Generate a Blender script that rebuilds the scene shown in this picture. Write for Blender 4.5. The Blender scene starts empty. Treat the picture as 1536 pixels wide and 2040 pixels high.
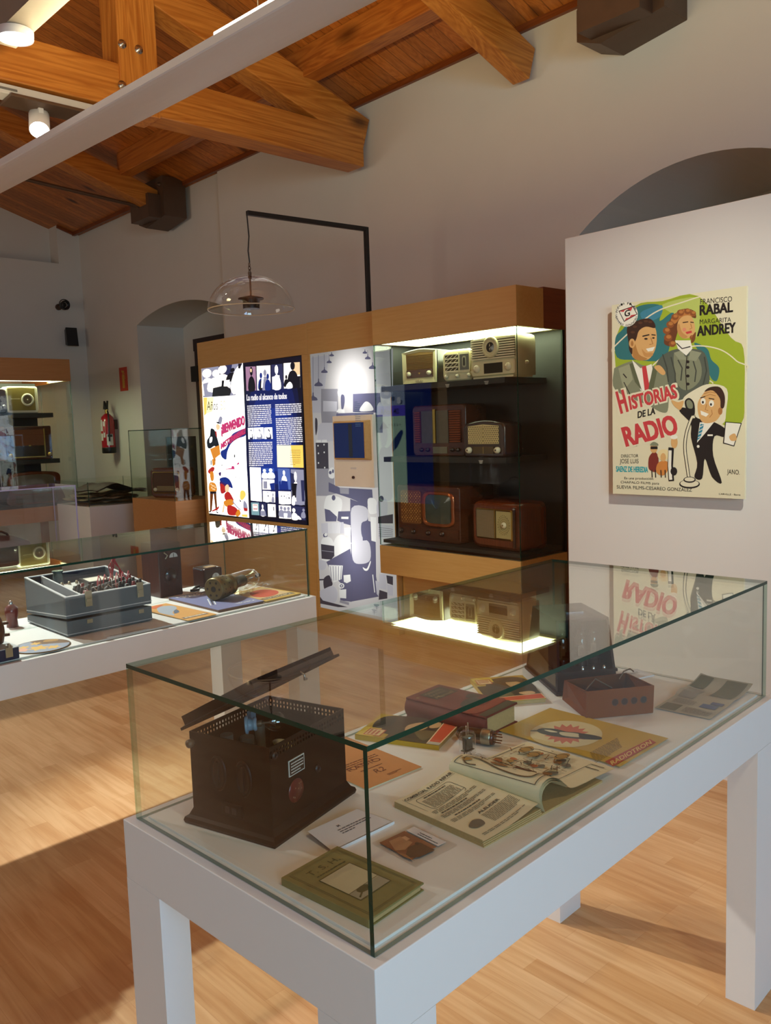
import bpy, math, random
from mathutils import Vector, Matrix
C = bpy.context.scene
COL = C.collection
R = random.Random(7)
PI = math.pi
# ---------------------------------------------------------------- camera, world, exposure
FPX = 1680.87
CAM = Vector((0.0, 0.0, 1.55))
FW = Vector((0.67570416, 0.7300119, -0.10250128)).normalized()
RT = Vector((0.73110126, -0.68143829, -0.03365712)).normalized()
UP = RT.cross(FW).normalized()
cd = bpy.data.cameras.new('camera'); cam = bpy.data.objects.new('camera', cd); COL.objects.link(cam)
cd.sensor_fit = 'VERTICAL'; cd.sensor_height = 24.0; cd.lens = FPX / 2040 * 24.0
cd.clip_start = 0.02; cd.clip_end = 60
cam.matrix_world = Matrix(((RT.x, UP.x, -FW.x, CAM.x), (RT.y, UP.y, -FW.y, CAM.y), (RT.z, UP.z, -FW.z, CAM.z), (0, 0, 0, 1)))
C.camera = cam
w = bpy.data.worlds.new('world'); C.world = w; w.use_nodes = True
w.node_tree.nodes['Background'].inputs[0].default_value = (0.80, 0.86, 1.0, 1)
w.node_tree.nodes['Background'].inputs[1].default_value = 0.02
C.view_settings.view_transform = 'Standard'; C.view_settings.look = 'None'
C.view_settings.exposure = 0.0; C.view_settings.gamma = 1.0; C.view_settings.use_curve_mapping = False
try:
    C.cycles.use_denoising = True; C.cycles.max_bounces = 10; C.cycles.transparent_max_bounces = 40
    C.cycles.diffuse_bounces = 4; C.cycles.glossy_bounces = 6; C.cycles.sample_clamp_indirect = 6.0
    C.cycles.caustics_reflective = False; C.cycles.caustics_refractive = False
except Exception: pass

def lin(h):
    if isinstance(h, str):
        h = h.lstrip('#'); h = [int(h[i:i+2], 16) / 255 for i in (0, 2, 4)]
    return tuple(c / 12.92 if c <= 0.04045 else ((c + 0.055) / 1.055) ** 2.4 for c in h)

def lamp(kind, name, loc, target, energy, col, **k):
    d = bpy.data.lights.new(name, kind); o = bpy.data.objects.new(name, d); COL.objects.link(o)
    d.energy = energy; d.color = lin(col) if isinstance(col, str) else col; o.location = loc
    o.rotation_euler = (Vector(target) - Vector(loc)).to_track_quat('-Z', 'Y').to_euler()
    for a, v in k.items(): setattr(d, a, v)
    return o
def spot(name, loc, tgt, e, col, ang, soft=0.035, blend=0.5):
    return lamp('SPOT', name, loc, tgt, e, col, spot_size=math.radians(ang), spot_blend=blend, shadow_soft_size=soft)
def area(name, loc, tgt, e, col, sx, sy): return lamp('AREA', name, loc, tgt, e, col, shape='RECTANGLE', size=sx, size_y=sy)
# spots on the track under the roof truss (one is seen at the top left of the photo)
spot('spot_table', (2.12, 5.12, 3.30), (1.9, 1.2, 0.6), 34.8, (1, 1, 1), 36)
spot('spot_table_left', (-0.6, 5.22, 3.36), (1.35, 1.15, 0.75), 180, (1, 0.96, 0.85), 30)
spot('spot_table_far', (1.15, 5.22, 3.36), (1.6, 3.0, 0.8), 611, (0.96, 1, 0.943), 40, 0.035, 0.7)
spot('spot_floor', (0.3, 5.22, 3.36), (0.9, 4.2, 0.3), 182, (1, 0.981, 0.885), 80)
# spots of the next lighting track, above and behind the camera
spot('spot_poster', (1.5, 0.05, 3.38), (3.38, 2.25, 1.15), 315, (1, 1, 0.857), 44, 0.03, 1.0)
spot('spot_table_near', (0.9, -0.6, 3.38), (1.6, 1.0, 0.7), 52.2, (1, 0.897, 0.586), 56, 0.06, 0.7)
spot('spot_cabinets', (0.9, 5.0, 3.36), (4.2, 4.8, 0.45), 120, (1, 0.8, 0.4), 50, 0.25, 0.9)
# the suspended linear lamp throws its light up on to the boarded ceiling
area('uplight', (1.76, 2.3, 2.93), (1.76, 2.3, 5.0), 112.5, (1, 0.833, 0.48), 0.12, 3.4).rotation_euler = (PI, 0, math.radians(3))
area('uplight_far', (1.50, 6.2, 2.93), (1.5, 6.2, 5.0), 6, (1, 0.833, 0.533), 0.12, 3.0).rotation_euler = (PI, 0, math.radians(3))
# area light standing in for unseen windows behind the camera, then two added fills
area('window_daylight', (-1.0, -4.0, 2.0), (0.9, 2.5, 0.9), 153, (0.5, 0.833, 1), 2.4, 1.6)
area('fill_left_far', (-3.1, 7.5, 2.2), (4.5, 7.5, 2.6), 44.2, (1, 0.853, 0.706), 1.8, 1.8)  # added warm fill for the far end, no source known there
area('fill_cool', (0.4, -4.1, 1.7), (0.9, 1.0, 0.75), 70, (0.35, 0.62, 1), 1.2, 1.6)  # added bluish fill for the near table's front, set at the front wall

# ---------------------------------------------------------------- pixel -> plane helpers
def ray(u, v): return FW + RT * ((u - 768) / FPX) - UP * ((v - 1020) / FPX)
def hit(u, v, p, n):
    d = ray(u, v); p = Vector(p); n = Vector(n)
    return CAM + d * ((p - CAM).dot(n) / d.dot(n))
def atx(u, v, x): return hit(u, v, (x, 0, 0), (1, 0, 0))
def aty(u, v, y): return hit(u, v, (0, y, 0), (0, 1, 0))
def atz(u, v, z): return hit(u, v, (0, 0, z), (0, 0, 1))

# ---------------------------------------------------------------- materials
MATS = {}
def nodes(name):
    m = bpy.data.materials.new(name); m.use_nodes = True
    nt = m.node_tree; b = nt.nodes['Principled BSDF']
    return m, nt, b
def mat(name, col='#808080', rough=0.5, metal=0.0, spec=0.5, var=0.06, scale=30.0, bump=0.0, emit=None, estr=1.0, coat=0.0):
    if name in MATS: return MATS[name]
    m, nt, b = nodes(name); c = lin(col)
    b.inputs['Base Color'].default_value = (*c, 1); b.inputs['Roughness'].default_value = rough
    b.inputs['Metallic'].default_value = metal; b.inputs['Specular IOR Level'].default_value = spec
    if coat: b.inputs['Coat Weight'].default_value = coat; b.inputs['Coat Roughness'].default_value = 0.08
    if var or bump:
        tc = nt.nodes.new('ShaderNodeTexCoord'); nz = nt.nodes.new('ShaderNodeTexNoise')
        nz.inputs['Scale'].default_value = scale; nz.inputs['Detail'].default_value = 4
        nt.links.new(tc.outputs['Object'], nz.inputs['Vector'])
        if var:
            mx = nt.nodes.new('ShaderNodeMix'); mx.data_type = 'RGBA'
            mx.inputs['A'].default_value = (*[max(0, x * (1 - var)) for x in c], 1)
            mx.inputs['B'].default_value = (*[min(1, x * (1 + var)) for x in c], 1)
            nt.links.new(nz.outputs['Fac'], mx.inputs['Factor']); nt.links.new(mx.outputs['Result'], b.inputs['Base Color'])
        if bump:
            bp = nt.nodes.new('ShaderNodeBump'); bp.inputs['Strength'].default_value = bump; bp.inputs['Distance'].default_value = 0.01
            nt.links.new(nz.outputs['Fac'], bp.inputs['Height']); nt.links.new(bp.outputs['Normal'], b.inputs['Normal'])
    if emit:
        b.inputs['Emission Color'].default_value = (*lin(emit), 1); b.inputs['Emission Strength'].default_value = estr
    MATS[name] = m; return m
def ink(h, rough=0.55):
    return mat('ink_' + h.lstrip('#'), h, rough, var=0.03, scale=60)
EGLOW = {}
def glow(h, s=1.0):
    # backlit print: emits its own colour
    return mat('backlit_%s_%d' % (h.lstrip('#'), int(s * 100)), '#101010', 0.3, var=0, emit=h, estr=s)
def wood(name, c1, c2, axis='Y', scale=1.0, rough=0.45, rings=0.5, boards=None, bump=0.05, knots=0.0):
    if name in MATS: return MATS[name]
    m, nt, b = nodes(name); N = nt.nodes; L = nt.links
    tc = N.new('ShaderNodeTexCoord'); mp = N.new('ShaderNodeMapping')
    st = {'X': (0.06, 1, 1), 'Y': (1, 0.06, 1), 'Z': (1, 1, 0.06)}[axis]
    mp.inputs['Scale'].default_value = [s * scale for s in st]
    L.new(tc.outputs['Object'], mp.inputs['Vector'])
    nz = N.new('ShaderNodeTexNoise'); nz.inputs['Scale'].default_value = 55; nz.inputs['Detail'].default_value = 6
    L.new(mp.outputs['Vector'], nz.inputs['Vector'])
    n2 = N.new('ShaderNodeTexNoise'); n2.inputs['Scale'].default_value = 7; n2.inputs['Detail'].default_value = 3; n2.inputs['Distortion'].default_value = 1.2
    L.new(mp.outputs['Vector'], n2.inputs['Vector'])
    wv = N.new('ShaderNodeMath'); wv.operation = 'MULTIPLY'; wv.inputs[1].default_value = 9.0
    L.new(n2.outputs['Fac'], wv.inputs[0])
    fr = N.new('ShaderNodeMath'); fr.operation = 'PINGPONG'; fr.inputs[1].default_value = 0.5; L.new(wv.outputs[0], fr.inputs[0])
    ad = N.new('ShaderNodeMath'); ad.operation = 'MULTIPLY_ADD'; ad.inputs[1].default_value = rings; L.new(fr.outputs[0], ad.inputs[0]); 
    hf = N.new('ShaderNodeMath'); hf.operation = 'MULTIPLY'; hf.inputs[1].default_value = 0.7; L.new(nz.outputs['Fac'], hf.inputs[0])
    L.new(hf.outputs[0], ad.inputs[2])
    cr = N.new('ShaderNodeValToRGB'); cr.color_ramp.elements[0].position = 0.2; cr.color_ramp.elements[1].position = 0.75
    cr.color_ramp.elements[0].color = (*lin(c2), 1); cr.color_ramp.elements[1].color = (*lin(c1), 1)
    L.new(ad.outputs[0], cr.inputs['Fac']); out = cr.outputs['Color']
    if knots:
        vo = N.new('ShaderNodeTexVoronoi'); vo.inputs['Scale'].default_value = knots
        m2 = N.new('ShaderNodeMapping'); m2.inputs['Scale'].default_value = [0.45 if a == axis else 1 for a in 'XYZ']
        L.new(tc.outputs['Object'], m2.inputs['Vector']); L.new(m2.outputs['Vector'], vo.inputs['Vector'])
        k = N.new('ShaderNodeValToRGB'); k.color_ramp.elements[0].position = 0.06; k.color_ramp.elements[1].position = 0.17
        k.color_ramp.elements[0].color = (*lin('#3a1a08'), 1); k.color_ramp.elements[1].color = (1, 1, 1, 1)
        L.new(vo.outputs['Distance'], k.inputs['Fac'])
        mu = N.new('ShaderNodeMix'); mu.data_type = 'RGBA'; mu.blend_type = 'MULTIPLY'; mu.inputs['Factor'].default_value = 0.8
        L.new(out, mu.inputs['A']); L.new(k.outputs['Color'], mu.inputs['B']); out = mu.outputs['Result']
    if boards:   # (axis across the boards, width)
        ax, wd = boards
        sp = N.new('ShaderNodeSeparateXYZ'); L.new(tc.outputs['Object'], sp.inputs[0])
        dv = N.new('ShaderNodeMath'); dv.operation = 'DIVIDE'; dv.inputs[1].default_value = wd; L.new(sp.outputs[ax], dv.inputs[0])
        fl = N.new('ShaderNodeMath'); fl.operation = 'FLOOR'; L.new(dv.outputs[0], fl.inputs[0])
        wn = N.new('ShaderNodeTexWhiteNoise'); wn.noise_dimensions = '1D'; L.new(fl.outputs[0], wn.inputs['W'])
        fc = N.new('ShaderNodeMath'); fc.operation = 'FRACT'; L.new(dv.outputs[0], fc.inputs[0])
        pp = N.new('ShaderNodeMath'); pp.operation = 'PINGPONG'; pp.inputs[1].default_value = 0.5; L.new(fc.outputs[0], pp.inputs[0])
        gr = N.new('ShaderNodeMapRange'); gr.inputs['From Min'].default_value = 0.0; gr.inputs['From Max'].default_value = 0.06
        gr.inputs['To Min'].default_value = 0.35; L.new(pp.outputs[0], gr.inputs['Value'])
        va = N.new('ShaderNodeMapRange'); va.inputs['To Min'].default_value = 0.75; va.inputs['To Max'].default_value = 1.15; L.new(wn.outputs['Value'], va.inputs['Value'])
        mm = N.new('ShaderNodeMath'); mm.operation = 'MULTIPLY'; L.new(gr.outputs[0], mm.inputs[0]); L.new(va.outputs[0], mm.inputs[1])
        cb = N.new('ShaderNodeCombineColor'); [L.new(mm.outputs[0], cb.inputs[i]) for i in range(3)]
        mu = N.new('ShaderNodeMix'); mu.data_type = 'RGBA'; mu.blend_type = 'MULTIPLY'; mu.inputs['Factor'].default_value = 1
        L.new(out, mu.inputs['A']); L.new(cb.outputs[0], mu.inputs['B']); out = mu.outputs['Result']
    L.new(out, b.inputs['Base Color']); b.inputs['Roughness'].default_value = rough
    if bump:
        bp = N.new('ShaderNodeBump'); bp.inputs['Strength'].default_value = bump; bp.inputs['Distance'].default_value = 0.005
        L.new(nz.outputs['Fac'], bp.inputs['Height']); L.new(bp.outputs['Normal'], b.inputs['Normal'])
    MATS[name] = m; return m
def floor_mat():
    m, nt, b = nodes('laminate_floor'); N = nt.nodes; L = nt.links
    tc = N.new('ShaderNodeTexCoord'); mp = N.new('ShaderNodeMapping'); mp.inputs['Rotation'].default_value = (0, 0, PI / 2)
    L.new(tc.outputs['Object'], mp.inputs['Vector'])
    br = N.new('ShaderNodeTexBrick'); L.new(mp.outputs['Vector'], br.inputs['Vector'])
    br.offset = 0.37; br.offset_frequency = 3; br.squash_frequency = 1
    br.inputs['Color1'].default_value = (*lin('#d8ae80'), 1); br.inputs['Color2'].default_value = (*lin('#c89866'), 1)
    br.inputs['Mortar'].default_value = (*lin('#c29262'), 1); br.inputs['Scale'].default_value = 1
    br.inputs['Brick Width'].default_value = 0.42; br.inputs['Row Height'].default_value = 0.066; br.inputs['Mortar Size'].default_value = 0.0006
    br.inputs['Bias'].default_value = -0.1
    m2 = N.new('ShaderNodeMapping'); m2.inputs['Scale'].default_value = (1, 0.07, 1); L.new(tc.outputs['Object'], m2.inputs['Vector'])
    nz = N.new('ShaderNodeTexNoise'); nz.inputs['Scale'].default_value = 40; nz.inputs['Detail'].default_value = 6; nz.inputs['Distortion'].default_value = 0.6
    L.new(m2.outputs['Vector'], nz.inputs['Vector'])
    cr = N.new('ShaderNodeValToRGB'); cr.color_ramp.elements[0].position = 0.3; cr.color_ramp.elements[1].position = 0.65
    cr.color_ramp.elements[0].color = (*lin('#e2d0b8'), 1); cr.color_ramp.elements[1].color = (1, 1, 1, 1)
    L.new(nz.outputs['Fac'], cr.inputs['Fac'])
    mu = N.new('ShaderNodeMix'); mu.data_type = 'RGBA'; mu.blend_type = 'MULTIPLY'; mu.inputs['Factor'].default_value = 0.8
    L.new(br.outputs['Color'], mu.inputs['A']); L.new(cr.outputs['Color'], mu.inputs['B'])
    L.new(mu.outputs['Result'], b.inputs['Base Color']); b.inputs['Roughness'].default_value = 0.38
    b.inputs['Specular IOR Level'].default_value = 0.35
    MATS['floor'] = m; return m
def glass_mat(name, tint=(0.93, 0.965, 0.94), f0=0.035, rough=0.0, dirt=0.0):
    if name in MATS: return MATS[name]
    m = bpy.data.materials.new(name); m.use_nodes = True; nt = m.node_tree; N = nt.nodes; L = nt.links; N.clear()
    o = N.new('ShaderNodeOutputMaterial'); t = N.new('ShaderNodeBsdfTransparent'); t.inputs[0].default_value = (*tint, 1)
    g = N.new('ShaderNodeBsdfGlossy'); g.inputs['Roughness'].default_value = rough; g.inputs[0].default_value = (1, 1, 1, 1)
    lw = N.new('ShaderNodeLayerWeight'); lw.inputs['Blend'].default_value = 0.5
    pw = N.new('ShaderNodeMath'); pw.operation = 'POWER'; pw.inputs[1].default_value = 5; L.new(lw.outputs['Facing'], pw.inputs[0])
    ma = N.new('ShaderNodeMath'); ma.operation = 'MULTIPLY_ADD'; ma.inputs[1].default_value = 1 - f0; ma.inputs[2].default_value = f0; L.new(pw.outputs[0], ma.inputs[0])
    mx = N.new('ShaderNodeMixShader'); L.new(ma.outputs[0], mx.inputs[0]); L.new(t.outputs[0], mx.inputs[1]); L.new(g.outputs[0], mx.inputs[2])
    L.new(mx.outputs[0], o.inputs[0]); MATS[name] = m; return m
GLASS = glass_mat('clear_glass', (0.965, 0.985, 0.97), 0.03)
BULB = glass_mat('bulb_glass', (0.93, 0.93, 0.92), 0.06)
ACRYL = glass_mat('acrylic', (0.97, 0.97, 0.975), 0.035)
EDGE = mat('green_glass_edge', '#0f3a2c', 0.12, var=0.2, scale=8)
EDGEL = glass_mat('pale_glass_edge', (.50, .68, .60), 0.04)
EDGEB = mat('seated_glass_edge', '#8a9a90', 0.2, var=0.1, scale=8)
WHITE = mat('white_lacquer', '#e6e4e4', 0.42, var=0.01)
WALLM = mat('wall_plaster', '#d4d1c8', 0.85, var=0.03, scale=3, bump=0.03)
BEECH = wood('beech_veneer', '#d2ac6c', '#c69c58', 'Y', 1.2, 0.42, 0.25, bump=0.0)
BEECHD = wood('dark_beech_veneer', '#8a4a22', '#763a18', 'X', 1.2, 0.45, 0.25, bump=0.0)
BEECHL = wood('beech_veneer_far', '#c08a52', '#b07a44', 'X', 1.2, 0.45, 0.25, bump=0.0)
PINE = wood('varnished_pine', '#c98438', '#a05a1c', 'X', 0.9, 0.38, 0.75, knots=2.3)
PINEY = wood('varnished_pine_purlin', '#bd7630', '#96501a', 'Y', 0.9, 0.38, 0.75, knots=2.0)
PINEZ = wood('varnished_pine_post', '#c98438', '#a05a1c', 'Z', 0.9, 0.38, 0.75, knots=2.3)
BOARDS = wood('ceiling_boards', '#c87c34', '#a35a1e', 'X', 0.8, 0.42, 0.6, boards=('Y', 0.095), knots=3.0)
STEEL = mat('painted_steel', '#5c4737', 0.45, 0.3, var=0.15, scale=12)
BLACK = mat('black_board', '#131514', 0.55, var=0.1)
BLACKP = mat('black_plastic', '#121212', 0.4, var=0.1)
DOORW = wood('dark_door_wood', '#35211a', '#241410', 'Z', 1.0, 0.5)
CHROME = mat('chrome', '#c8c8c8', 0.2, 1.0, var=0.05)
BRASS = mat('brass', '#b89a50', 0.3, 1.0, var=0.1)
BAKE = mat('brown_bakelite', '#4a2014', 0.3, var=0.35, scale=14, coat=0.4)
BAKED = mat('dark_bakelite', '#2c120c', 0.28, var=0.25, scale=14, coat=0.4)
CREAM = mat('cream_bakelite', '#d9d2a8', 0.35, var=0.04)
IVORY = mat('ivory_plastic', '#e6dfc0', 0.35, var=0.04)
WALN = wood('walnut_cabinet', '#5a2c18', '#35170c', 'X', 3.0, 0.25, 0.5, bump=0.0)
WALNR = wood('red_walnut', '#7a3a1c', '#542410', 'Z', 3.0, 0.25, 0.5, bump=0.0)
PAPER = mat('aged_paper', '#d8cdb0', 0.7, var=0.05)
PAGES = mat('page_block', '#b89a68', 0.8, var=0.15, scale=220)
WPAP = mat('white_paper', '#dcd8dc', 0.6, var=0.02)
MBROWN = mat('dark_brown_metal', '#170805', 0.42, 0.0, spec=0.22, var=0.08, scale=6)
MBROWN2 = mat('brown_metal', '#7c3f16', 0.5, 0.0, spec=0.12, var=0.1, scale=10)
MBROWN3 = mat('hood_brown_metal', '#33190f', 0.42, 0.0, spec=0.25, var=0.1, scale=8)

# ---------------------------------------------------------------- mesh builder
TXT = {}
def text_mesh(s, off=0.0, shear=0.0):
    k = (s, off, shear)
    if k not in TXT:
        cu = bpy.data.curves.new('t', 'FONT'); cu.body = s; cu.offset = off; cu.shear = shear; cu.resolution_u = 3; cu.fill_mode = 'FRONT'
        ob = bpy.data.objects.new('t', cu); me = ob.to_mesh()
        vs = [(v.co.x, v.co.y) for v in me.vertices]; fs = [tuple(p.vertices) for p in me.polygons]
        ob.to_mesh_clear(); bpy.data.objects.remove(ob); bpy.data.curves.remove(cu)
        x0 = min(v[0] for v in vs); x1 = max(v[0] for v in vs); y0 = min(v[1] for v in vs); y1 = max(v[1] for v in vs)
        vs = [((x - x0) / (x1 - x0 or 1), (y - y0) / (y1 - y0 or 1)) for x, y in vs]
        TXT[k] = (vs, fs, (x1 - x0) / (y1 - y0 or 1))
    return TXT[k]
def smooth_loop(pts, n=5):
    out = []; N = len(pts)
    for i in range(N):
        p0, p1, p2, p3 = pts[i - 1], pts[i], pts[(i + 1) % N], pts[(i + 2) % N]
        for k in range(n):
            t = k / n
            out.append(tuple(0.5 * ((2 * b) + (-a + c) * t + (2 * a - 5 * b + 4 * c - d) * t * t + (-a + 3 * b - 3 * c + d) * t ** 3) for a, b, c, d in zip(p0, p1, p2, p3)))
    return out
def rrect(x0, y0, x1, y1, r, n=5):
    out = []
    for cx, cy, a in ((x1 - r, y0 + r, -90), (x1 - r, y1 - r, 0), (x0 + r, y1 - r, 90), (x0 + r, y0 + r, 180)):
        for k in range(n + 1):
            t = math.radians(a + 90 * k / n); out.append((cx + r * math.cos(t), cy + r * math.sin(t)))
    return out
def ell(cx, cy, rx, ry=None, n=28, a0=0, a1=2 * PI):
    ry = rx if ry is None else ry
    full = abs(a1 - a0 - 2 * PI) < 1e-6
    return [(cx + rx * math.cos(a0 + (a1 - a0) * i / (n if full else n - 1)), cy + ry * math.sin(a0 + (a1 - a0) * i / (n if full else n - 1))) for i in range(n)]
class G:
    def __init__(s, m=None):
        s.v = []; s.f = []; s.mi = []; s.sm = []; s.mats = []; s.cur = 0; s.T = None
        if m: s.m(m)
    def m(s, m):
        if m not in s.mats: s.mats.append(m)
        s.cur = s.mats.index(m); return s
    def add(s, vs, fs, smooth=False, mi=None):
        o = len(s.v)
        for p in vs:
            p = Vector(p)
            s.v.append(s.T @ p if s.T else p)
        for f in fs:
            s.f.append([i + o for i in f]); s.mi.append(s.cur if mi is None else mi); s.sm.append(smooth)
        return s
    def face(s, *pts): return s.add(pts, [list(range(len(pts)))])
    def box(s, x0, y0, z0, x1, y1, z1, skip=''):
        x0, x1 = sorted((x0, x1)); y0, y1 = sorted((y0, y1)); z0, z1 = sorted((z0, z1))
        vs = [(x0, y0, z0), (x1, y0, z0), (x1, y1, z0), (x0, y1, z0), (x0, y0, z1), (x1, y0, z1), (x1, y1, z1), (x0, y1, z1)]
        fs = {'b': (0, 3, 2, 1), 't': (4, 5, 6, 7), 'f': (0, 1, 5, 4), 'k': (2, 3, 7, 6), 'l': (0, 4, 7, 3), 'r': (1, 2, 6, 5)}
        return s.add(vs, [f for k, f in fs.items() if k not in skip])
    def hexa(s, b, t):   # bottom quad, top quad
        return s.add(list(b) + list(t), [(3, 2, 1, 0), (4, 5, 6, 7), (0, 1, 5, 4), (1, 2, 6, 5), (2, 3, 7, 6), (3, 0, 4, 7)])
    def prism(s, poly, z0, z1, smooth=False, fr=None, caps=True):
        # poly in (x,y); fr=(origin, ux, uy, uz) maps it into space
        n = len(poly)
        def M(x, y, z):
            if fr is None: return Vector((x, y, z))
            o, a, b, c = fr; return Vector(o) + Vector(a) * x + Vector(b) * y + Vector(c) * z
        vs = [M(x, y, z0) for x, y in poly] + [M(x, y, z1) for x, y in poly]
        s.add(vs, [(i, (i + 1) % n, n + (i + 1) % n, n + i) for i in range(n)], smooth)
        if caps:
            s.add(vs[:n], [list(range(n))[::-1]]); s.add(vs[n:], [list(range(n))])
        return s
    def lathe(s, prof, o=(0, 0, 0), ax=(0, 0, 1), n=24, caps=True, smooth=True):
        ax = Vector(ax).normalized(); a = ax.orthogonal().normalized(); b = ax.cross(a); o = Vector(o)
        vs = []
        for r, z in prof:
            for i in range(n):
                t = 2 * PI * i / n; vs.append(o + ax * z + (a * math.cos(t) + b * math.sin(t)) * max(r, 1e-5))
        fs = [(k * n + i, k * n + (i + 1) % n, (k + 1) * n + (i + 1) % n, (k + 1) * n + i) for k in range(len(prof) - 1) for i in range(n)]
        s.add(vs, fs, smooth)
        if caps:
            if prof[0][0] > 1e-4: s.add(vs[:n], [list(range(n))[::-1]])
            if prof[-1][0] > 1e-4: s.add(vs[-n:], [list(range(n))])
        return s
    def cyl(s, p0, p1, r0, r1=None, n=20, caps=True):
        p0 = Vector(p0); p1 = Vector(p1); return s.lathe([(r0, 0), (r0 if r1 is None else r1, (p1 - p0).length)], p0, p1 - p0, n, caps)
    def tube(s, pts, r, n=8):
        pts = [Vector(p) for p in pts]; rings = []; prev = None
        for i, p in enumerate(pts):
            d = (pts[min(i + 1, len(pts) - 1)] - pts[max(i - 1, 0)]).normalized()
            a = d.orthogonal().normalized() if prev is None else (prev - d * prev.dot(d)).normalized()
            prev = a; b = d.cross(a)
            rings += [p + (a * math.cos(2 * PI * k / n) + b * math.sin(2 * PI * k / n)) * r for k in range(n)]
        m = len(pts)
        s.add(rings, [(k * n + i, k * n + (i + 1) % n, (k + 1) * n + (i + 1) % n, (k + 1) * n + i) for k in range(m - 1) for i in range(n)], True)
        s.add(rings[:n], [list(range(n))[::-1]]); s.add(rings[-n:], [list(range(n))]); return s
    def grid(s, rows, smooth=True):
        n = len(rows[0]); vs = [p for r in rows for p in r]
        return s.add(vs, [(k * n + i, k * n + i + 1, (k + 1) * n + i + 1, (k + 1) * n + i) for k in range(len(rows) - 1) for i in range(n - 1)], smooth)
    def build(s, name, parent=None, label=None, bevel=0.0, kind=None, seg=2):
        me = bpy.data.meshes.new(name); me.from_pydata([tuple(p) for p in s.v], [], s.f)
        for mm in s.mats: me.materials.append(mm)
        me.polygons.foreach_set('material_index', s.mi); me.polygons.foreach_set('use_smooth', s.sm); me.update()
        o = bpy.data.objects.new(name, me); COL.objects.link(o)
        if parent: o.parent = parent
        if label: o['label'] = label
        if kind: o['kind'] = kind
        if bevel:
            md = o.modifiers.new('bevel', 'BEVEL'); md.width = bevel; md.segments = seg; md.limit_method = 'ANGLE'; md.angle_limit = math.radians(40)
        return o
class Art:
    """flat print: shapes given in image coordinates, laid on a plane in thin layers"""
    def __init__(s, g, fmap, n, step=0.00003, base=0.0004):
        s.g = g; s.f = fmap; s.n = Vector(n).normalized(); s.k = 0; s.step = step; s.base = base
    def P(s, x, y, h): return s.f(x, y) + s.n * h
    def poly(s, m, pts, dep=0):
        s.k += 1; h = s.base + s.k * s.step
        s.g.m(m).face(*[s.P(x, y, h) for x, y in pts]); return s
    def blob(s, m, pts, n=4): return s.poly(m, smooth_loop(pts, n))
    def el(s, m, cx, cy, rx, ry=None, n=24): return s.poly(m, ell(cx, cy, rx, ry, n))
    def rect(s, m, x0, y0, x1, y1): return s.poly(m, [(x0, y0), (x1, y0), (x1, y1), (x0, y1)])
    sub = 0
    def line(s, m, pts, w):
        if s.sub:
            q = [pts[0]]
            for a_, b_ in zip(pts, pts[1:]):
                n_ = max(1, int(math.hypot(b_[0] - a_[0], b_[1] - a_[1]) / s.sub)); q += [(a_[0] + (b_[0] - a_[0]) * k / n_, a_[1] + (b_[1] - a_[1]) * k / n_) for k in range(1, n_ + 1)]
            pts = q
        s.k += 1; h = s.base + s.k * s.step; L = []; Rr = []
        for i, p in enumerate(pts):
            a = pts[max(i - 1, 0)]; b = pts[min(i + 1, len(pts) - 1)]
            dx, dy = b[0] - a[0], b[1] - a[1]; l = math.hypot(dx, dy) or 1; nx, ny = -dy / l * w / 2, dx / l * w / 2
            L.append(s.P(p[0] + nx, p[1] + ny, h)); Rr.append(s.P(p[0] - nx, p[1] - ny, h))
        s.g.m(m).grid([L, Rr], False); return s
    def text(s, m, t, bl, br, tl, off=0.0, shear=0.0):
        if off > .022:      # heavy lettering: the outline thickened by shifted strokes
            d = off * .55; hx, hy = tl[0] - bl[0], tl[1] - bl[1]; wl = math.hypot(hx, hy); ux, uy = br[0] - bl[0], br[1] - bl[1]; ul = math.hypot(ux, uy) or 1
            for sx in (-1, 0, 1):
                for sy in (-1, 1):
                    q = [(p[0] + ux / ul * sx * d * wl + hx * sy * d * .6, p[1] + uy / ul * sx * d * wl + hy * sy * d * .6) for p in (bl, br, tl)]
                    s.text(m, t, q[0], q[1], q[2], .012, shear); s.k -= .8
            return s
        s.k += 1; h = s.base + s.k * s.step; vs, fs, _ = text_mesh(t, off, shear)
        s.g.m(m).add([s.P(bl[0] + (br[0] - bl[0]) * x + (tl[0] - bl[0]) * y, bl[1] + (br[1] - bl[1]) * x + (tl[1] - bl[1]) * y, h) for x, y in vs], fs); return s
    def words(s, m, bl, br, h, rows, lead, short=0.55, seed=1):
        # small print: rows of word-long bars between bl and br, going down the page
        r = random.Random(seed); s.k += 1; hh = s.base + s.k * s.step
        ux, uy = br[0] - bl[0], br[1] - bl[1]; l = math.hypot(ux, uy); dx, dy = -uy / l, ux / l
        for i in range(rows):
            end = 1.0 if i < rows - 1 else short; x = 0
            while x < end - 0.02:
                wd = min(r.uniform(0.05, 0.16), end - x)
                q = []
                for (t, d) in ((x, 0), (x + wd, 0), (x + wd, h), (x, h)):
                    q.append(s.P(bl[0] + ux * t + dx * (i * lead + d), bl[1] + uy * t + dy * (i * lead + d), hh))
                s.g.m(m).face(*q); x += wd + 0.02
        return s
def thing(name, label, cat, loc=(0, 0, 0), rz=0, group=None):
    o = bpy.data.objects.new(name, None); COL.objects.link(o); o.empty_display_size = 0.1
    o.location = loc; o.rotation_euler = (0, 0, rz); o['label'] = label; o['category'] = cat
    if group: o['group'] = group
    return o
def tag(o, label, cat, group=None):
    o['label'] = label; o['category'] = cat
    if group: o['group'] = group
    return o
def loc_m(loc, rz=0): return Matrix.Translation(Vector(loc)) @ Matrix.Rotation(rz, 4, 'Z')
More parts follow.
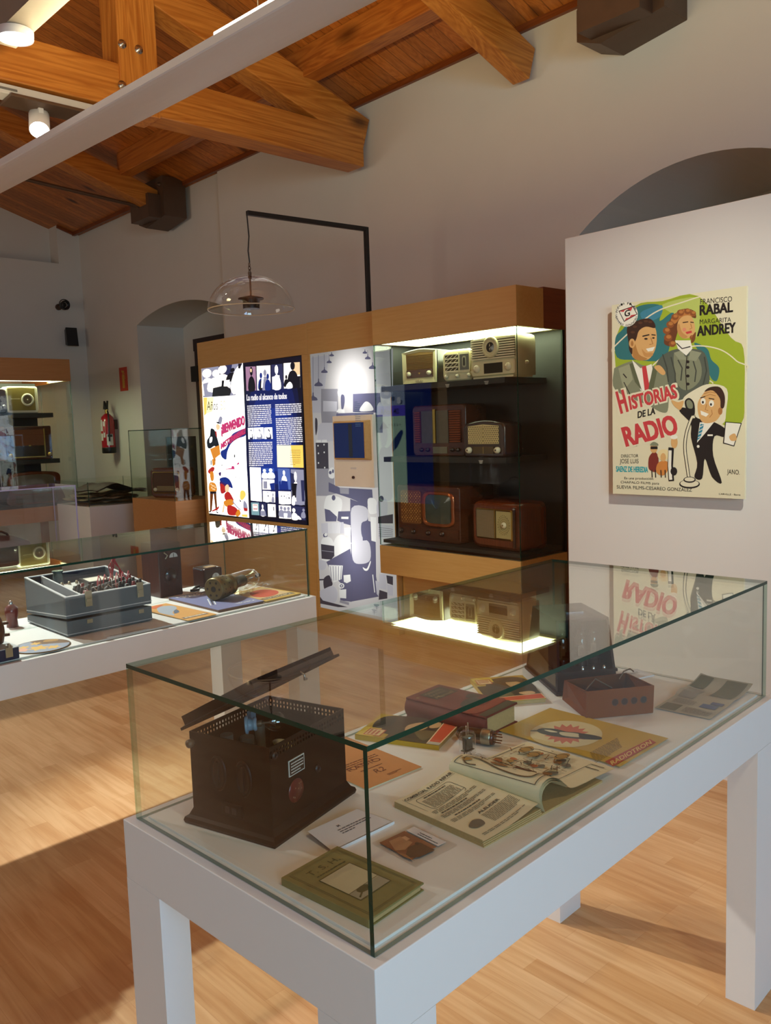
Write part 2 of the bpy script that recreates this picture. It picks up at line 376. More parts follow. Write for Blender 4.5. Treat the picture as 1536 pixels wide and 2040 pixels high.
def pxmap(p, n, M=None, ox=0, oy=0, sc=1.0):
    """image coordinates of a crop -> point on the plane (p,n), in the local frame M"""
    inv = M.inverted() if M else None
    def f(x, y):
        q = hit(ox + x / sc, oy + y / sc, p, n)
        return inv @ q if inv else q
    return f
def pane(g, x0, y0, z0, x1, y1, z1, big, edge=None, gl=None, pale='b'):
    # a glass sheet: 'big' names the axis across its thickness
    g.m(gl or GLASS); k = {'x': 'btfk', 'y': 'btlr', 'z': 'fklr'}[big]
    g.box(x0, y0, z0, x1, y1, z1, skip=k)
    for c in k:
        g.m(EDGEB if c == 'b' else EDGEL if c in pale else (edge or EDGE)); g.box(x0, y0, z0, x1, y1, z1, skip='btfklr'.replace(c, ''))
def struct(g, name, bevel=0):
    o = g.build(name, bevel=bevel); o['kind'] = 'structure'; return o
# ================================================================ THE ROOM
XW, XB, YE, YF, XL = 4.80, 4.86, 10.97, -4.2, -3.2     # long wall, its recessed far part, end wall, wall behind the camera, opposite wall
SL = 0.32; Z0 = 4.165                                    # roof slope, eaves height
XR = (XW + XL) / 2; ZR = Z0 + (XW - XR) * SL
def roof(x): return Z0 + (XW - x) * SL if x > XR else Z0 + (x - XL) * SL
g = G(floor_mat()); g.box(XL - .3, YF - .3, -0.05, XW + 1.2, YE + .6, 0.0); struct(g, 'floor')
# ceiling: two boarded slopes
g = G(BOARDS)
for xa, xb in ((XR, XW + 1.2), (XL - .4, XR)):
    g.hexa([(xa, YF - .3, Z0 + min(XW - xa, xa - XL) * SL), (xb, YF - .3, Z0 + min(XW - xb, xb - XL) * SL), (xb, YE + .5, Z0 + min(XW - xb, xb - XL) * SL), (xa, YE + .5, Z0 + min(XW - xa, xa - XL) * SL)],
           [(xa, YF - .3, Z0 + .06 + min(XW - xa, xa - XL) * SL), (xb, YF - .3, Z0 + .06 + min(XW - xb, xb - XL) * SL), (xb, YE + .5, Z0 + .06 + min(XW - xb, xb - XL) * SL), (xa, YE + .5, Z0 + .06 + min(XW - xa, xa - XL) * SL)])
struct(g, 'ceiling')
# long wall with two arched niches: columns of the wall face, reveals, back walls
ARCHES = [(1.55, 3.31, 2.42, 3.035, 1.28, 1.15, XW), (7.62, 9.52, 8.57, 2.99, 3.0, 0.62, XB)]   # y0,y1,yc,ztop,radius,depth,x
def arch_z(a, y): y0, y1, yc, zt, r, dp, x = a; return zt - r + math.sqrt(max(r * r - (y - yc) ** 2, 0))
g = G(WALLM)
def wall_run(x, ya, yb, archs):
    cuts = [ya]
    for a in archs: cuts += [a[0], a[1]]
    cuts.append(yb)
    for i in range(0, len(cuts), 2): g.face((x, cuts[i], 0), (x, cuts[i], Z0 + .3), (x, cuts[i + 1], Z0 + .3), (x, cuts[i + 1], 0))
    for a in archs:
        n = 24; ys = [a[0] + (a[1] - a[0]) * i / n for i in range(n + 1)]; xb = x + a[5]
        for p, q in zip(ys, ys[1:]):
            zp, zq = arch_z(a, p), arch_z(a, q)
            g.face((x, p, zp), (x, p, Z0 + .3), (x, q, Z0 + .3), (x, q, zq))
            g.face((x, p, zp), (xb, p, zp - .0), (xb, q, zq), (x, q, zq))
            g.face((xb, p, 0), (xb, p, zp), (xb, q, zq), (xb, q, 0))
        for y in (a[0], a[1]): g.face((x, y, 0), (x, y, arch_z(a, y)), (xb, y, arch_z(a, y)), (xb, y, 0))
wall_run(XW, YF, 7.5, ARCHES[:1]); wall_run(XB, 7.5, YE + .3, ARCHES[1:])
g.face((XW, 7.5, 0), (XB, 7.5, 0), (XB, 7.5, Z0 + .3), (XW, 7.5, Z0 + .3))
struct(g, 'wall_right')
# end wall with its upper part set back
g = G(WALLM); xr = 4.57
g.face((XL, YE, 0), (XW + .2, YE, 0), (XW + .2, YE, 3.76), (XL, YE, 3.76))
g.face((xr, YE, 3.76), (XW + .2, YE, 3.76), (XW + .2, YE, 4.6), (xr, YE, 4.6))
g.face((XL, YE + .25, 3.7), (xr, YE + .25, 3.7), (xr, YE + .25, 5.8), (XL, YE + .25, 5.8))
g.face((xr, YE, 3.76), (xr, YE + .25, 3.76), (xr, YE + .25, 4.6), (xr, YE, 4.6))
g.face((XL, YE, 3.76), (xr, YE, 3.76), (xr, YE + .25, 3.76), (XL, YE + .25, 3.76))
struct(g, 'wall_back')
g = G(WALLM); g.box(XL - .1, YF, 0, XL, YE + .3, Z0 + .05); struct(g, 'wall_left')
g = G(WALLM); g.box(XL - .1, YF - .1, 0, XW + .1, YF, 5.6); struct(g, 'wall_front')
g = G(wood('eaves_strip', '#8a4a20', '#6a3210', 'Y', 1.0, 0.4)); g.box(XW - .03, YF, Z0 - .035, XW + .005, YE, Z0 + .012); struct(g, 'trim_1')
g = G(wood('eaves_strip_end', '#8a4a20', '#6a3210', 'X', 1.0, 0.4))
g.hexa([(xr, YE - .03, roof(xr) - .035), (XW, YE - .03, Z0 - .035), (XW, YE, Z0 - .035), (xr, YE, roof(xr) - .035)], [(xr, YE - .03, roof(xr)), (XW, YE - .03, Z0), (XW, YE, Z0), (xr, YE, roof(xr))])
struct(g, 'trim_2')
# dark door in the far niche
xd = XB + .6
g = G(DOORW); dy0, dy1 = 7.68, 8.86; dz = 2.5
g.box(xd - .10, dy0, 0, xd - .02, dy1, dz)
for ya, yb in ((dy0 + .08, dy0 + .52), (dy0 + .60, dy1 - .08)):
    for za, zb in ((.15, .75), (.85, 1.45), (1.55, 2.15)):
        g.box(xd - .12, ya, za, xd - .09, yb, zb)
o = struct(g, 'door_1', bevel=.006)
g = G(DOORW); g.box(xd - .16, dy0 - .06, dz, xd - .02, dy1 + .14, dz + .14); g.box(xd - .16, dy1, 0, xd - .02, dy1 + .12, dz); g.build('door_frame', o)
g = G(BLACK); g.box(xd - .2, dy1 + .0, 2.14, xd - .1, dy1 + .16, 2.32); g.build('hinge', o)

# ---------------------------------------------------------------- roof trusses
def along(g, a, b, wy, hz, top=True):
    # a beam from a to b in the XZ plane, width wy in Y, depth hz below the line a-b
    a = Vector(a); b = Vector(b); d = (b - a).normalized(); nrm = Vector((-d.z, 0, d.x)); nrm = nrm if nrm.z < 0 else -nrm
    q = [a, b, b + nrm * hz, a + nrm * hz]
    y = Vector((0, wy / 2, 0)); g.add([p - y for p in q] + [p + y for p in q], [(0, 1, 2, 3), (7, 6, 5, 4), (0, 4, 5, 1), (1, 5, 6, 2), (2, 6, 7, 3), (3, 7, 4, 0)]); return g
YT = 5.30
def bolt(parent, x, y, z):
    b = G(CHROME); b.lathe([(.028, 0), (.028, .006), (.014, .006), (.014, .022), (.009, .022), (.009, .034)], (x, y, z), (0, -1, 0), 12); b.build('bolt', parent, 'steel bolt with round washer')
tr = thing('roof_truss', 'big varnished pine roof truss with tie beam and bolted post above the long cabinets', 'roof truss', (XR, YT, 3.6))
def loc(g, o): g.T = Matrix.Translation(-Vector(o.location)); return g
g = loc(G(PINE), tr); along(g, (XL + .02, YT, 3.885), (XW - .09, YT, 3.885), .20, .27); g.build('tie_beam', tr, bevel=.008)
PUR = .17
for sgn in (1, -1):
    g = loc(G(PINE), tr); xe = XW - .01 if sgn > 0 else XL + .01
    along(g, (XR, YT, ZR - PUR), (xe, YT, Z0 - PUR), .190, .265); g.build('rafter', tr, bevel=.008)
for xa in (2.64, -1.30):
    g = loc(G(PINEZ), tr); g.box(xa, YT - .115, 3.60, xa + .27, YT + .115, roof(xa + .1) - PUR - .18); g.build('queen_post', tr, bevel=.006)
for u, v in ((243, 88), (276, 99), (243, 170)):
    q = aty(u, v, YT - .115); bolt(tr, q.x - tr.location.x, q.y - tr.location.y, q.z - tr.location.z)
# second rafter, landing on the wall nearer the camera
def rafter_thing(y, wd, dp, label, drop=PUR, mm=PINE):
    t = thing('roof_rafter', label, 'rafter', (XR, y, ZR - drop)); g = loc(G(mm), t)
    along(g, (XR, y, ZR - drop), (XW - .01, y, Z0 - drop), wd, dp); g.build('beam', t, bevel=.008); return t
rafter_thing(3.63, .14, .22, 'reddish pine rafter end landing alone high on the white wall')
rafter_thing(8.35, .20, .20, 'dark pine rafter running down into the far steel wall shoe')
# purlins
for i, (x, lab) in enumerate(((4.20, 'lowest pine purlin with a round knot crossing over the near rafter'), (2.35, 'pine purlin behind the white suspended lamp'), (1.15, 'pine purlin near the ridge above the small disc lamp'))):
    o = G(PINEY); z = roof(x + .07); o.T = None; YQ = 8.3 if i == 0 else YE
    o.hexa([(x - .07, YF, z - PUR), (x + .07, YF, z - PUR), (x + .07, YQ, z - PUR), (x - .07, YQ, z - PUR)], [(x - .07, YF, roof(x - .07) - .002), (x + .07, YF, z - .002), (x + .07, YQ, z - .002), (x - .07, YQ, roof(x - .07) - .002)])
    tag(o.build('roof_purlin', bevel=.006), lab, 'purlin', None)
# steel wall shoes with tie rods
def shoe(y, label):
    t = thing('steel_wall_shoe', label, 'steel bracket', (XW, y, 3.80)); g = G(STEEL)
    # pentagonal housing: profile in (y,z), run out of the wall
    prof = [(-.31, .12), (-.31, .42), (.31, .42), (.31, .12), (.0, -.04)]
    prof = [(-.27, .0), (-.27, .40), (.16, .40), (.30, .18), (.30, .0), (.14, -.06)]
    g.prism(prof, 0.0, .26, fr=((0, 0, 0), (0, 1, 0), (0, 0, 1), (-1, 0, 0)))
    g.build('housing', t, bevel=.006)
    g = G(STEEL); g.prism([(-.2, -.02), (-.2, .22), (.2, .22), (.2, -.02)], .26, .40, fr=((0, 0, 0), (0, 1, 0), (0, 0, 1), (-1, 0, 0))); g.build('nozzle', t, bevel=.004)
    g = G(STEEL); g.cyl((-.40, 0, .12), (-3.0, 0, .30), .018, n=10); g.build('tie_rod', t)
    for dy in (-.2, .13): g = G(STEEL); g.lathe([(.022, 0), (.022, .012), (.012, .012), (.012, .03)], (-.26, dy, .32), (-1, 0, 0), 10); g.build('bolt', t)
    return t
shoe(2.77, 'brown steel wall shoe with tie rod above the film poster wall')
shoe(8.40, 'brown steel wall shoe with tie rod high above the dark door')

# ---------------------------------------------------------------- suspended linear lamps, track, spots
LW = mat('lamp_white', '#d9d5d6', 0.45, var=0.01)
DIFF = mat('lamp_diffuser', '#202020', 0.4, var=0, emit='#fff0da', estr=9.0)
def linear_lamp(pa, pb, wd, ht, label, strip, cables):
    pa = Vector(pa); pb = Vector(pb); d = (pb - pa); ln = d.length; rz = math.atan2(d.y, d.x)
    t = thing('suspended_linear_lamp', label, 'ceiling lamp', pa, rz)
    g = G(LW); pr = [(-wd / 2, 0), (-wd / 2, ht), (wd / 2, ht), (wd / 2, 0)] + [(wd / 2 * math.cos(a), -ht * .45 * math.sin(a)) for a in [PI * k / 10 for k in range(1, 10)]]
    g.prism(pr, 0, ln, fr=((0, 0, 0), (0, 1, 0), (0, 0, 1), (1, 0, 0))); g.build('housing', t)
    if strip:
        g = G(DIFF); g.box(strip[0], -wd / 2 + .004, ht, strip[1], -wd / 2 + .03, ht + .012); g.build('diffuser', t, 'glowing upward light strip')
    for x, top in cables:
        g = G(CHROME); g.cyl((x, .0, ht), (x, .0, top - pa.z), .0022, n=6); g.build('cable', t, 'thin steel suspension cable')
    return t
def on_line(pa, pb, y): t = (y - pa[1]) / (pb[1] - pa[1]); return tuple(a + (b - a) * t for a, b in zip(pa, pb))
A1, B1 = on_line((1.605, 5, 2.86), (1.80, 2, 2.86), 7.2), on_line((1.605, 5, 2.86), (1.80, 2, 2.86), 0.8)
linear_lamp(A1, B1, .195, .028, 'long white suspended lamp crossing the whole top of the photo', (4.62, 6.3), ((2.35, 4.95), (4.75, 4.9)))
A2, B2_ = (1.40, 3.42, 3.10), (1.30, 0.9, 3.10)
t = thing('suspended_linear_lamp', 'short square white lamp bar at the top left corner of the photo', 'ceiling lamp', (1.34, 3.62, 3.12), math.atan2(-1, .02))
g = G(mat('bar_lamp_grey', '#857c73', .5)); g.box(0, -.055, 0, 2.4, .055, .14); g.build('housing', t)
g = G(CHROME); g.cyl((1.6, 0, .14), (1.6, 0, 1.7), .0022, n=6); g.build('cable', t)
# disc downlight under it
q = Vector((1.335, 3.46, 3.085))
t = thing('disc_downlight', 'small round downlight glowing under the white lamp bar', 'spotlight', q)
g = G(LW); g.lathe([(.066, .0), (.068, .03), (.02, .045), (.02, .06)], (0, 0, 0), (0, 0, 1), 28, caps=False); g.build('housing', t)
g = G(mat('downlight_lens', '#202020', 0.4, var=0, emit='#fff6e6', estr=5)); g.lathe([(.0001, .002), (.062, .002)], (0, 0, 0), (0, 0, 1), 28, caps=False); g.build('lens', t)
# track under the tie beam and its spotlight
yt = YT - .02
TRACK = mat('track_white', '#c9c9c6', 0.45, var=0.02)
t = thing('lighting_track', 'white lighting track screwed under the pine tie beam', 'light track', (0, yt, 3.6))
g = G(TRACK); g.box(-2.8, -.06, -.055, 2.55, .06, 0.0); g.build('rail', t, bevel=.004)
g = G(mat('track_groove', '#6a6a68', 0.5)); g.box(-2.8, -.064, -.034, 2.0, -.058, -.022); g.build('groove', t)
g = G(STEEL); g.box(1.95, -.10, -.075, 2.52, .10, -.056); g.build('driver_box', t, bevel=.004)
sp = aty(79, 262, yt)
t = thing('track_spotlight', 'bright white spotlight hanging from the track under the tie beam', 'spotlight', (sp.x, yt, sp.z + .02))
ax = Vector((-.25, -.55, -.8)).normalized()
g = G(LW); g.lathe([(.055, .13), (.06, .12), (.06, -.02), (.056, -.02)], (0, 0, 0), -ax, 24); g.build('can', t)
g = G(LW); g.box(.0, -.012, .02, .03, .012, 3.545 - sp.z - .02); g.build('stem', t, bevel=.003)
g = G(mat('spot_lens', '#202020', 0.4, var=0, emit='#fffaf0', estr=40)); g.lathe([(.0001, 0), (.055, 0)], ax * .021, ax, 24, caps=False)
g.build('lens', t)

# ---------------------------------------------------------------- partition and poster
XP = 3.386
g = G(mat('partition_paint', '#d8d2cc', 0.8, var=0.01, scale=4)); g.box(XP, -.6, 0, XP + .14, 2.367, 2.385); struct(g, 'wall_partition', bevel=.003)
g = G(WHITE); g.box(XP - .012, -.6, 0, XP, 2.367, .06); struct(g, 'baseboard_partition')
XPO = XP - .045
PM = pxmap((XPO, 0, 0), (1, 0, 0), None, 1110, 540, 3.6056)
c0 = PM(393, 243); c1 = PM(1368, 107); c2 = PM(1341, 1637); c3 = PM(400, 1600)
y0, y1 = (c0.y + c3.y) / 2, (c1.y + c2.y) / 2; zt, zb = (c0.z + c1.z) / 2, (c2.z + c3.z) / 2
pt = thing('film_poster', 'green and cream film poster with red lettering mounted on the white partition', 'poster', (XPO, (y0 + y1) / 2, zb))
LP = Matrix.Translation(pt.location)
g = G(mat('poster_paper', '#dcd4b4', 0.45, var=0.04, scale=6)); g.box(0, y1 - pt.location.y, 0, .012, y0 - pt.location.y, zt - zb); g.build('board', pt)
g = G(BLACK); g.box(.012, -.2, .15, .0435, .2, .7); g.build('spacer', pt)
# map poster crop coordinates to the straightened sheet
def homog(src, dst):
    import numpy as np
    A = []; b = []
    for (x, y), (u, v) in zip(src, dst):
        A.append([x, y, 1, 0, 0, 0, -u * x, -u * y]); b.append(u); A.append([0, 0, 0, x, y, 1, -v * x, -v * y]); b.append(v)
    h = np.linalg.solve(np.array(A, float), np.array(b, float))
    def f(x, y):
        w_ = h[6] * x + h[7] * y + 1
        return ((h[0] * x + h[1] * y + h[2]) / w_, (h[3] * x + h[4] * y + h[5]) / w_)
    return f
H = homog([(393, 243), (1368, 107), (1341, 1637), (400, 1600)], [(y0, zt), (y1, zt), (y1, zb), (y0, zb)])
def pf(x, y): a, b = H(x, y); return Vector((0, a - pt.location.y, b - pt.location.z))
g = G(); a = Art(g, pf, (-1, 0, 0), step=.000006, base=.0001)
GRN, LGRN, TEAL, BLU = ink('#9aab2c'), ink('#b3bf62'), ink('#2f6f72'), ink('#3c7f96')
SK, SKD, HAIR, GRY, GRYD, RED, INK, CRM, WHT, PINK = ink('#d3a468'), ink('#a9713c'), ink('#3a2116'), ink('#7f8268'), ink('#565c50'), ink('#c23c40'), ink('#1b1413'), ink('#ded6b8'), ink('#e8e4d4'), ink('#c9837a')
a.blob(GRN, [(420, 690), (425, 470), (560, 250), (760, 215), (1020, 180), (1250, 480), (1340, 560), (1345, 900), (1325, 1090), (1180, 1100), (1050, 830), (860, 830), (640, 830), (440, 820)])
a.blob(LGRN, [(760, 240), (1020, 190), (1030, 330), (1000, 480), (860, 330)])
a.blob(TEAL, [(420, 480), (470, 420), (540, 330), (570, 260), (680, 235), (760, 260), (740, 360), (840, 300), (820, 500), (760, 640), (560, 640), (430, 620)])
a.blob(TEAL, [(985, 520), (1080, 560), (1110, 640), (1165, 700), (1150, 790), (1105, 770), (1060, 640)])
a.blob(BLU, [(600, 300), (700, 255), (760, 250), (740, 330), (640, 360)])
for pts in ([(415, 570), (520, 440), (700, 300), (880, 232), (1030, 205)], [(585, 880), (640, 740), (760, 620), (900, 560), (1030, 540), (1180, 570), (1290, 650), (1325, 720)], [(840, 850), (900, 780), (980, 757), (1060, 775), (1110, 820)]):
    sm = smooth_loop(pts, 6)[:-6 * 1]; a.line(CRM, sm[:6 * (len(pts) - 1) + 1], 9)
# woman: jacket, neck, head, curls
a.blob(GRYD, [(705, 760), (730, 640), (830, 570), (960, 560), (1060, 590), (1095, 730), (1080, 830), (960, 900), (860, 930), (790, 860)])
a.blob(GRY, [(840, 600), (900, 620), (1000, 610), (1040, 700), (1020, 800), (930, 860), (860, 800)])
a.line(INK, [(935, 610), (925, 720), (932, 860)], 6)
for q_ in ([(760, 600), (790, 700), (800, 800)], [(1060, 620), (1075, 720), (1050, 820)], [(870, 640), (900, 700), (890, 790)], [(980, 650), (1000, 720), (990, 800)], [(820, 620), (850, 740), (850, 850)]): a.line(ink('#3c4038'), q_, 9)
a.poly(ink('#8f9278'), [(840, 590), (900, 570), (930, 640), (880, 640)]); a.poly(ink('#8f9278'), [(960, 570), (1040, 590), (1000, 650), (945, 640)])
for yy in (655, 695, 757, 815): a.el(INK, 940, yy, 13, 11, 10)
a.poly(WHT, [(850, 500), (960, 500), (975, 560), (930, 610), (870, 560)]); a.line(INK, [(860, 520), (900, 560), (960, 545)], 8)
a.blob(ink('#6a3a1e'), [(770, 520), (790, 430), (820, 340), (900, 275), (985, 285), (1000, 340), (940, 330), (880, 400), (860, 470), (830, 540)])
a.blob(ink('#b5743a'), [(820, 350), (890, 280), (985, 290), (990, 325), (900, 330), (850, 380)])
a.blob(SK, [(872, 365), (910, 325), (965, 325), (990, 380), (992, 440), (960, 478), (905, 485), (868, 440)])
a.blob(ink('#c08a50'), [(868, 400), (880, 380), (900, 440), (940, 474), (905, 485), (870, 445)]); a.blob(ink('#d88a6a'), [(905, 415), (925, 410), (930, 430), (910, 435)])
for cx_, cy_, r_ in ((800, 480, 30), (790, 430, 28), (815, 385, 28), (850, 330, 26), (890, 300, 26), (940, 290, 24), (980, 305, 22), (830, 525, 26), (975, 480, 20)):
    a.el(ink('#8a4e26'), cx_, cy_, r_, r_ * .9, 14); a.el(ink('#b5743a'), cx_ + 4, cy_ - 6, r_ * .6, r_ * .45, 12)
a.line(HAIR, [(905, 372), (945, 366)], 7); a.line(HAIR, [(960, 368), (985, 372)], 7); a.poly(RED, [(925, 440), (968, 430), (972, 445), (935, 455)]); a.line(SKD, [(962, 380), (972, 412), (955, 420)], 5)
a.blob(ink('#7a4522'), [(975, 470), (1000, 440), (992, 500), (965, 520)])
# man: jacket, shirt, tie, head
a.blob(GRY, [(408, 720), (430, 690), (540, 650), (620, 680), (720, 690), (790, 760), (800, 980), (760, 1020), (640, 960), (420, 860)])
a.poly(WHT, [(540, 640), (600, 700), (680, 670), (690, 720), (640, 870), (600, 860)]); a.poly(RED, [(610, 690), (640, 680), (668, 850), (630, 862)])
a.poly(ink('#5c6046'), [(520, 670), (545, 660), (610, 860), (560, 800)]); a.poly(ink('#5c6046'), [(690, 690), (720, 720), (690, 860), (650, 880)]); a.poly(ink('#989a7c'), [(440, 700), (520, 670), (545, 780), (480, 860)])
a.line(INK, [(475, 740), (500, 770)], 8); a.line(INK, [(480, 800), (525, 890)], 6)
a.blob(SK, [(530, 560), (545, 440), (620, 395), (700, 400), (718, 480), (705, 570), (660, 635), (590, 640), (545, 620)])
a.blob(HAIR, [(515, 520), (505, 400), (580, 355), (660, 340), (700, 370), (705, 410), (640, 400), (590, 430), (570, 490), (545, 540), (540, 600), (520, 570)])
a.blob(ink('#b07c42'), [(545, 560), (560, 520), (590, 600), (650, 632), (600, 645), (550, 625)]); a.blob(ink('#c28c50'), [(610, 560), (640, 590), (690, 590), (680, 615), (630, 615)]); a.el(SK, 540, 520, 22, 34); a.el(SKD, 540, 522, 10, 20, 12); a.el(INK, 640, 488, 13, 7, 10); a.el(INK, 694, 482, 10, 6, 10)
for cx_, cy_ in ((560, 400), (600, 372), (640, 360), (672, 366), (545, 440)): a.el(ink('#55331f'), cx_, cy_, 16, 9, 10)
a.line(INK, [(615, 470), (665, 458)], 9); a.line(INK, [(680, 458), (710, 462)], 8); a.poly(WHT, [(640, 560), (705, 545), (690, 575), (655, 580)]); a.line(SKD, [(675, 480), (690, 525), (665, 530)], 6)
a.blob(SK, [(700, 690), (740, 680), (780, 730), (760, 750), (720, 720)])
# emblem
a.el(WHT, 500, 310, 82, 90); a.poly(INK, [(442, 285), (548, 250), (580, 310), (482, 365)]); a.poly(WHT, [(449, 288), (545, 256), (573, 309), (485, 358)])
a.poly(RED, [(449, 288), (545, 256), (525, 300)]); a.poly(RED, [(485, 358), (573, 309), (510, 320)]); a.el(WHT, 505, 305, 28, 32)
a.text(INK, 'G', (487, 330), (525, 318), (485, 285), .05)
for i, ch in enumerate('SUEVIA FILMS'):
    th = math.radians(-168 + i * 12.5); cx, cy = 500 + 74 * math.cos(th), 310 + 80 * math.sin(th)
    if ch != ' ': a.text(INK, ch, (cx - 7, cy + 8), (cx + 7, cy + 6), (cx - 7, cy - 8), .02)
for i, ch in enumerate('CESAREO GONZALEZ'):
    th = math.radians(175 - i * 10.5); cx, cy = 500 + 74 * math.cos(th), 310 + 80 * math.sin(th)
    if ch != ' ': a.text(INK, ch, (cx - 6, cy + 8), (cx + 6, cy + 6), (cx - 6, cy - 7), .02)
# lettering
def T(s, bl, br, h, m=INK, off=.0, sh=0.0): a.text(m, s, bl, br, (bl[0] + (br[1] - bl[1]) * -.02, bl[1] - h), off, sh)
T('FRANCISCO', (1033, 240), (1262, 220), 38); T('RABAL', (1030, 320), (1266, 296), 72, off=.06)
T('MARGARITA', (1028, 384), (1254, 368), 34); T('ANDREY', (1010, 470), (1285, 444), 72, off=.06)
def title(m, off, d):
    a.text(m, 'H', (460 - d, 1026 + d), (512 + d, 1010 + d), (422 - d, 872 - d), off)
    a.text(m, 'ISTORIAS', (528 - d, 1000 + d), (866 + d, 914 + d), (512 - d, 902 - d), off)
title(CRM, .12, 9); title(RED, .05, 0)
T('DE LA', (580, 1060), (705, 1030), 48, off=.05)
a.text(CRM, 'RADIO', (490, 1275), (884, 1178), (452, 1118), .12); a.text(RED, 'RADIO', (499, 1264), (874, 1170), (462, 1128), .065)
T('DIRECTOR', (460, 1342), (583, 1340), 22, off=0); T('JOSE LUIS', (450, 1393), (585, 1393), 42, off=0)
T('SAENZ DE HEREDIA', (424, 1443), (652, 1448), 40, ink('#2aa0a8'), .04)
T('Es una producción', (483, 1502), (690, 1506), 22, off=0); T('CHAPALO FILMS para', (456, 1530), (732, 1540), 22, off=0)
T('SUEVIA FILMS-CESAREO GONZALEZ', (428, 1563), (966, 1584), 24, off=0); T('JANO.', (1218, 1468), (1308, 1474), 44); T('CARVILLE - Barna', (1158, 1606), (1312, 1612), 12, off=0)
# presenter with microphone and script sheets
a.blob(CRM, [(900, 930), (1000, 850), (1100, 815), (1220, 850), (1215, 1000), (1190, 1100), (1060, 1080), (940, 1050)])
a.blob(INK, [(880, 1010), (920, 985), (1010, 1060), (1120, 1085), (1210, 1140), (1200, 1195), (1130, 1190), (1120, 1330), (1180, 1520), (1110, 1480), (1060, 1350), (1040, 1490), (985, 1480), (1005, 1380), (962, 1200), (960, 1100)])
a.poly(WHT, [(1025, 1090), (1130, 1085), (1070, 1160), (1005, 1235)]); a.poly(ink('#2f8098'), [(1030, 1100), (1055, 1105), (1030, 1200), (1005, 1220)])
for k in range(4): a.line(WHT, [(1012 + k * 3, 1200 - k * 25), (1045 + k * 2, 1185 - k * 25)], 5)
a.blob(SK, [(1010, 960), (1040, 900), (1080, 855), (1150, 850), (1200, 920), (1185, 1010), (1140, 1080), (1060, 1095), (1020, 1050)])
a.blob(HAIR, [(1060, 870), (1100, 838), (1170, 838), (1205, 900), (1200, 980), (1175, 985), (1170, 920), (1120, 862)])
a.line(ink('#a06a34'), [(1060, 905), (1100, 890), (1140, 900)], 4); a.line(ink('#a06a34'), [(1055, 885), (1100, 872), (1140, 880)], 4); a.line(SKD, [(1075, 960), (1065, 1000), (1085, 1005)], 5); a.line(SKD, [(1110, 1000), (1115, 1030), (1095, 1055)], 5); a.el(SKD, 1172, 1010, 16, 26); a.poly(WHT, [(1030, 1005), (1090, 1030), (1070, 1050), (1035, 1035)]); a.el(WHT, 1050, 940, 18, 24); a.el(WHT, 1110, 955, 18, 24); a.el(INK, 1048, 946, 7, 10); a.el(INK, 1106, 962, 7, 10)
a.line(INK, [(1030, 915), (1065, 905)], 7); a.line(INK, [(1090, 918), (1130, 925)], 7)
a.blob(SK, [(822, 930), (870, 945), (910, 935), (900, 980), (880, 1000), (840, 970)])
a.line(INK, smooth_loop([(985, 1060), (940, 1130), (918, 1250), (930, 1380), (955, 1480)], 6)[:25], 24); a.line(CRM, smooth_loop([(985, 1060), (940, 1130), (918, 1250), (930, 1380), (955, 1480)], 6)[:25], 14)
a.el(INK, 950, 1530, 74, 32); a.el(CRM, 950, 1526, 66, 25); a.el(INK, 950, 1500, 44, 22); a.el(CRM, 950, 1497, 36, 15)
a.blob(INK, [(918, 940), (950, 915), (985, 950), (990, 1030), (965, 1040), (930, 1000)]); a.blob(GRY, [(930, 940), (952, 928), (975, 955), (972, 990), (940, 985)])
a.poly(INK, [(1207, 1085), (1326, 1095), (1270, 1262), (1190, 1240)]); a.poly(WHT, [(1213, 1091), (1318, 1100), (1266, 1255), (1198, 1235)]); a.blob(SK, [(1235, 1190), (1275, 1170), (1288, 1215), (1250, 1222)])
a.rect(WHT, 1080, 1176, 1118, 1188); a.el(WHT, 1013, 1262, 10, 10)
# three small figures
a.blob(ink('#7a2c22'), [(655, 1380), (665, 1330), (700, 1300), (728, 1340), (720, 1440), (665, 1430)]); a.el(SK, 695, 1275, 26, 34); a.rect(INK, 672, 1262, 722, 1282); a.blob(GRY, [(668, 1255), (690, 1230), (722, 1240), (724, 1258)])
a.blob(ink('#c9803c'), [(715, 1400), (740, 1370), (790, 1370), (795, 1430), (760, 1470), (715, 1450)]); a.el(ink('#e3cf9a'), 765, 1322, 44, 40); a.el(SK, 762, 1340, 20, 30)
a.line(INK, [(820, 1270), (812, 1400), (820, 1510)], 40); a.line(WHT, [(812, 1290), (808, 1400), (816, 1500)], 22); a.el(SK, 842, 1232, 24, 44); a.el(WHT, 840, 1195, 26, 16); a.el(INK, 838, 1440, 24, 30)
for x in (680, 705, 745, 775): a.line(INK, [(x, 1430), (x + 3, 1485)], 7)
g.build('print', pt)
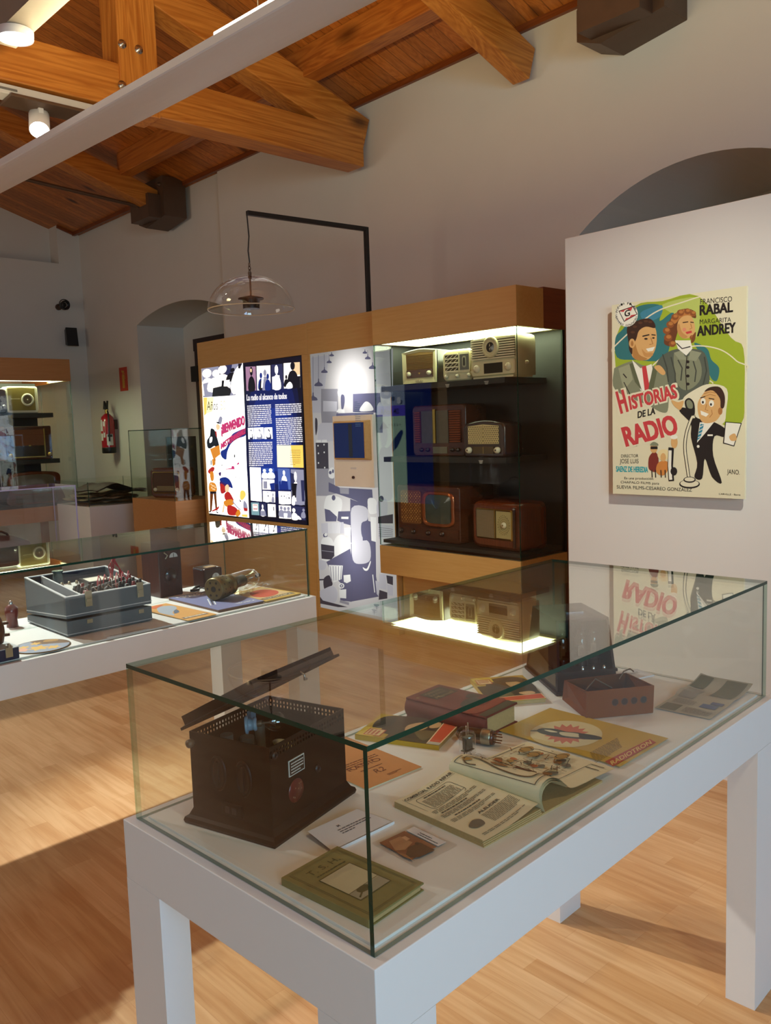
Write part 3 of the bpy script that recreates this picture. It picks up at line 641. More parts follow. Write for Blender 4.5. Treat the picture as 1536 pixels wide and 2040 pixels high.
# ================================================================ WALL DISPLAY UNITS (front faces at X 4.20)
XU, XBX = 4.20, 4.035
UT = 2.372
def photo(a, x0, y0, x1, y1, bg, figs, cap=True):
    """a small printed photo: background, then simple figures"""
    if isinstance(x0, tuple): q = [x0, y0, x1, y1]
    else: q = [(x0, y0), (x1, y0), (x1, y1), (x0, y1)]
    a.poly(bg, q)
    def L(s, t):
        s = min(1, max(0, s)); t = min(1, max(0, t))
        return tuple((q[0][k] * (1 - s) + q[1][k] * s) * (1 - t) + (q[3][k] * (1 - s) + q[2][k] * s) * t for k in (0, 1))
    for kind, m, pts in figs:
        if kind == 'b': a.blob(m, [L(*p) for p in pts], 3)
        elif kind == 'p': a.poly(m, [L(*p) for p in pts])
        elif kind == 'man':   # head x, head y, size
            x, y, s = pts
            a.poly(m, [L(x + s * .16 * math.cos(t), y + s * .2 * math.sin(t)) for t in [2 * PI * k / 12 for k in range(12)]])
            a.blob(m, [L(x - s * .34, min(1, y + s * .95)), L(x - s * .3, y + s * .4), L(x, y + s * .2), L(x + s * .3, y + s * .4), L(x + s * .34, min(1, y + s * .95))], 3)
# ---- left unit with the blue and the film poster light boxes
u1 = thing('light_box_cabinet', 'beech panel cabinet with the backlit Años 50 poster and blue text panel', 'display cabinet', (XU, 6.22, 0))
def wloc(g, o): g.T = Matrix.Translation(-Vector(o.location)); return g
g = wloc(G(BEECH), u1)
ya, yb = 7.062, 5.392; pa, pb, pz0, pz1 = 7.02, 5.468, .752, 2.132
g.box(XU, yb, pz1, XW - .02, ya, UT); g.box(XU, yb, 0, XW - .02, ya, pz0); g.box(XU, pa, pz0, XW - .02, ya, pz1); g.box(XU, yb, pz0, XW - .02, pb, pz1)
g.build('carcass', u1, bevel=.002)
PX = XU + .006
g = wloc(G(BLACK), u1); g.box(PX + .004, pb, pz0, PX + .05, pa, pz1); g.build('light_box', u1)
E1, E2, E3 = 1.7, 1.0, 0.55
gW, gWH, gBL, gBD, gNV = glow('#fffdf6', 2.4), glow('#fff6ea', 1.5), glow('#1c3fae', .55), glow('#0c1240', .22), glow('#3a3f70', .6)
gOR, gYE, gRE, gMA, gPU, gSK, gDK, gGR, gCY = glow('#f0952c', .9), glow('#ffd060', 1.2), glow('#d02a28', .8), glow('#d83a7c', .9), glow('#5a2c80', .5), glow('#ffd9a8', 1.0), glow('#191c36', .3), glow('#a0a0b8', .9), glow('#8fb8c0', .8)
gBR, gTX, gLB = glow('#8a4a1c', .6), glow('#f4f0f4', 1.0), glow('#6f86d8', .9)
M6 = lambda x, y: pxmap((PX, 0, 0), (1, 0, 0), Matrix.Translation(u1.location), 390, 700, 6.678)(x, y)
M7o = (860 - 700) * 6.678
N_ = (-1, 0, 0)
g = G(); a = Art(g, M6, N_, step=.00002, base=.0002)
# poster side
a.poly(gW, [(75, 210), (628, 148), (715, 2215), (160, 2150)])
a.poly(gYE, [(100, 615), (150, 612), (140, 830), (112, 860)]); a.poly(glow('#fff0b8', 1.3), [(150, 612), (240, 606), (220, 800), (140, 830)])
photo(a, (75, 212), (622, 150), (530, 585), (98, 612), gGR, [
    ('p', gNV, [(.42, .0), (.75, .0), (.75, .45), (.42, .5)]), ('man', gWH, (.13, .22, .75)), ('p', gGR, [(.02, .55), (.28, .5), (.3, 1), (.05, 1)]), ('man', gWH, (.36, .25, .6)), ('man', gWH, (.52, .15, .7)),
    ('p', gDK, [(.30, .72), (.52, .68), (.7, .7), (.85, .82), (.82, 1), (.28, 1)]), ('man', gDK, (.78, .2, .35)), ('b', gWH, [(.85, .2), (1.02, .1), (1.02, .95), (.8, .75)]), ('p', gDK, [(.9, .02), (.99, .02), (.97, .18), (.92, .16)]), ('p', gW, [(.35, .5), (.75, .5), (.72, .62), (.4, .66)]), ('p', gDK, [(.53, .5), (.6, .5), (.6, .76), (.54, .76)])])
a.text(glow('#6a5a20', .4), 'Años', (150, 785), (294, 776), (150, 665), -.0); a.text(glow('#ffe9b0', 1.0), '50', (330, 778), (400, 774), (326, 656), -.005)
a.text(gNV, 'LOLITA SEVILLA', (380, 912), (540, 908), (380, 880), .0)
# title lettering in red on the blue banner
a.blob(gBL, [(440, 1200), (480, 1110), (560, 1060), (660, 1030), (662, 1120), (560, 1160), (470, 1230), (420, 1340), (405, 1440), (345, 1400), (335, 1330), (400, 1290)])
def ban(s, bl, br, tl): a.text(gRE, s, (bl[0] + 5, bl[1] + 6), (br[0] + 5, br[1] + 6), (tl[0] + 5, tl[1] + 6), .05, .15); a.text(gMA, s, bl, br, tl, .04, .15)
ban('¡BIENVENIDO', (345, 1130), (655, 1000), (330, 980)); ban('MISTER', (335, 1300), (500, 1185), (330, 1225)); ban('MARSHALL!', (500, 1185), (662, 1085), (498, 1110))
# generic cheerful figures under it
a.blob(gDK, [(200, 1030), (245, 1040), (270, 1100), (300, 1200), (320, 1290), (300, 1340), (255, 1260), (200, 1290), (160, 1280), (150, 1190), (190, 1120)]); a.blob(gW, [(190, 1150), (220, 1140), (215, 1200), (185, 1215)])
a.blob(gSK, [(270, 990), (290, 965), (320, 985), (318, 1030), (285, 1045)]); a.blob(gGR, [(300, 930), (325, 865), (355, 890), (335, 970)]); a.poly(gDK, [(268, 940), (305, 938), (325, 965), (290, 960)])
a.poly(gRE, [(258, 1060), (278, 1065), (285, 1140), (270, 1135)])
y = M7o
def S(pts): return [(px, py + M7o) for px, py in pts]
a.poly(gOR, S([(190, 230), (312, 178), (330, 300), (235, 370)])); a.poly(gOR, S([(215, 370), (265, 350), (262, 440), (225, 460)])); a.poly(gDK, S([(200, 380), (212, 380), (212, 450), (200, 440)]))
a.blob(gRE, S([(165, 520), (215, 470), (250, 480), (235, 530), (185, 560)])); a.blob(gOR, S([(190, 540), (235, 540), (240, 640), (205, 650)])); a.blob(gOR, S([(185, 680), (260, 690), (280, 790), (185, 800)])); a.poly(gDK, S([(190, 795), (275, 795), (275, 825), (190, 825)]))
for k in range(7): a.el(gSK, 205 + (k * 37) % 65, M7o + 700 + (k * 23) % 75, 10)
a.poly(gBR, S([(190, 825), (235, 825), (215, 1050), (190, 1060)])); a.poly(gBR, S([(240, 825), (275, 825), (290, 1060), (265, 1040)])); a.poly(gDK, S([(170, 1060), (215, 1050), (190, 1080)])); a.poly(gDK, S([(265, 1050), (310, 1080), (285, 1085)]))
a.blob(gRE, S([(215, 1050), (270, 1020), (310, 990), (300, 1030), (230, 1060)]))
a.blob(gBL, S([(325, 620), (400, 605), (460, 650), (495, 750), (440, 730), (360, 690), (325, 660)])); a.blob(gPU, S([(325, 660), (390, 690), (470, 720), (420, 760), (390, 810), (340, 820), (325, 740)])); a.blob(gRE, S([(330, 690), (385, 720), (400, 760), (375, 820), (335, 800)]))
a.blob(gSK, S([(392, 730), (425, 700), (445, 740), (435, 800), (400, 800)])); a.blob(gRE, S([(385, 830), (440, 800), (490, 870), (500, 920), (400, 910)])); a.blob(gOR, S([(385, 920), (480, 900), (510, 960), (420, 1000), (375, 960)])); a.poly(gSK, S([(370, 960), (390, 970), (375, 1070), (350, 1080)]))
a.blob(gRE, S([(430, 980), (520, 1000), (570, 1060), (545, 1110), (450, 1110), (420, 1060)])); a.blob(gOR, S([(570, 1030), (600, 1090), (560, 1130), (530, 1100)])); a.line(gGR, S([(495, 930), (560, 1010), (600, 1040)]), 12)
a.blob(gYE, S([(600, 790), (650, 790), (665, 850), (620, 910), (590, 880)])); a.poly(gDK, S([(580, 890), (610, 930), (590, 935)])); a.blob(gGR, S([(640, 920), (680, 960), (690, 1050), (640, 1040)])); a.poly(gRE, S([(640, 1010), (690, 1020), (690, 1060), (645, 1055)])); a.poly(gYE, S([(610, 1100), (690, 1100), (690, 1140), (620, 1130)]))
a.poly(gMA, S([(400, 492), (475, 485), (480, 455), (512, 458), (520, 500), (400, 500)])); a.poly(gPU, S([(305, 545), (340, 535), (335, 590), (312, 585)])); a.poly(gMA, S([(555, 420), (580, 405), (580, 430), (545, 445)]))
r_ = random.Random(5)
for k in range(46):
    x, yy = r_.uniform(255, 390), M7o + r_.uniform(330, 450) if k < 22 else 0
    if k >= 22: x, yy = r_.uniform(370, 650), M7o + r_.uniform(530, 620)
    a.line(gDK, [(x, yy), (x + r_.uniform(-14, 14), yy + r_.uniform(8, 34))], 4)
a.rect(gDK, 512, M7o + 305, 526, M7o + 342)
# blue side
BLQ = [(628, 148), (1408, 62), (1485, 2310), (713, 2215)]
a.poly(gBD, BLQ)
def bl(s, t): return tuple((BLQ[0][k] * (1 - s) + BLQ[1][k] * s) * (1 - t) + (BLQ[3][k] * (1 - s) + BLQ[2][k] * s) * t for k in (0, 1))
for k, (lo, hi) in enumerate(((.10, .90), (.18, .82), (.26, .74), (.34, .66))):
    a.blob(glow('#' + ('10226a', '132c86', '1838a2', '2044b8')[k], .3 + .1 * k), [bl(.0 + .04 * k, .5), bl(.08 + .05 * k, lo), bl(.5, lo - .04), bl(.86 - .05 * k, lo), bl(.96 - .05 * k, .5), bl(.9 - .06 * k, hi), bl(.5, hi + .03), bl(.06 + .05 * k, hi)], 5)
for q, figs in (
    (((665, 205), (800, 200), (808, 520), (678, 525)), [('p', glow('#c090b0', .8), [(0, 0), (1, 0), (1, 1), (0, 1)]), ('man', gDK, (.55, .2, .95)), ('p', gDK, [(.3, .5), (.75, .5), (.75, 1), (.3, 1)]), ('b', gSK, [(.45, .1), (.6, .1), (.6, .22), (.45, .22)])]),
    (((812, 195), (995, 185), (1000, 510), (822, 520)), [('p', gWH, [(0, 0), (1, 0), (1, .4), (0, .5)]), ('man', gBL, (.3, .4, .6)), ('man', gGR, (.6, .3, .7)), ('man', gBL, (.8, .45, .6)), ('p', gDK, [(.25, .6), (.5, .6), (.35, 1), (.15, 1)]), ('p', gW, [(.35, .5), (.5, .5), (.4, .9), (.3, .9)])]),
    (((1008, 178), (1155, 165), (1168, 495), (1018, 505)), [('p', gNV, [(0, 0), (1, 0), (1, 1), (0, 1)]), ('man', gW, (.45, .22, .95)), ('p', gW, [(.05, .5), (.7, .45), (.75, 1), (.05, 1)])]),
    (((1172, 158), (1388, 142), (1395, 480), (1178, 495)), [('p', gSK, [(.5, 0), (1, 0), (1, .5), (.6, .5)]), ('man', gDK, (.55, .12, .9)), ('p', gDK, [(.35, .35), (.7, .35), (.75, 1), (.4, 1)]), ('man', gDK, (.15, .55, .4)), ('b', gW, [(.15, .88), (.35, .75), (.5, .85), (.5, 1), (.15, 1)]), ('p', gDK, [(.75, .55), (1, .55), (1, 1), (.75, 1)])])):
    photo(a, *q, gWH, figs)
for q in (((698, 1018), (772, 1015), (778, 1165), (704, 1168)), ((778, 1015), (905, 1012), (910, 1160), (786, 1165)), ((915, 1015), (1020, 1010), (1028, 1162), (918, 1165))):
    photo(a, *q, gW, [('man', gNV if q[0][0] != 778 else gGR, (.55, .3, .8)), ('man', gW, (.5, .36, .5))])
a.text(gTX, 'La radio al alcance de todos', (683, 655), (1215, 632), (682, 575), .045)
a.words(gTX, (688, 722), (1004, 706), 15, 11, 26.4, .55, 1); a.words(gTX, (1060, 705), (1405, 690), 15, 6, 26.5, .6, 2); a.words(gTX, (1068, 890), (1412, 874), 15, 14, 26.2, .55, 3); a.words(gTX, (708, 1210), (1022, 1202), 15, 13, 25.2, .6, 4)
a.poly(gYE, [(1082, 1250), (1430, 1248), (1440, 1548), (1090, 1540)]); a.poly(glow('#fff2c8', 1.4), [(1082, 1250), (1270, 1249), (1300, 1543), (1090, 1540)]); a.words(gBR, (1262, 1312), (1400, 1312), 6, 9, 24, .5, 5)
for q, bg, figs in (
    (((722, 472), (868, 476), (886, 930), (738, 914)), gW, []),
    (((885, 484), (1045, 486), (1052, 620), (890, 618)), glow('#3f62c0', .9), [('man', gW, (.2, .25, .8)), ('man', gW, (.72, .2, .9))]),
    (((890, 632), (1050, 638), (1055, 772), (892, 770)), gWH, [('p', gBL, [(.6, .4), (1, .3), (1, 1), (.7, 1)]), ('p', gGR, [(.1, .2), (.4, .2), (.4, .9), (.1, .9)])]),
    (((897, 786), (1000, 790), (996, 936), (900, 930)), gWH, [('man', gNV, (.6, .2, .5)), ('man', gW, (.55, .3, .8))]),
    (((1002, 795), (1062, 797), (1062, 942), (1002, 936)), gWH, [('man', gGR, (.5, .3, .8))]),
    (((1095, 490), (1255, 493), (1272, 770), (1108, 772)), glow('#5a74c0', .9), [('man', gW, (.5, .2, .6)), ('p', gBL, [(.3, .55), (.75, .6), (.8, 1), (.1, 1)]), ('p', gBL, [(.05, .6), (.2, .6), (.2, 1), (.05, 1)])]),
    (((1268, 500), (1440, 505), (1455, 975), (1282, 968)), gGR, [('p', gNV, [(0, .1), (.4, .15), (.3, .6), (0, .6)]), ('man', gWH, (.35, .2, .7)), ('p', gDK, [(.05, .4), (.5, .4), (.45, .8), (.05, .8)]), ('man', gGR, (.7, .1, .9)), ('p', gNV, [(.75, .3), (1, .3), (1, .9), (.8, .9)]), ('b', gWH, [(.05, .8), (.25, .75), (.25, 1), (.02, 1)])]),
    (((1105, 790), (1270, 796), (1275, 960), (1112, 958)), gWH, [('man', gNV, (.35, .15, .4)), ('man', gW, (.35, .25, .8)), ('man', gNV, (.75, .3, .4)), ('man', gW, (.72, .4, .7))]),
    (((740, 940), (845, 942), (852, 1112), (748, 1105)), gCY, [('p', gWH, [(.2, .12), (.85, .12), (.85, .68), (.2, .68)]), ('p', gRE, [(.28, .18), (.78, .18), (.78, .55), (.28, .55)]), ('p', gWH, [(.32, .23), (.74, .23), (.74, .48), (.32, .48)])]),
    (((855, 950), (940, 955), (952, 1122), (858, 1118)), gNV, [('man', gWH, (.45, .25, .8)), ('p', gGR, [(.1, .6), (.8, .6), (.9, 1), (.1, 1)])]),
    (((962, 960), (1066, 966), (1072, 1136), (968, 1130)), gWH, [('p', gNV, [(.7, .2), (.8, .2), (.8, .5), (.7, .5)])]),
    (((1110, 978), (1270, 984), (1276, 1160), (1116, 1150)), gWH, [('man', gGR, (.2, .2, .7)), ('man', gGR, (.5, .25, .7)), ('man', gGR, (.8, .22, .7)), ('p', gW, [(.4, .6), (.7, .6), (.65, 1), (.42, 1)])]),
    (((1282, 990), (1455, 1000), (1468, 1178), (1288, 1168)), gNV, [('man', gWH, (.15, .3, .8)), ('b', gWH, [(.3, .7), (.5, .7), (.7, .95), (.45, .95)]), ('man', gGR, (.9, .25, .6))])):
    photo(a, *[(x, yy + M7o) for x, yy in q], bg, figs)
g.build('backlit_print', u1)

# ---- middle unit with the backlit newsroom photo
u2 = thing('photo_light_cabinet', 'beech panel cabinet with the tall backlit newsroom photo and a small screen panel', 'display cabinet', (XU, 4.91, 0))
ya, yb = 5.390, 4.436; pa, pb, pz0, pz1 = 5.362, 4.448, .085, 2.128
g = wloc(G(BEECH), u2)
g.box(XU, yb, pz1, XW - .02, ya, UT + .004); g.box(XU, yb, 0, XW - .02, ya, pz0); g.box(XU, pa, pz0, XW - .02, ya, pz1); g.box(XU + .004, yb, pz0, XW - .02, pb, pz1)
g.build('carcass', u2, bevel=.002)
def newsroom_base():
    # back light: strong behind the top centre and lower centre
    m, nt, b = nodes('backlit_photo'); N = nt.nodes; L = nt.links
    tc = N.new('ShaderNodeTexCoord'); acc = None
    for (cy, cz, ry, rz, s) in ((-.05, 1.86, .42, .42, 2.6), (.02, .62, .45, .60, 1.0), (0, .9, 2.5, 2.5, .55)):
        mp = N.new('ShaderNodeMapping'); mp.vector_type = 'POINT'
        mp.inputs['Location'].default_value = (0, -cy / ry, -cz / rz); mp.inputs['Scale'].default_value = (0, 1 / ry, 1 / rz); L.new(tc.outputs['Object'], mp.inputs['Vector'])
        gr = N.new('ShaderNodeTexGradient'); gr.gradient_type = 'QUADRATIC_SPHERE'; L.new(mp.outputs['Vector'], gr.inputs['Vector'])
        mu = N.new('ShaderNodeMath'); mu.operation = 'MULTIPLY_ADD'; mu.inputs[1].default_value = s
        L.new(gr.outputs['Fac'], mu.inputs[0])
        if acc: L.new(acc, mu.inputs[2])
        else: mu.inputs[2].default_value = .16
        acc = mu.outputs[0]
    return acc, nt
def lit_photo(h):
    k = 'backlit_photo_' + h
    if k in MATS: return MATS[k]
    acc, nt = newsroom_base(); b = nt.nodes['Principled BSDF']
    b.inputs['Base Color'].default_value = (.02, .02, .02, 1); b.inputs['Emission Color'].default_value = (*lin(h), 1)
    b.inputs['Roughness'].default_value = 0.25
    nt.links.new(acc, b.inputs['Emission Strength']); MATS[k] = [m for m in bpy.data.materials if m.node_tree == nt][0]; return MATS[k]
pW, pL, pM, pD, pK, pBg = lit_photo('#fffef8'), lit_photo('#d8d6dc'), lit_photo('#a6a4ac'), lit_photo('#686884'), lit_photo('#44434f'), lit_photo('#e6e2de')
FU0 = pxmap((XU + .004, 0, 0), (1, 0, 0), Matrix.Translation(u2.location), 600, 690, 7.555)
FU = lambda x, y: FU0(min(x, 1385), y)
y2 = (950 - 690) * 7.555
g = G(); a = Art(g, FU, N_, step=.00002, base=.0002)
g.m(pBg).box(.006, pb - u2.location.y, pz0, .03, pa - u2.location.y, pz1)
g.m(pBg).face((.0055, pb - 4.91, pz0), (.0055, pa - 4.91, pz0), (.0055, pa - 4.91, pz1), (.0055, pb - 4.91, pz1))
def P2(pts): return [(px, py + y2) for px, py in pts]
a.poly(pL, [(150, 170), (420, 130), (330, 800), (310, 1000), (170, 1000)]); a.poly(pM, [(300, 640), (550, 640), (560, 1020), (480, 1150), (310, 1160), (300, 1000)])
a.poly(pL, [(330, 820), (540, 830), (540, 980), (330, 980)])
for (lx, ly, s, tp) in ((262, 595, 62, 130), (350, 395, 48, 120), (422, 248, 38, 115), (1003, 190, 42, 60), (1075, 335, 54, 60), (1180, 525, 66, 60), (460, 145, 34, 108), (960, 105, 34, 70), (180, 810, 66, 150)):
    a.blob(pD, [(lx - s, ly), (lx - s * .8, ly - s * .55), (lx - .2 * s, ly - s * .95), (lx - s * .12, ly - s * 1.7), (lx + s * .12, ly - s * 1.7), (lx + .2 * s, ly - s * .95), (lx + s * .8, ly - s * .55), (lx + s, ly), (lx, ly + 6)], 3); a.line(pD, [(lx, ly - s * 1.6), (lx - 3, tp)], 5)
a.blob(pW, [(590, 640), (650, 640), (665, 740), (640, 760), (560, 745), (550, 670), (575, 690)]); a.el(pL, 622, 605, 18, 24); a.blob(pD, [(600, 740), (650, 740), (655, 850), (630, 950), (605, 930)]); a.poly(pW, [(530, 990), (560, 940), (650, 950), (655, 1005)])
a.poly(pD, [(780, 715), (1190, 700), (1210, 1000), (780, 990)]); a.blob(pW, [(880, 970), (930, 870), (980, 830), (1040, 860), (1090, 950), (1020, 975)]); a.poly(pD, [(530, 1010), (780, 1000), (1090, 1000), (1090, 1050), (530, 1050)])
a.poly(pL, [(310, 1150), (500, 1150), (520, 1420), (250, 1440), (250, 1200)]); a.poly(pK, [(218, 1450), (405, 1450), (415, 1850), (232, 1840)]); a.poly(pW, [(230, 1410), (300, 1408), (300, 1445), (230, 1450)]); a.poly(pW, [(312, 1408), (388, 1405), (388, 1445), (312, 1448)])
for px_, py_ in ((255, 1495), (345, 1480), (262, 1610), (348, 1595), (262, 1755), (356, 1825)): a.el(pW, px_, py_, 10, 14, 10)
a.blob(pK, [(215, 1080), (245, 1110), (245, 1250), (222, 1340), (210, 1200)])
a.poly(pM, [(232, 1840), (500, 1840), (500, 2080), (600, 2200), (380, 2250), (230, 2250)]); a.blob(pW, [(415, 1960), (420, 1850), (490, 1830), (500, 1960), (470, 1990)]); a.el(pD, 440, 1900, 22, 26); a.el(pD, 480, 1880, 14, 30)
# desks and typists (lower half)
a.poly(pD, P2([(415, 80), (580, 160), (1070, 190), (1080, 330), (1000, 440), (760, 330), (560, 260), (415, 220)])); a.poly(pM, P2([(580, 160), (720, 170), (720, 260), (590, 250)]))
a.poly(pD, P2([(740, 330), (1000, 430), (1010, 660), (1120, 700), (1130, 1500), (1180, 1800), (740, 1880), (760, 1300), (740, 560)]))
a.blob(pL, P2([(760, 470), (980, 460), (1000, 640), (910, 700), (920, 900), (1030, 1000), (1040, 1250), (900, 1310), (780, 1250), (760, 900)]))
a.blob(pW, P2([(345, 440), (380, 300), (460, 280), (600, 330), (610, 480), (545, 620), (470, 590), (360, 490)])); a.el(pD, 490, y2 + 315, 28, 40)
a.poly(pD, P2([(355, 480), (430, 500), (540, 600), (530, 670), (370, 670)])); a.poly(pD, P2([(560, 520), (745, 515), (750, 730), (640, 700), (545, 660)])); a.poly(pW, P2([(605, 600), (715, 600), (712, 635), (605, 632)]))
a.poly(pL, P2([(300, 700), (640, 680), (650, 850), (310, 850)]))
for k in range(9): a.line(pW, P2([(410 + k * 22, 690), (418 + k * 20, 850)]), 9)
a.poly(pW, P2([(650, 770), (750, 760), (745, 880), (655, 880)])); a.el(pD, 365, y2 + 880, 34, 34); a.el(pW, 372, y2 + 870, 22, 24)
a.blob(pW, P2([(500, 960), (560, 880), (640, 880), (710, 960), (760, 1000), (700, 1070), (690, 1190), (600, 1215), (515, 1190), (500, 1060)])); a.blob(pW, P2([(300, 1000), (330, 920), (430, 910), (490, 990), (480, 1040), (320, 1060)]))
a.poly(pK, P2([(300, 1010), (500, 1040), (500, 1190), (450, 1250), (310, 1230)])); a.poly(pW, P2([(310, 1235), (450, 1245), (440, 1270), (320, 1260)])); a.line(pM, P2([(310, 1110), (490, 1130)]), 8)
a.poly(pD, P2([(380, 1280), (740, 1080), (780, 1300), (760, 1880), (590, 1860), (600, 1600), (480, 1480)]))
a.poly(pW, P2([(415, 1325), (630, 1335), (610, 1540), (490, 1590), (450, 1480)]))
for k in range(5): a.line(pD, P2([(440 + k * 42, 1345), (462 + k * 33, 1560)]), 7)
a.poly(pW, P2([(640, 1480), (740, 1470), (750, 1570), (690, 1600), (645, 1580)])); a.el(pW, 610, y2 + 1640, 42, 40); a.el(pD, 610, y2 + 1640, 26, 24); a.el(pW, 610, y2 + 1640, 12)
a.poly(pW, P2([(575, 1700), (680, 1690), (680, 1830), (580, 1820)]))
a.blob(pL, P2([(250, 1260), (370, 1270), (380, 1350), (340, 1400), (250, 1380)])); a.blob(pK, P2([(340, 1540), (420, 1480), (460, 1560), (470, 1630), (360, 1700)])); a.line(pK, P2([(245, 1550), (350, 1545)]), 22)
a.blob(pL, P2([(270, 1740), (340, 1690), (480, 1640), (550, 1740), (520, 1880), (400, 1900), (300, 1860)])); a.poly(pK, P2([(270, 1780), (330, 1860), (560, 1920), (700, 1960), (560, 1960), (260, 1900)])); a.poly(pM, P2([(590, 1850), (725, 1890), (720, 1930), (580, 1890)]))
a.blob(pW, P2([(1005, 340), (1090, 320), (1140, 380), (1150, 530), (1060, 560), (1020, 520)])); a.poly(pD, P2([(920, 700), (1010, 700), (1040, 860), (1030, 950), (930, 960)])); a.poly(pW, P2([(1045, 600), (1130, 610), (1130, 980), (1060, 960)]))
a.blob(pW, P2([(930, 1360), (990, 1380), (1040, 1270), (1050, 1290), (1010, 1400), (960, 1410)])); a.line(pW, P2([(1080, 1470), (1110, 1740)]), 14); a.poly(pL, P2([(1120, 1560), (1180, 1580), (1170, 1800), (1140, 1760)]))
# part of the photo behind the showcase's end glass
a.poly(pL, [(1120, 60), (1420, 30), (1430, 600), (1130, 560)]); a.blob(pM, [(1200, 640), (1230, 590), (1330, 640), (1380, 700), (1330, 780), (1210, 770)]); a.poly(pD, [(1120, 1030), (1230, 1030), (1230, 1300), (1120, 1300)]); a.blob(pL, [(1140, 1000), (1150, 890), (1190, 840), (1240, 900), (1250, 1010), (1200, 1030)])
a.blob(pL, P2([(1150, 380), (1290, 340), (1290, 590), (1160, 610)])); a.el(pK, 1210, y2 + 330, 36, 46); a.poly(pK, P2([(1160, 600), (1400, 560), (1400, 700), (1160, 700)])); a.poly(pL, P2([(1160, 700), (1390, 740), (1395, 900), (1170, 930)]))
for k in range(5): a.line(pK, P2([(1170, 760 + k * 32), (1390, 790 + k * 28)]), 5)
a.poly(pL, P2([(1180, 1460), (1280, 1470), (1290, 1700), (1180, 1680)])); a.poly(pK, P2([(1285, 1480), (1440, 1500), (1435, 1630), (1300, 1600)])); a.poly(pL, P2([(1290, 1610), (1440, 1640), (1430, 1790), (1310, 1780)])); a.poly(pK, P2([(1180, 1700), (1300, 1740), (1300, 1830), (1170, 1850)]))
g.build('backlit_print', u2)
# small screen panel standing off the photo
sx = XU - .045
q0, q1, q2, q3 = atx(662, 829, sx), atx(741, 826, sx), atx(742.5, 973, sx), atx(667.5, 967, sx)
pl = thing('screen_panel', 'small cream info panel with a dark blue hooded screen fixed on the newsroom photo', 'info screen', (sx, (q0.y + q1.y) / 2, (q2.z + q3.z) / 2))
hw, hh = abs(q0.y - q1.y) / 2, (q0.z + q1.z) / 2 - pl.location.z
g = G(mat('panel_cream', '#fdf8ee', 0.5, var=.02)); g.box(0, -hw, 0, .046, hw, hh); g.build('backplate', pl, bevel=.002)
g = G(BEECH); s0, s1 = hh * .40, hh * .91; sw = hw * .93
g.hexa([(-.035, -sw * .84, s0), (0, -sw, s0 - .012), (0, sw, s0 - .012), (-.035, sw * .84, s0)], [(-.035, -sw * .84, s1), (0, -sw, s1 + .01), (0, sw, s1 + .01), (-.035, sw * .84, s1)]); g.build('hood', pl, bevel=.004)
g = G(mat('screen_blue', '#101c40', .15, var=.1, emit='#14306a', estr=.35)); g.box(-.039, -sw * .80, s0 + .006, -.034, sw * .80, s1 - .006)
a = Art(g, lambda x, y: Vector((-.039, x, y)), N_); a.rect(mat('screen_grey', '#20242c', .2, emit='#242a38', estr=.35), -sw * .2, s0 + .014, sw * .0, s1 - .014)
a.words(mat('screen_text', '#405a70', .3, emit='#4a6a88', estr=.5), (-sw * .4, s1 - .03), (-sw * .68, s1 - .03), .004, 14, -.0135, .6, 3)
g.build('screen', pl)
g = G(mat('push_button', '#3a1410', .3)); g.lathe([(.010, 0), (.011, .012), (.004, .018), (.0, .018)], (0, .0, hh * .135), (-1, 0, 0), 16); g.build('push_button', pl)
g = G(WHITE); g.box(-.004, -.03, hh * .25, 0, .03, hh * .275); g.build('label_strip', pl)

# ---- glazed showcase unit
u3 = thing('radio_showcase', 'glazed beech wall showcase with black shelves and lit top holding old radios', 'display cabinet', (XBX, 3.79, 0))
ya, yb = 4.432, 3.166
g = wloc(G(BEECH), u3)
FZ0, FZ1, BZ0, BZ1 = 2.108, 2.345, .495, .700
# top fascia: front board, end return, top; open below to the light diffuser
g.box(XBX, yb, FZ0, XBX + .02, ya, FZ1); g.box(XBX + .02, yb, FZ0, 4.30, yb + .02, FZ1); g.box(XBX + .02, ya - .02, FZ0, 4.30, ya, FZ1); g.box(XBX + .02, yb + .02, FZ1 - .02, 4.30, ya - .02, FZ1)
g.build('top_fascia', u3, bevel=.0015)
g = wloc(G(BEECHD), u3); g.box(4.30, yb, FZ0 + .04, XW - .02, ya, FZ1 + .01); g.box(4.52, yb, FZ0, XW - .02, ya, FZ0 + .04); g.box(4.30, yb, FZ0, 4.52, yb + .02, FZ0 + .04); g.build('rear_top', u3)
g = wloc(G(BEECHD), u3); g.box(4.52, yb + .004, 0, XW - .02, ya, FZ0); g.build('rear_body', u3)
g = wloc(G(BEECH), u3); g.box(XBX, yb, BZ0, XBX + .02, ya, BZ1 - .004); g.box(XBX + .02, yb, BZ0, 4.52, yb + .02, BZ1 - .004); g.box(XBX + .02, ya - .02, BZ0, XU, ya, BZ1 - .004); g.box(XBX + .02, yb + .02, BZ0, 4.52, ya - .02, BZ0 + .02); g.build('bottom_fascia', u3, bevel=.0015)
g = wloc(G(BEECH), u3); g.box(XU + .05, yb + .05, 0, 4.52, ya - .005, BZ0); g.build('plinth', u3)
g = wloc(G(BLACK), u3); g.box(XBX + .02, yb + .02, .715, 4.495, ya - .02, .738); g.build('display_floor', u3)
g = wloc(G(BLACK), u3); g.box(4.495, yb + .002, .7, 4.52, ya - .004, FZ0); g.build('back_board', u3)
g = wloc(G(BLACK), u3); g.box(XU, ya - .003, .7, 4.495, ya + .003, FZ0); g.build('side_board', u3)
for z in (1.325, 1.817):
    g = wloc(G(BLACK), u3); g.box(4.075, yb + .13, z - .035, 4.495, ya - .03, z); g.build('shelf', u3)
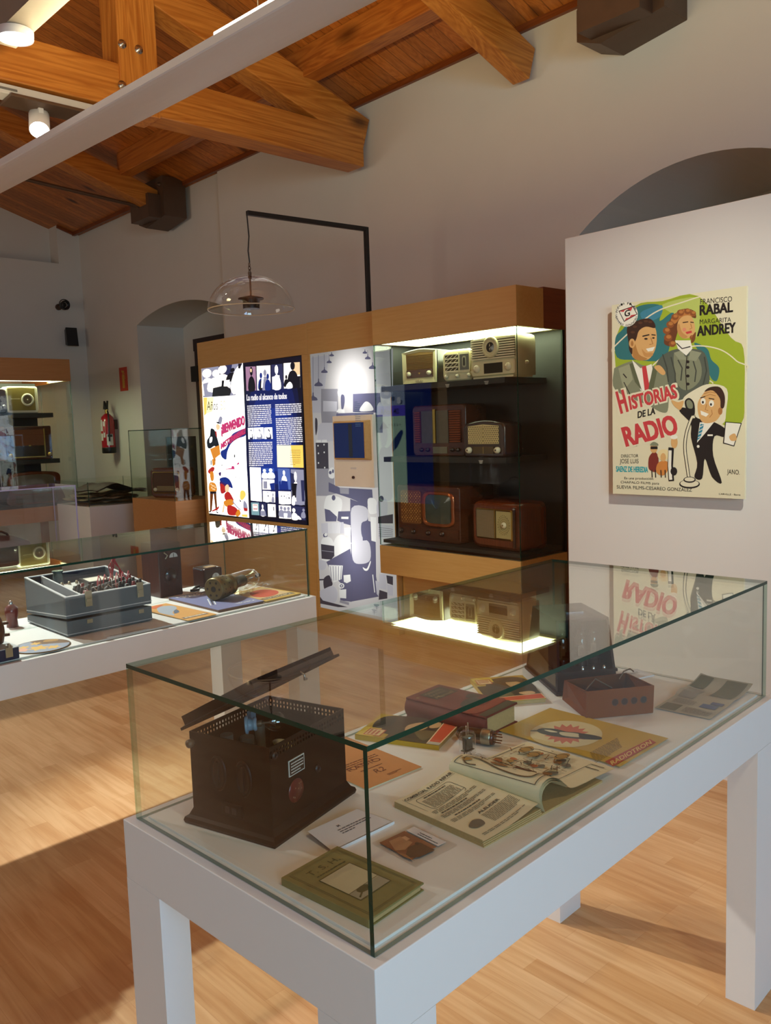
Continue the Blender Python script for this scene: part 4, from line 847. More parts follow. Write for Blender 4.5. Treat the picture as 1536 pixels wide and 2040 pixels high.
g = wloc(G(mat('cream_lining', '#e6dcb8', .5)), u3); g.box(XBX + .02, yb + .02, FZ0 + .001, 4.495, yb + .04, FZ0 + .03); g.box(XBX + .02, ya - .05, FZ0 + .001, 4.495, ya - .02, FZ0 + .03); g.box(XBX + .02, yb + .04, FZ0 + .001, XBX + .035, ya - .05, FZ0 + .03); g.box(4.44, yb + .04, FZ0 + .001, 4.495, ya - .05, FZ0 + .03); g.build('light_frame', u3)
g = wloc(G(mat('showcase_light', '#303028', .4, var=0, emit='#f4ffd4', estr=14.0)), u3); g.box(XBX + .035, yb + .04, FZ0 + .008, 4.44, ya - .05, FZ0 + .014); g.build('light_diffuser', u3, 'bright greenish white light diffuser')
g = wloc(G(), u3); pane(g, XBX + .002, yb + .004, BZ1, XBX + .010, ya - .002, FZ0, 'x', EDGE); g.build('front_glass', u3, 'clear front glass')
g = wloc(G(), u3); pane(g, XBX + .010, yb + .004, BZ1, 4.495, yb + .012, FZ0, 'y', EDGEL); g.build('side_glass', u3, 'clear end glass')
g = wloc(G(), u3); pane(g, XBX + .010, ya - .012, BZ1, XU + .0, ya - .004, FZ0, 'y', EDGEL); g.build('side_glass', u3, 'clear end glass')
g = wloc(G(CHROME), u3); g.lathe([(.012, 0), (.012, .004), (.006, .005), (.006, .002)], (4.495, 3.50, 1.36), (-1, 0, 0), 16); g.build('lock', u3)
for yy, zz in ((3.77, 1.80), (3.44, 1.80), (3.50, 1.308)):
    g = G(); a = Art(g, lambda x, y: Vector((4.075 - XBX, x - 3.79, y)), N_)
    for k in range(3): a.rect(ink('#c8c8c0'), yy - .018 + k * .003, zz - k * .008, yy + .018 - k * .004, zz - k * .008 - .004)
    g.build('shelf_label', u3)

# ================================================================ RADIOS IN THE SHOWCASE  (local: x right, y back, z up)
RZ = -PI / 2
def knob(parent, x, y, z, r, d, m, name='knob', m2=None, ax=(0, -1, 0)):
    g = G(m); g.lathe([(r, 0), (r, d * .55), (r * .8, d * .6), (r * .72, d), (0, d)], (x, y, z), ax, 20)
    if m2: g.m(m2); g.lathe([(r * .3, d * 1.02), (0, d * 1.02)], (x, y, z), ax, 12, caps=False); 
    return g.build(name, parent)
def body(parent, m, w, h, d, r, ro=0.01, name='case', taper=0.0, top=None):
    # rounded cabinet: front outline w x h with corner radius r, depth d
    g = G(m); pr = top if top else rrect(-w / 2, 0, w / 2, h, r, 6)
    n = len(pr); cx, cz = 0, h / 2
    rings = []
    for (yy, s) in ((ro * .0, -ro * .9), (ro * .3, -ro * .3), (ro, 0), (d - ro, -taper), (d, -taper - ro)):
        rings.append([(x + (-s if x < cx else s) * min(1, abs(x - cx) / (w * .25)), yy, z + (-s if z < cz else s) * min(1, abs(z - cz) / (h * .25))) for x, z in pr])
    vs = [p for rr in rings for p in rr]
    g.add(vs, [(k * n + i, k * n + (i + 1) % n, (k + 1) * n + (i + 1) % n, (k + 1) * n + i) for k in range(len(rings) - 1) for i in range(n)], True)
    g.add(rings[0], [list(range(n))]); g.add(rings[-1], [list(range(n))[::-1]])
    return g.build(name, parent)
def fr(m=None): return G(m)
FRP = lambda y0_=0.0: (lambda x, z: Vector((x, y0_, z)))
def radio(label, y, z, x=4.12, rz=0.0, group=None): return thing('radio', label, 'radio', (x, y, z), RZ + rz)
# r1 cream and brown
t = radio('dark radio with cream front frame and brown dial strip, left on the top shelf', 4.07, 1.817, 4.13, .10)
body(t, mat('radio_dark_shell', '#1c1713', .35, var=.1, coat=.3), .30, .245, .21, .02, .008, top=[(-.15, 0), (.15, 0), (.153, .222)] + [(.153 - .306 * k / 8, .222 + .018 * math.sin(PI * k / 8)) for k in range(1, 8)] + [(-.153, .222)])
g = G(CREAM); fo = [(-.143, .008), (.143, .008), (.146, .218), (0, .233), (-.146, .218)]; fi = [(-.112, .045), (.112, .045), (.118, .206), (0, .216), (-.118, .206)]
g.add([(x, -.012, z) for x, z in fo] + [(x, -.002, z) for x, z in fi] + [(x, .004, z) for x, z in fo] , [(i, (i + 1) % 5, 5 + (i + 1) % 5, 5 + i) for i in range(5)] + [(i, 10 + i, 10 + (i + 1) % 5, (i + 1) % 5) for i in range(5)]); g.build('front_frame', t)
g = G(mat('grille_cloth', '#8a6a34', .8, var=.25, scale=120)); g.add([(x, -.003, z) for x, z in fi], [(0, 1, 2, 3, 4)])
g.m(mat('grille_cloth_line', '#6d4f22', .8)); [g.box(-.110, -.005, .105 + k * .011, .112, -.002, .110 + k * .011) for k in range(9)]; g.build('speaker_cloth', t)
g = G(WALN); g.box(-.112, -.008, .046, .112, -.002, .098); g.m(BRASS).prism([(-.008, .078), (0, .066), (.008, .078)], .0085, .0095, fr=((0, 0, 0), (1, 0, 0), (0, 0, 1), (0, -1, 0))); g.build('dial_strip', t)
for x in (-.088, .088): knob(t, x, -.008, .072, .015, .022, IVORY)
g = G(CREAM); [g.box(-.030 + k * .013, -.018, .016, -.020 + k * .013, -.010, .028) for k in range(5)]; g.build('push_keys', t)
# r2 small cream radio with lattice grille
t = radio('small cream rounded radio with lattice grille, middle of the top shelf', 3.725, 1.817, 4.13, .08)
body(t, CREAM, .255, .205, .15, .04, .014)
g = G(CREAM); g.prism(rrect(-.105, .055, .105, .183, .012), 0, .008, fr=((0, -.002, 0), (1, 0, 0), (0, 0, 1), (0, -1, 0))); g.build('front_bezel', t, bevel=.002)
g = G(mat('grille_backing', '#4a4530', .8)); g.box(-.094, -.012, .064, .012, -.0101, .174)  # dark backing sheet behind the lattice bars
g.m(IVORY)
for k in range(5): g.box(-.094, -.016, .062 + k * .027, .012, -.011, .069 + k * .027)
for r_i in range(4):
    for k in range(3):
        z0 = .069 + r_i * .027; x0 = -.094 + k * .0353
        g.prism([(x0, z0), (x0 + .006, z0), (x0 + .0353, z0 + .02), (x0 + .029, z0 + .02)], .011, .0145, fr=((0, 0, 0), (1, 0, 0), (0, 0, 1), (0, -1, 0)))
g.build('lattice_grille', t)
g = G(mat('dial_dark', '#3a3a2c', .3)); g.box(.026, -.013, .070, .096, -.0101, .170); g.m(mat('dial_grey', '#8a8a70', .3)); g.prism(rrect(.046, .085, .078, .158, .014), .013, .0145, fr=((0, 0, 0), (1, 0, 0), (0, 0, 1), (0, -1, 0))); g.m(INK).prism(rrect(.054, .095, .070, .148, .008), .0146, .0155, fr=((0, 0, 0), (1, 0, 0), (0, 0, 1), (0, -1, 0))); g.build('tuning_dial', t)
for x in (-.092, 0, .092): knob(t, x, -.002, .034, .013, .016, IVORY)
[G(CREAM).box(x - .02, .02, -.0005, x + .02, .06, .006).build('foot', t) for x in (-.08, .08)]
# r3 big cream radio with round dial and louvres
t = radio('large cream radio with round clock dial and louvre grille, right on the top shelf', 3.39, 1.817, 4.10, .0)
t.location.y = 3.40
body(t, CREAM, .365, .268, .2, .03, .018, top=[(-.1825, .01), (.1825, .01), (.1825, .215), (.175, .25), (.15, .262), (0, .272), (-.15, .262), (-.175, .25), (-.1825, .215)])
g = G(mat('louvre_dark', '#6a6340', .7)); g.box(-.172, -.003, .118, .172, -.0015, .246)
g.m(IVORY); [g.box(-.174, -.014, .118 + k * .0145, .174, -.003, .126 + k * .0145) for k in range(9)]; g.build('louvre_grille', t)
g = G(CREAM); g.lathe([(.062, .0), (.066, .014), (.060, .022), (.050, .022), (.046, .016)], (-.01, -.003, .188), (0, -1, 0), 36); g.build('dial_ring', t)
g = G(mat('dial_black', '#20201c', .15, var=.2)); g.lathe([(.047, .015), (0, .018)], (-.01, -.003, .188), (0, -1, 0), 30); g.m(IVORY)
for k in range(12):
    an = 2 * PI * k / 12; g.lathe([(.003, .021), (0, .023)], (-.01 + .055 * math.cos(an), -.005, .188 + .055 * math.sin(an)), (0, -1, 0), 8)
g.prism([(-.012, .165), (-.006, .188), (-.014, .212), (-.018, .190)], .0195, .0205, fr=((0, 0, 0), (1, 0, 0), (0, 0, 1), (0, -1, 0))); g.build('clock_dial', t)
g = G(CREAM); g.prism(rrect(-.172, .02, .172, .108, .012), 0, .006, fr=((0, -.001, 0), (1, 0, 0), (0, 0, 1), (0, -1, 0))); g.build('control_panel', t, bevel=.002)
g = G(mat('dial_window', '#26261e', .1)); g.box(-.072, -.0095, .030, .075, -.006, .092); g.build('tuning_window', t)
for x in (-.128, .122): knob(t, x, -.007, .062, .024, .018, IVORY)
g = G(CREAM); g.box(-.16, -.01, .0, .16, .18, .011); g.build('foot_rail', t)
g = G(IVORY); g.lathe([(.012, 0), (.012, .012), (0, .014)], (.180, .09, .085), (1, 0, 0), 14); g.build('side_knob', t)
# r5 tall striped radio at the back of the middle shelf
t = radio('tall red brown radio with ribbed copper coloured columns, left on the middle shelf', 3.98, 1.325, 4.20, .0)
body(t, WALN, .50, .35, .22, .03, .01)
RIB = mat('copper_rib', '#8a4a30', .25, .4, var=.1)
for xs in (-.19, .16):
    g = G(RIB); w_ = .05 if xs < 0 else .10
    for k in range(14): g.lathe([(.007, 0), (.007, w_)], (xs - w_ / 2, -.006, .10 + k * .0155), (1, 0, 0), 10)
    g.build('ribbed_column', t)
g = G(mat('speaker_grey', '#4a4c48', .7, var=.4, scale=20)); g.box(-.155, -.006, .09, -.045, -.002, .31); g.box(-.015, -.006, .09, .095, -.002, .31); g.build('speaker_cloth', t)
g = G(BRASS); g.box(-.042, -.010, .09, -.020, -.002, .32); g.build('centre_bar', t)
g = G(mat('dial_plate', '#6d6a58', .3)); g.box(-.05, -.006, .02, .08, -.002, .065); g.build('tuning_dial', t)
for x in (-.16, -.10, .13, .18): knob(t, x, -.003, .045, .014, .018, BAKED)
# r4 dark radio with cream perforated grille
t = radio('dark brown radio with cream perforated grille and white knobs, right on the middle shelf', 3.495, 1.325, 4.10, .0)
body(t, BAKED, .345, .235, .18, .035, .014, top=[(-.165, 0), (.165, 0), (.1725, .03), (.1725, .19), (.155, .215)] + [(.155 - .31 * k / 8, .215 + .022 * math.sin(PI * k / 8)) for k in range(1, 8)] + [(-.155, .215), (-.1725, .19), (-.1725, .03)])
g = G(mat('cream_grille', '#d8c890', .6, var=.05)); g.prism([(-.125, .085), (.125, .085), (.125, .198), (0, .208), (-.125, .198)], .0, .004, fr=((0, -.001, 0), (1, 0, 0), (0, 0, 1), (0, -1, 0)))
g.m(mat('hole_dark', '#3a2a1a', .8))
for r_i in range(9):
    for k in range(17):
        g.prism(ell(-.116 + k * .0145 + (.00725 if r_i % 2 else 0), .092 + r_i * .0125, .0042, .0038, 8), .0051, .0053, fr=((0, 0, 0), (1, 0, 0), (0, 0, 1), (0, -1, 0)))
g.m(mat('cream_seam', '#b09a60', .6)).box(-.002, -.0056, .085, .002, -.005, .206)
g.build('perforated_grille', t)
g = G(mat('dial_bronze', '#4e3c1c', .25)); g.box(-.085, -.006, .022, .085, -.001, .068); g.m(BRASS).box(-.001, -.0065, .024, .001, -.006, .066); g.build('tuning_dial', t)
for x in (-.115, .118): knob(t, x, -.003, .046, .020, .026, IVORY, m2=BAKED)
# r6 wooden television
t = thing('television', 'wooden television with copper framed screen and diamond pattern speaker on the showcase floor', 'television', (4.15, 4.055, .7385), RZ)
body(t, WALN, .60, .385, .36, .02, .008)
g = G(mat('speaker_weave', '#703f18', .7, var=.2, scale=50)); g.prism(rrect(-.265, .115, -.055, .350, .025), .001, .003, fr=((0, 0, 0), (1, 0, 0), (0, 0, 1), (0, -1, 0)))
g.m(mat('weave_gold', '#d8a452', .5))
for i in range(15):
    for k in range(17):
        x, z = -.250 + i * .0128, .130 + k * .0128
        if (i + k) % 2 == 0 and ((i + k) % 8 < 4) != ((i - k) % 8 < 4):
            g.prism([(x - .005, z), (x, z - .005), (x + .005, z), (x, z + .005)], .0032, .0045, fr=((0, 0, 0), (1, 0, 0), (0, 0, 1), (0, -1, 0)))
        elif (i + k) % 2 == 0: g.prism([(x - .003, z), (x, z - .003), (x + .003, z), (x, z + .003)], .0032, .0042, fr=((0, 0, 0), (1, 0, 0), (0, 0, 1), (0, -1, 0)))
g.build('speaker_cloth', t)
COP = mat('copper_frame', '#a05a38', .22, .7, var=.08)
so = smooth_loop([(-.03, .12), (.09, .105), (.235, .12), (.25, .225), (.235, .335), (.09, .35), (-.03, .335), (-.045, .225)], 5); si = [(.1025 + (x - .1025) * .82, .228 + (z - .228) * .80) for x, z in so]
g = G(COP); n = len(so); g.add([(x, .0, z) for x, z in so] + [(x * 1 + 0, -.022, z) for x, z in [(.1025 + (x - .1025) * .93, .228 + (z - .228) * .92) for x, z in so]] + [(x, -.004, z) for x, z in si], [(k * n + i, k * n + (i + 1) % n, (k + 1) * n + (i + 1) % n, (k + 1) * n + i) for k in range(2) for i in range(n)], True); g.build('screen_frame', t)
g = G(mat('crt_glass', '#3c4a48', .08, var=.3, scale=8)); rows = [[(.1025 + (x - .1025) * s, -.004 - .014 * (1 - s * s), .228 + (z - .228) * s) for x, z in si + si[:1]] for s in (1, .8, .55, .3, .02)]; g.grid(rows); g.build('screen', t)
g = G(WALN); g.box(-.285, -.006, .03, .285, 0, .095); g.build('control_strip', t)
for x in (-.255, -.135, .01, .14): knob(t, x, -.006, .062, .019, .018, BAKED, m2=CHROME)
[G(BAKED).box(x - .03, .004, -.0005, x + .03, .09, .012).build('foot', t) for x in (-.25, .25)]
# r7 rounded wooden radio
t = radio('rounded red walnut radio with gold rimmed cloth and dial panel, right on the showcase floor', 3.415, .7385, 4.10, -.10)
body(t, WALNR, .44, .305, .26, .05, .03)
g = G(BRASS); o_ = rrect(-.172, .068, .155, .262, .014); i_ = rrect(-.164, .076, .147, .254, .010); n = len(o_)
g.add([(x, -.002, z) for x, z in o_] + [(x, -.008, z) for x, z in i_], [(i, (i + 1) % n, n + (i + 1) % n, n + i) for i in range(n)], True); g.build('front_rim', t)
g = G(mat('cloth_grey', '#8a7a60', .8, var=.15, scale=160)); g.box(-.165, -.005, .076, .0, -.001, .255)
g.m(mat('cloth_thread', '#746448', .8)); [g.box(-.165, -.0055, .082 + k * .0088, .0, -.0049, .0828 + k * .0088) for k in range(20)]; [g.box(-.160 + k * .0088, -.0055, .076, -.1592 + k * .0088, -.0049, .255) for k in range(18)]; g.build('speaker_cloth', t)
g = G(BRASS); g.box(.002, -.010, .076, .010, -.001, .255); g.build('divider_bar', t)
g = G(mat('dial_cream', '#b8ac78', .3, var=.12, scale=30)); g.box(.014, -.006, .08, .147, -.001, .25); g.m(mat('dial_line', '#6a6038', .4))
for k in range(3): g.lathe([(.05 - k * .012, .0065), (.048 - k * .012, .0065)], (.085, 0, .165), (0, -1, 0), 30, caps=False)
for k in range(22):
    an = 2 * PI * k / 22; g.box(.08 + .05 * math.cos(an) - .002, -.0066, .165 + .06 * math.sin(an) - .003, .08 + .05 * math.cos(an) + .002, -.006, .165 + .06 * math.sin(an) + .003)
g.build('tuning_dial', t)
knob(t, .085, -.006, .165, .019, .014, IVORY, 'tuning_knob', BRASS)
g = G(BAKED); g.tube([(.18, -.012, .03), (.18, -.016, .15), (.18, -.012, .28)], .010, 10); g.m(CHROME).cyl((.18, -.014, .268), (.18, -.014, .276), .0105, n=10); g.build('corner_pillar', t)
[G(mat('green_foot', '#1f4a40', .4)).cyl((x, yy, -.0), (x, yy, .012), .02, n=14).build('foot', t) for x in (-.16, .16) for yy in (.05, .2)]
# ================================================================ HANGING SOUND DOME
px = atx(735, 625, 4.25); topz = 2.975; ex, ey = 3.285, 4.80
t = thing('sound_dome_lamp', 'clear hanging sound dome on a bent black bracket above the cabinets', 'hanging lamp', (4.25, px.y, 2.376))
g = loc(G(BLACKP), t)
g.box(4.235, px.y - .015, 2.376, 4.265, px.y + .015, topz + .015)
d = Vector((ex - 4.25, ey - px.y, 0)); L_ = d.length; d.normalize(); nn = Vector((-d.y, d.x, 0)) * .015
o = Vector((4.25, px.y, topz)); g.hexa([o + nn - Vector((0, 0, .015)), o - nn - Vector((0, 0, .015)), o + d * L_ - nn - Vector((0, 0, .015)), o + d * L_ + nn - Vector((0, 0, .015))], [o + nn + Vector((0, 0, .015)), o - nn + Vector((0, 0, .015)), o + d * L_ - nn + Vector((0, 0, .015)), o + d * L_ + nn + Vector((0, 0, .015))])
g.build('bracket', t, bevel=.003)
E_ = Vector((ex, ey, topz)); DZ = 2.36
def onray(u, v, e=E_): return hit(u, v, e, FW.cross(Vector((0, 0, 1))).cross(Vector((0, 0, 1))))
dm = onray(497, 590); ca = onray(500, 545); ht_ = onray(499, 540)
ctr = Vector((ex, ey, 0)); rim = onray(497, 617).z; tp = onray(498, 549).z
g = loc(G(BLACKP), t); g.tube([(ex, ey, topz - .01), (ex + .008, ey, topz - .15), (ex - .004, ey, tp + .16), (ex + .003, ey, tp + .085)], .0045); g.build('cable', t)
g = loc(G(STEEL), t)
for k in range(3): g.tube([(ex + .008 * math.cos(q_) * (k % 2), ey + .008 * math.cos(q_) * ((k + 1) % 2), tp + .07 - k * .022 + .014 * math.sin(q_)) for q_ in [2 * PI * j / 12 for j in range(13)]], .003, 6)
g.cyl((ex, ey, tp - .02), (ex, ey, tp + .022), .012, n=12); g.build('chain_link', t)
RD = .287; hD = tp - rim
g = loc(G(glass_mat('dome_acrylic', (.97, .965, .96), .05)), t)
g.lathe([(RD * math.sin(a), hD * math.cos(a)) for a in [PI / 2 * k / 14 for k in range(0, 15)]], (ex, ey, rim), (0, 0, 1), 48, caps=False); g.build('dome', t)
g = loc(G(mat('dome_rim', '#b8a890', .3)), t); g.tube([(ex + RD * math.cos(a), ey + RD * math.sin(a), rim) for a in [2 * PI * k / 48 for k in range(49)]], .004, 6); g.build('dome_rim', t)
g = loc(G(mat('dome_stem', '#5a3a20', .4)), t); g.cyl((ex, ey, rim + .05), (ex, ey, tp), .006, n=10); g.build('stem', t)
g = loc(G(mat('speaker_brown', '#2a1a14', .45)), t); g.lathe([(.055, 0), (.058, .06), (.085, .062), (.085, .07), (.02, .085), (0, .085)], (ex, ey, rim + .005), (0, 0, 1), 24); g.build('speaker', t)
# ================================================================ GLASS TABLES
TH = 0.0496709
def table_frame(bx, by):
    M = loc_m((bx, by, 0), TH)
    return M, (lambda a, b, z=0.0: M @ Vector((a, b, z)))
LA, LB = 1.4448, 0.6477
def display_table(label, M, T, lx=0.0):
    p0 = M @ Vector((0, 0, 0)); LX = -lx; t = thing('display_table', label, 'display case', p0, TH)
    zt = T - .005; zb = T - .122; o = .018
    g = G(WHITE); g.box(LX - o, -o, zb, LA + o, LB + o, zt); g.build('table_slab', t, bevel=.0015)
    for cx, cy, lx_, ly_ in ((LX - o, -o, .122, .125), (LX - o, LB + o, .060, -.118), (LA + o, -o, -.118, .076), (LA + o, LB + o, -.118, -.095)):
        g = G(WHITE); g.box(cx, cy, 0, cx + lx_, cy + ly_, zb); g.build('leg', t)
    g = G(WHITE); g.box(LX + .016, .016, zt, LA - .016, LB - .016, T); g.build('display_board', t, bevel=.001)
    zg = T + .300; k = .008
    for nm, bx in (('front_glass', (LX, 0, zt + .001, LA, k, zg - k, 'y')), ('back_glass', (LX, LB - k, zt + .001, LA, LB, zg - k, 'y')), ('end_glass', (LX, k, zt + .001, LX + k, LB - k, zg - k, 'x')), ('end_glass', (LA - k, k, zt + .001, LA, LB - k, zg - k, 'x')), ('top_glass', (LX, 0, zg - k, LA, LB, zg, 'z'))):
        g = G(); pane(g, *bx, pale={'top_glass': 'k', 'front_glass': 'btr', 'end_glass': 'btk', 'back_glass': 'btlr'}[nm]); g.build(nm, t, 'clear glass pane with green edge')
    return t
M1, V1 = table_frame(0.72214, 0.83298); T1 = .819
M2, V2 = table_frame(0.82278, 2.88926); T2 = .806
display_table('near white display table under a glass box holding the open dark radio and books', M1, T1)
display_table('further white display table under a glass box holding the grey instrument case', M2, T2, .55)
def tab(M, T, name, label, cat, a, b, rot=0.0, z=0.0, group=None):
    p = M @ Vector((a, b, T + z)); return thing(name, label, cat, p, TH + rot, group)
def tmap(t, h, ox, oy, sc, T=None):
    return pxmap((0, 0, t.location.z + h), (0, 0, 1), loc_m(t.location, t.rotation_euler.z), ox, oy, sc)
UPZ = (0, 0, 1)
def rad(d): return math.radians(d)

# ---- open dark brown radio
W_, D_, HH = .255, .215, .176
t = tab(M1, T1, 'antique_radio', 'dark brown metal radio with its lid propped open and a clear bulb inside', 'radio', .095, .341, rad(12.8))
g = G(MBROWN)
q0 = [(0, 0), (W_, 0), (W_, D_), (0, D_)]
def ringq(i, z): return [(i, i, z), (W_ - i, i, z), (W_ - i, D_ - i, z), (i, D_ - i, z)]
rings = [ringq(*k) for k in ((.0, 0), (-.002, .006), (.0, .012), (.006, .016), (.010, .024), (.012, .028))]
vs = [p for r in rings for p in r]; g.add(vs, [(k * 4 + i, k * 4 + (i + 1) % 4, k * 4 + 4 + (i + 1) % 4, k * 4 + 4 + i) for k in range(5) for i in range(4)]); g.face(*rings[0][::-1]); g.build('base_moulding', t)
i0 = .012; x0, x1, y0_, y1_ = i0, W_ - i0, i0, D_ - i0; wt = .0025; zp = HH - .024
g = G(MBROWN); g.box(x0, y0_, .026, x1, y0_ + wt, zp); g.box(x0, y1_ - wt, .026, x1, y1_, zp); g.box(x0, y0_ + wt, .026, x0 + wt, y1_ - wt, HH); g.box(x1 - wt, y0_ + wt, .026, x1, y1_ - wt, zp); g.box(x0 + wt, y0_ + wt, .026, x1 - wt, y1_ - wt, .06)
# perforated upper bands (front, back, right)
def perf(axis, c, u0, u1):
    n = int((u1 - u0) / .0085); st = (u1 - u0) / n
    def bb(ua, ub, za, zb):
        if axis == 'x': g.box(ua, c, za, ub, c + wt, zb)
        else: g.box(c, ua, za, c + wt, ub, zb)
    for za, zb in ((zp, zp + .003), (zp + .0085, zp + .0115), (zp + .017, HH)): bb(u0, u1, za, zb)
    for k in range(n + 1):
        ua = u0 + k * st - .0021; ub = ua + .0042
        for za, zb in ((zp + .003, zp + .0085), (zp + .0115, zp + .017)): bb(max(u0, ua), min(u1, ub), za, zb)
perf('x', y0_, x0, x1); perf('x', y1_ - wt, x0, x1); perf('y', x1 - wt, y0_ + wt, y1_ - wt)
g.build('case', t)
# lid hinged at the back edge
lid = G(MBROWN); la = rad(28); LD = D_ - .01
hinge = Matrix.Translation(Vector((0, D_ - .006, HH + .004))) @ Matrix.Rotation(-la, 4, 'X')
lid.T = hinge
def lq(i, z): return [(.004 + i, -LD + i, z), (W_ - .004 - i, -LD + i, z), (W_ - .004 - i, -.002 - i, z), (.004 + i, -.002 - i, z)]
rr_ = [lq(-.004, 0), lq(-.004, .005), lq(.003, .007), lq(.003, .024)]
vs = [p for r in rr_ for p in r]; lid.add(vs, [(k * 4 + i, k * 4 + (i + 1) % 4, k * 4 + 4 + (i + 1) % 4, k * 4 + 4 + i) for k in range(3) for i in range(4)]); lid.face(*rr_[3])
lid.face(*[(x, y, .022) for x, y, z in lq(.005, 0)][::-1])
lo = lid.build('lid', t)
g = G(CHROME); g.T = hinge; g.tube([(W_ * .5, -LD - .004, .002), (W_ * .5, -LD - .010, -.006), (W_ * .5, -LD - .006, -.014), (W_ * .5 + .008, -LD - .004, -.014)], .0022); g.build('latch', lo)
g = G(mat('lid_rib', '#5a4a40', .35, .4)); g.T = hinge; g.box(.02, -LD * .5 - .004, .016, W_ - .02, -LD * .5 + .004, .020); g.build('rib', lo)
# interior: socket with bulb, brass dish, clip
sx_, sy_, sz_ = .095, .100, HH + .004
SOCK = mat('blue_porcelain', '#7f96a6', .3, var=.05)
dv = Vector((.58, -.80, .06)).normalized()
g = G(SOCK); g.lathe([(.0165, 0), (.0175, .004), (.0145, .005), (.0115, .006), (.011, .015), (.0135, .0165), (.012, .021), (.007, .0215)], (sx_ - .02, sy_ + .02, sz_), dv, 24)
g.build('lamp_socket', t, 'pale blue porcelain socket')
b0 = Vector((sx_ - .02, sy_ + .02, sz_)) + dv * .0215
g = G(STEEL); g.lathe([(.006, 0), (.0065, .006), (.006, .009)], b0, dv, 16); g.build('bulb_cap', t)
g = G(glass_mat('clear_bulb', (.95, .95, .94), .10)); g.lathe([(.0055, .008), (.0065, .014), (.012, .020), (.0165, .028), (.018, .036), (.0165, .044), (.011, .051), (.0, .054)], b0, dv, 28, caps=False); bo = g.build('bulb', t, 'clear round bulb')
g = G(STEEL); g.cyl(b0, b0 + dv * .022, .002, n=10); g.tube([b0 + dv * .022, b0 + dv * .036 + Vector((0, 0, .007)), b0 + dv * .034 - Vector((0, 0, .008)), b0 + dv * .022], .0007); g.build('filament', bo)
g = G(BRASS); g.lathe([(.0, 0), (.018, .003), (.024, .008), (.023, .009), (.0, .004)], (.085, .038, HH - .030), (0.2, -.2, 1), 24); g.build('brass_dish', t)
g = G(mat('valve_grey', '#8a8878', .3, .4)); g.cyl((.055, .15, .06), (.055, .15, HH - .012), .012, n=16); g.cyl((.15, .15, .06), (.15, .15, HH - .02), .010, n=16); g.cyl((.10, .14, .06), (.10, .14, HH - .03), .014, n=16); g.build('valves', t)
g = G(SOCK); g.box(.17, y1_ - .014, HH - .03, .185, y1_ - .004, HH - .012); g.build('terminal_block', t)
# front reliefs on the two visible faces
MB = mat('relief_brown', '#22110f', .45, var=.2)
for yy in (.075, .135):
    g = G(MBROWN); oo = ell(0, 0, .020, .034); ii = ell(0, 0, .013, .027); n = len(oo)
    g.add([(x0 - .0005, yy + p[0], .108 + p[1]) for p in oo] + [(x0 - .005, yy + p[0] * .85, .108 + p[1] * .9) for p in oo] + [(x0 - .001, yy + p[0], .108 + p[1]) for p in ii], [(k * n + i, k * n + (i + 1) % n, (k + 1) * n + (i + 1) % n, (k + 1) * n + i) for k in range(2) for i in range(n)], True)
    g.m(MB).face(*[(x0 - .0008, yy + p[0], .108 + p[1]) for p in ii]); g.box(x0 - .005, yy - .003, .086, x0 - .001, yy + .003, .130); g.build('oval_window', t)
g = G(MBROWN); g.box(x0 - .004, .080, .034, x0, .128, .056); g.m(MB); g.box(x0 - .006, .092, .038, x0 - .003, .102, .050); g.box(x0 - .006, .108, .038, x0 - .003, .118, .050); g.build('socket_plate', t, bevel=.001)
g = G(ink('#c8c4bc')); g.box(.062, y0_ - .0016, .104, .108, y0_, .134); g.m(mat('plate_black', '#241814', .4)); g.box(.064, y0_ - .0022, .106, .106, y0_ - .001, .132)
a = Art(g, lambda x, z: Vector((x, y0_ - .0022, z)), (0, -1, 0)); a.words(ink('#c8c4bc'), (.067, .126), (.103, .126), .0022, 4, -.0055, .8, 9); g.build('rating_plate', t, 'small black rating plate with white frame and print')
g = G(mat('dial_red', '#5a1e18', .3, var=.3)); g.lathe([(.022, 0), (.020, .002), (0, .0025)], (.082, y0_, .072), (0, -1, 0), 24); g.m(mat('dial_cream_dots', '#8a6a50', .5))
for k in range(7): g.lathe([(.0016, .0028), (0, .003)], (.082 + .012 * math.cos(k), y0_, .072 + .012 * math.sin(k * 1.3)), (0, -1, 0), 6)
g.build('dial', t, 'dark red round dial')
for x, z, r in ((.150, .088, .008), (.026, .158, .007)):
    g = G(MB); g.lathe([(r, 0), (r * .8, .003), (r * .5, .0035), (r * .5, .001)], (x, y0_, z), (0, -1, 0), 16); g.build('jack', t)
for x, y, d in ((x1, .10, (1, 0, 0)), (x0, D_ - .02, (-1, 0, 0))):
    g = G(STEEL); g.lathe([(.005, 0), (.008, .004), (.008, .012), (.003, .015)], (x, y, HH - .02), d, 12); g.build('knob', t)

# ---- tapered valve cabinet with glass valves, and the open chassis box before it
MBROWN_ = MBROWN; MBROWN = MBROWN3
t = tab(M1, T1, 'valve_radio', 'dark tapered cabinet radio with an open front showing tall glass valves', 'radio', 1.104, .413, rad(-37))
zc = .202; zl = .06; wq = .170; dq = .262
g = G(MBROWN); bt = [(0, 0, .006), (wq, 0, .006), (wq, dq, .006), (0, dq, .006)]; tp_ = [(0, .004, zc), (.146, .004, zc), (.146, .196, zc), (0, .196, zc)]
def lerp(s): return [tuple(a_ + (b_ - a_) * s for a_, b_ in zip(p, q)) for p, q in zip(bt, tp_)]
zs = (zl - .006) / (zc - .006); mid = lerp(zs)
g.add(bt + mid, [(3, 2, 1, 0), (0, 1, 5, 4), (1, 2, 6, 5), (2, 3, 7, 6), (3, 0, 4, 7), (4, 5, 6, 7)])
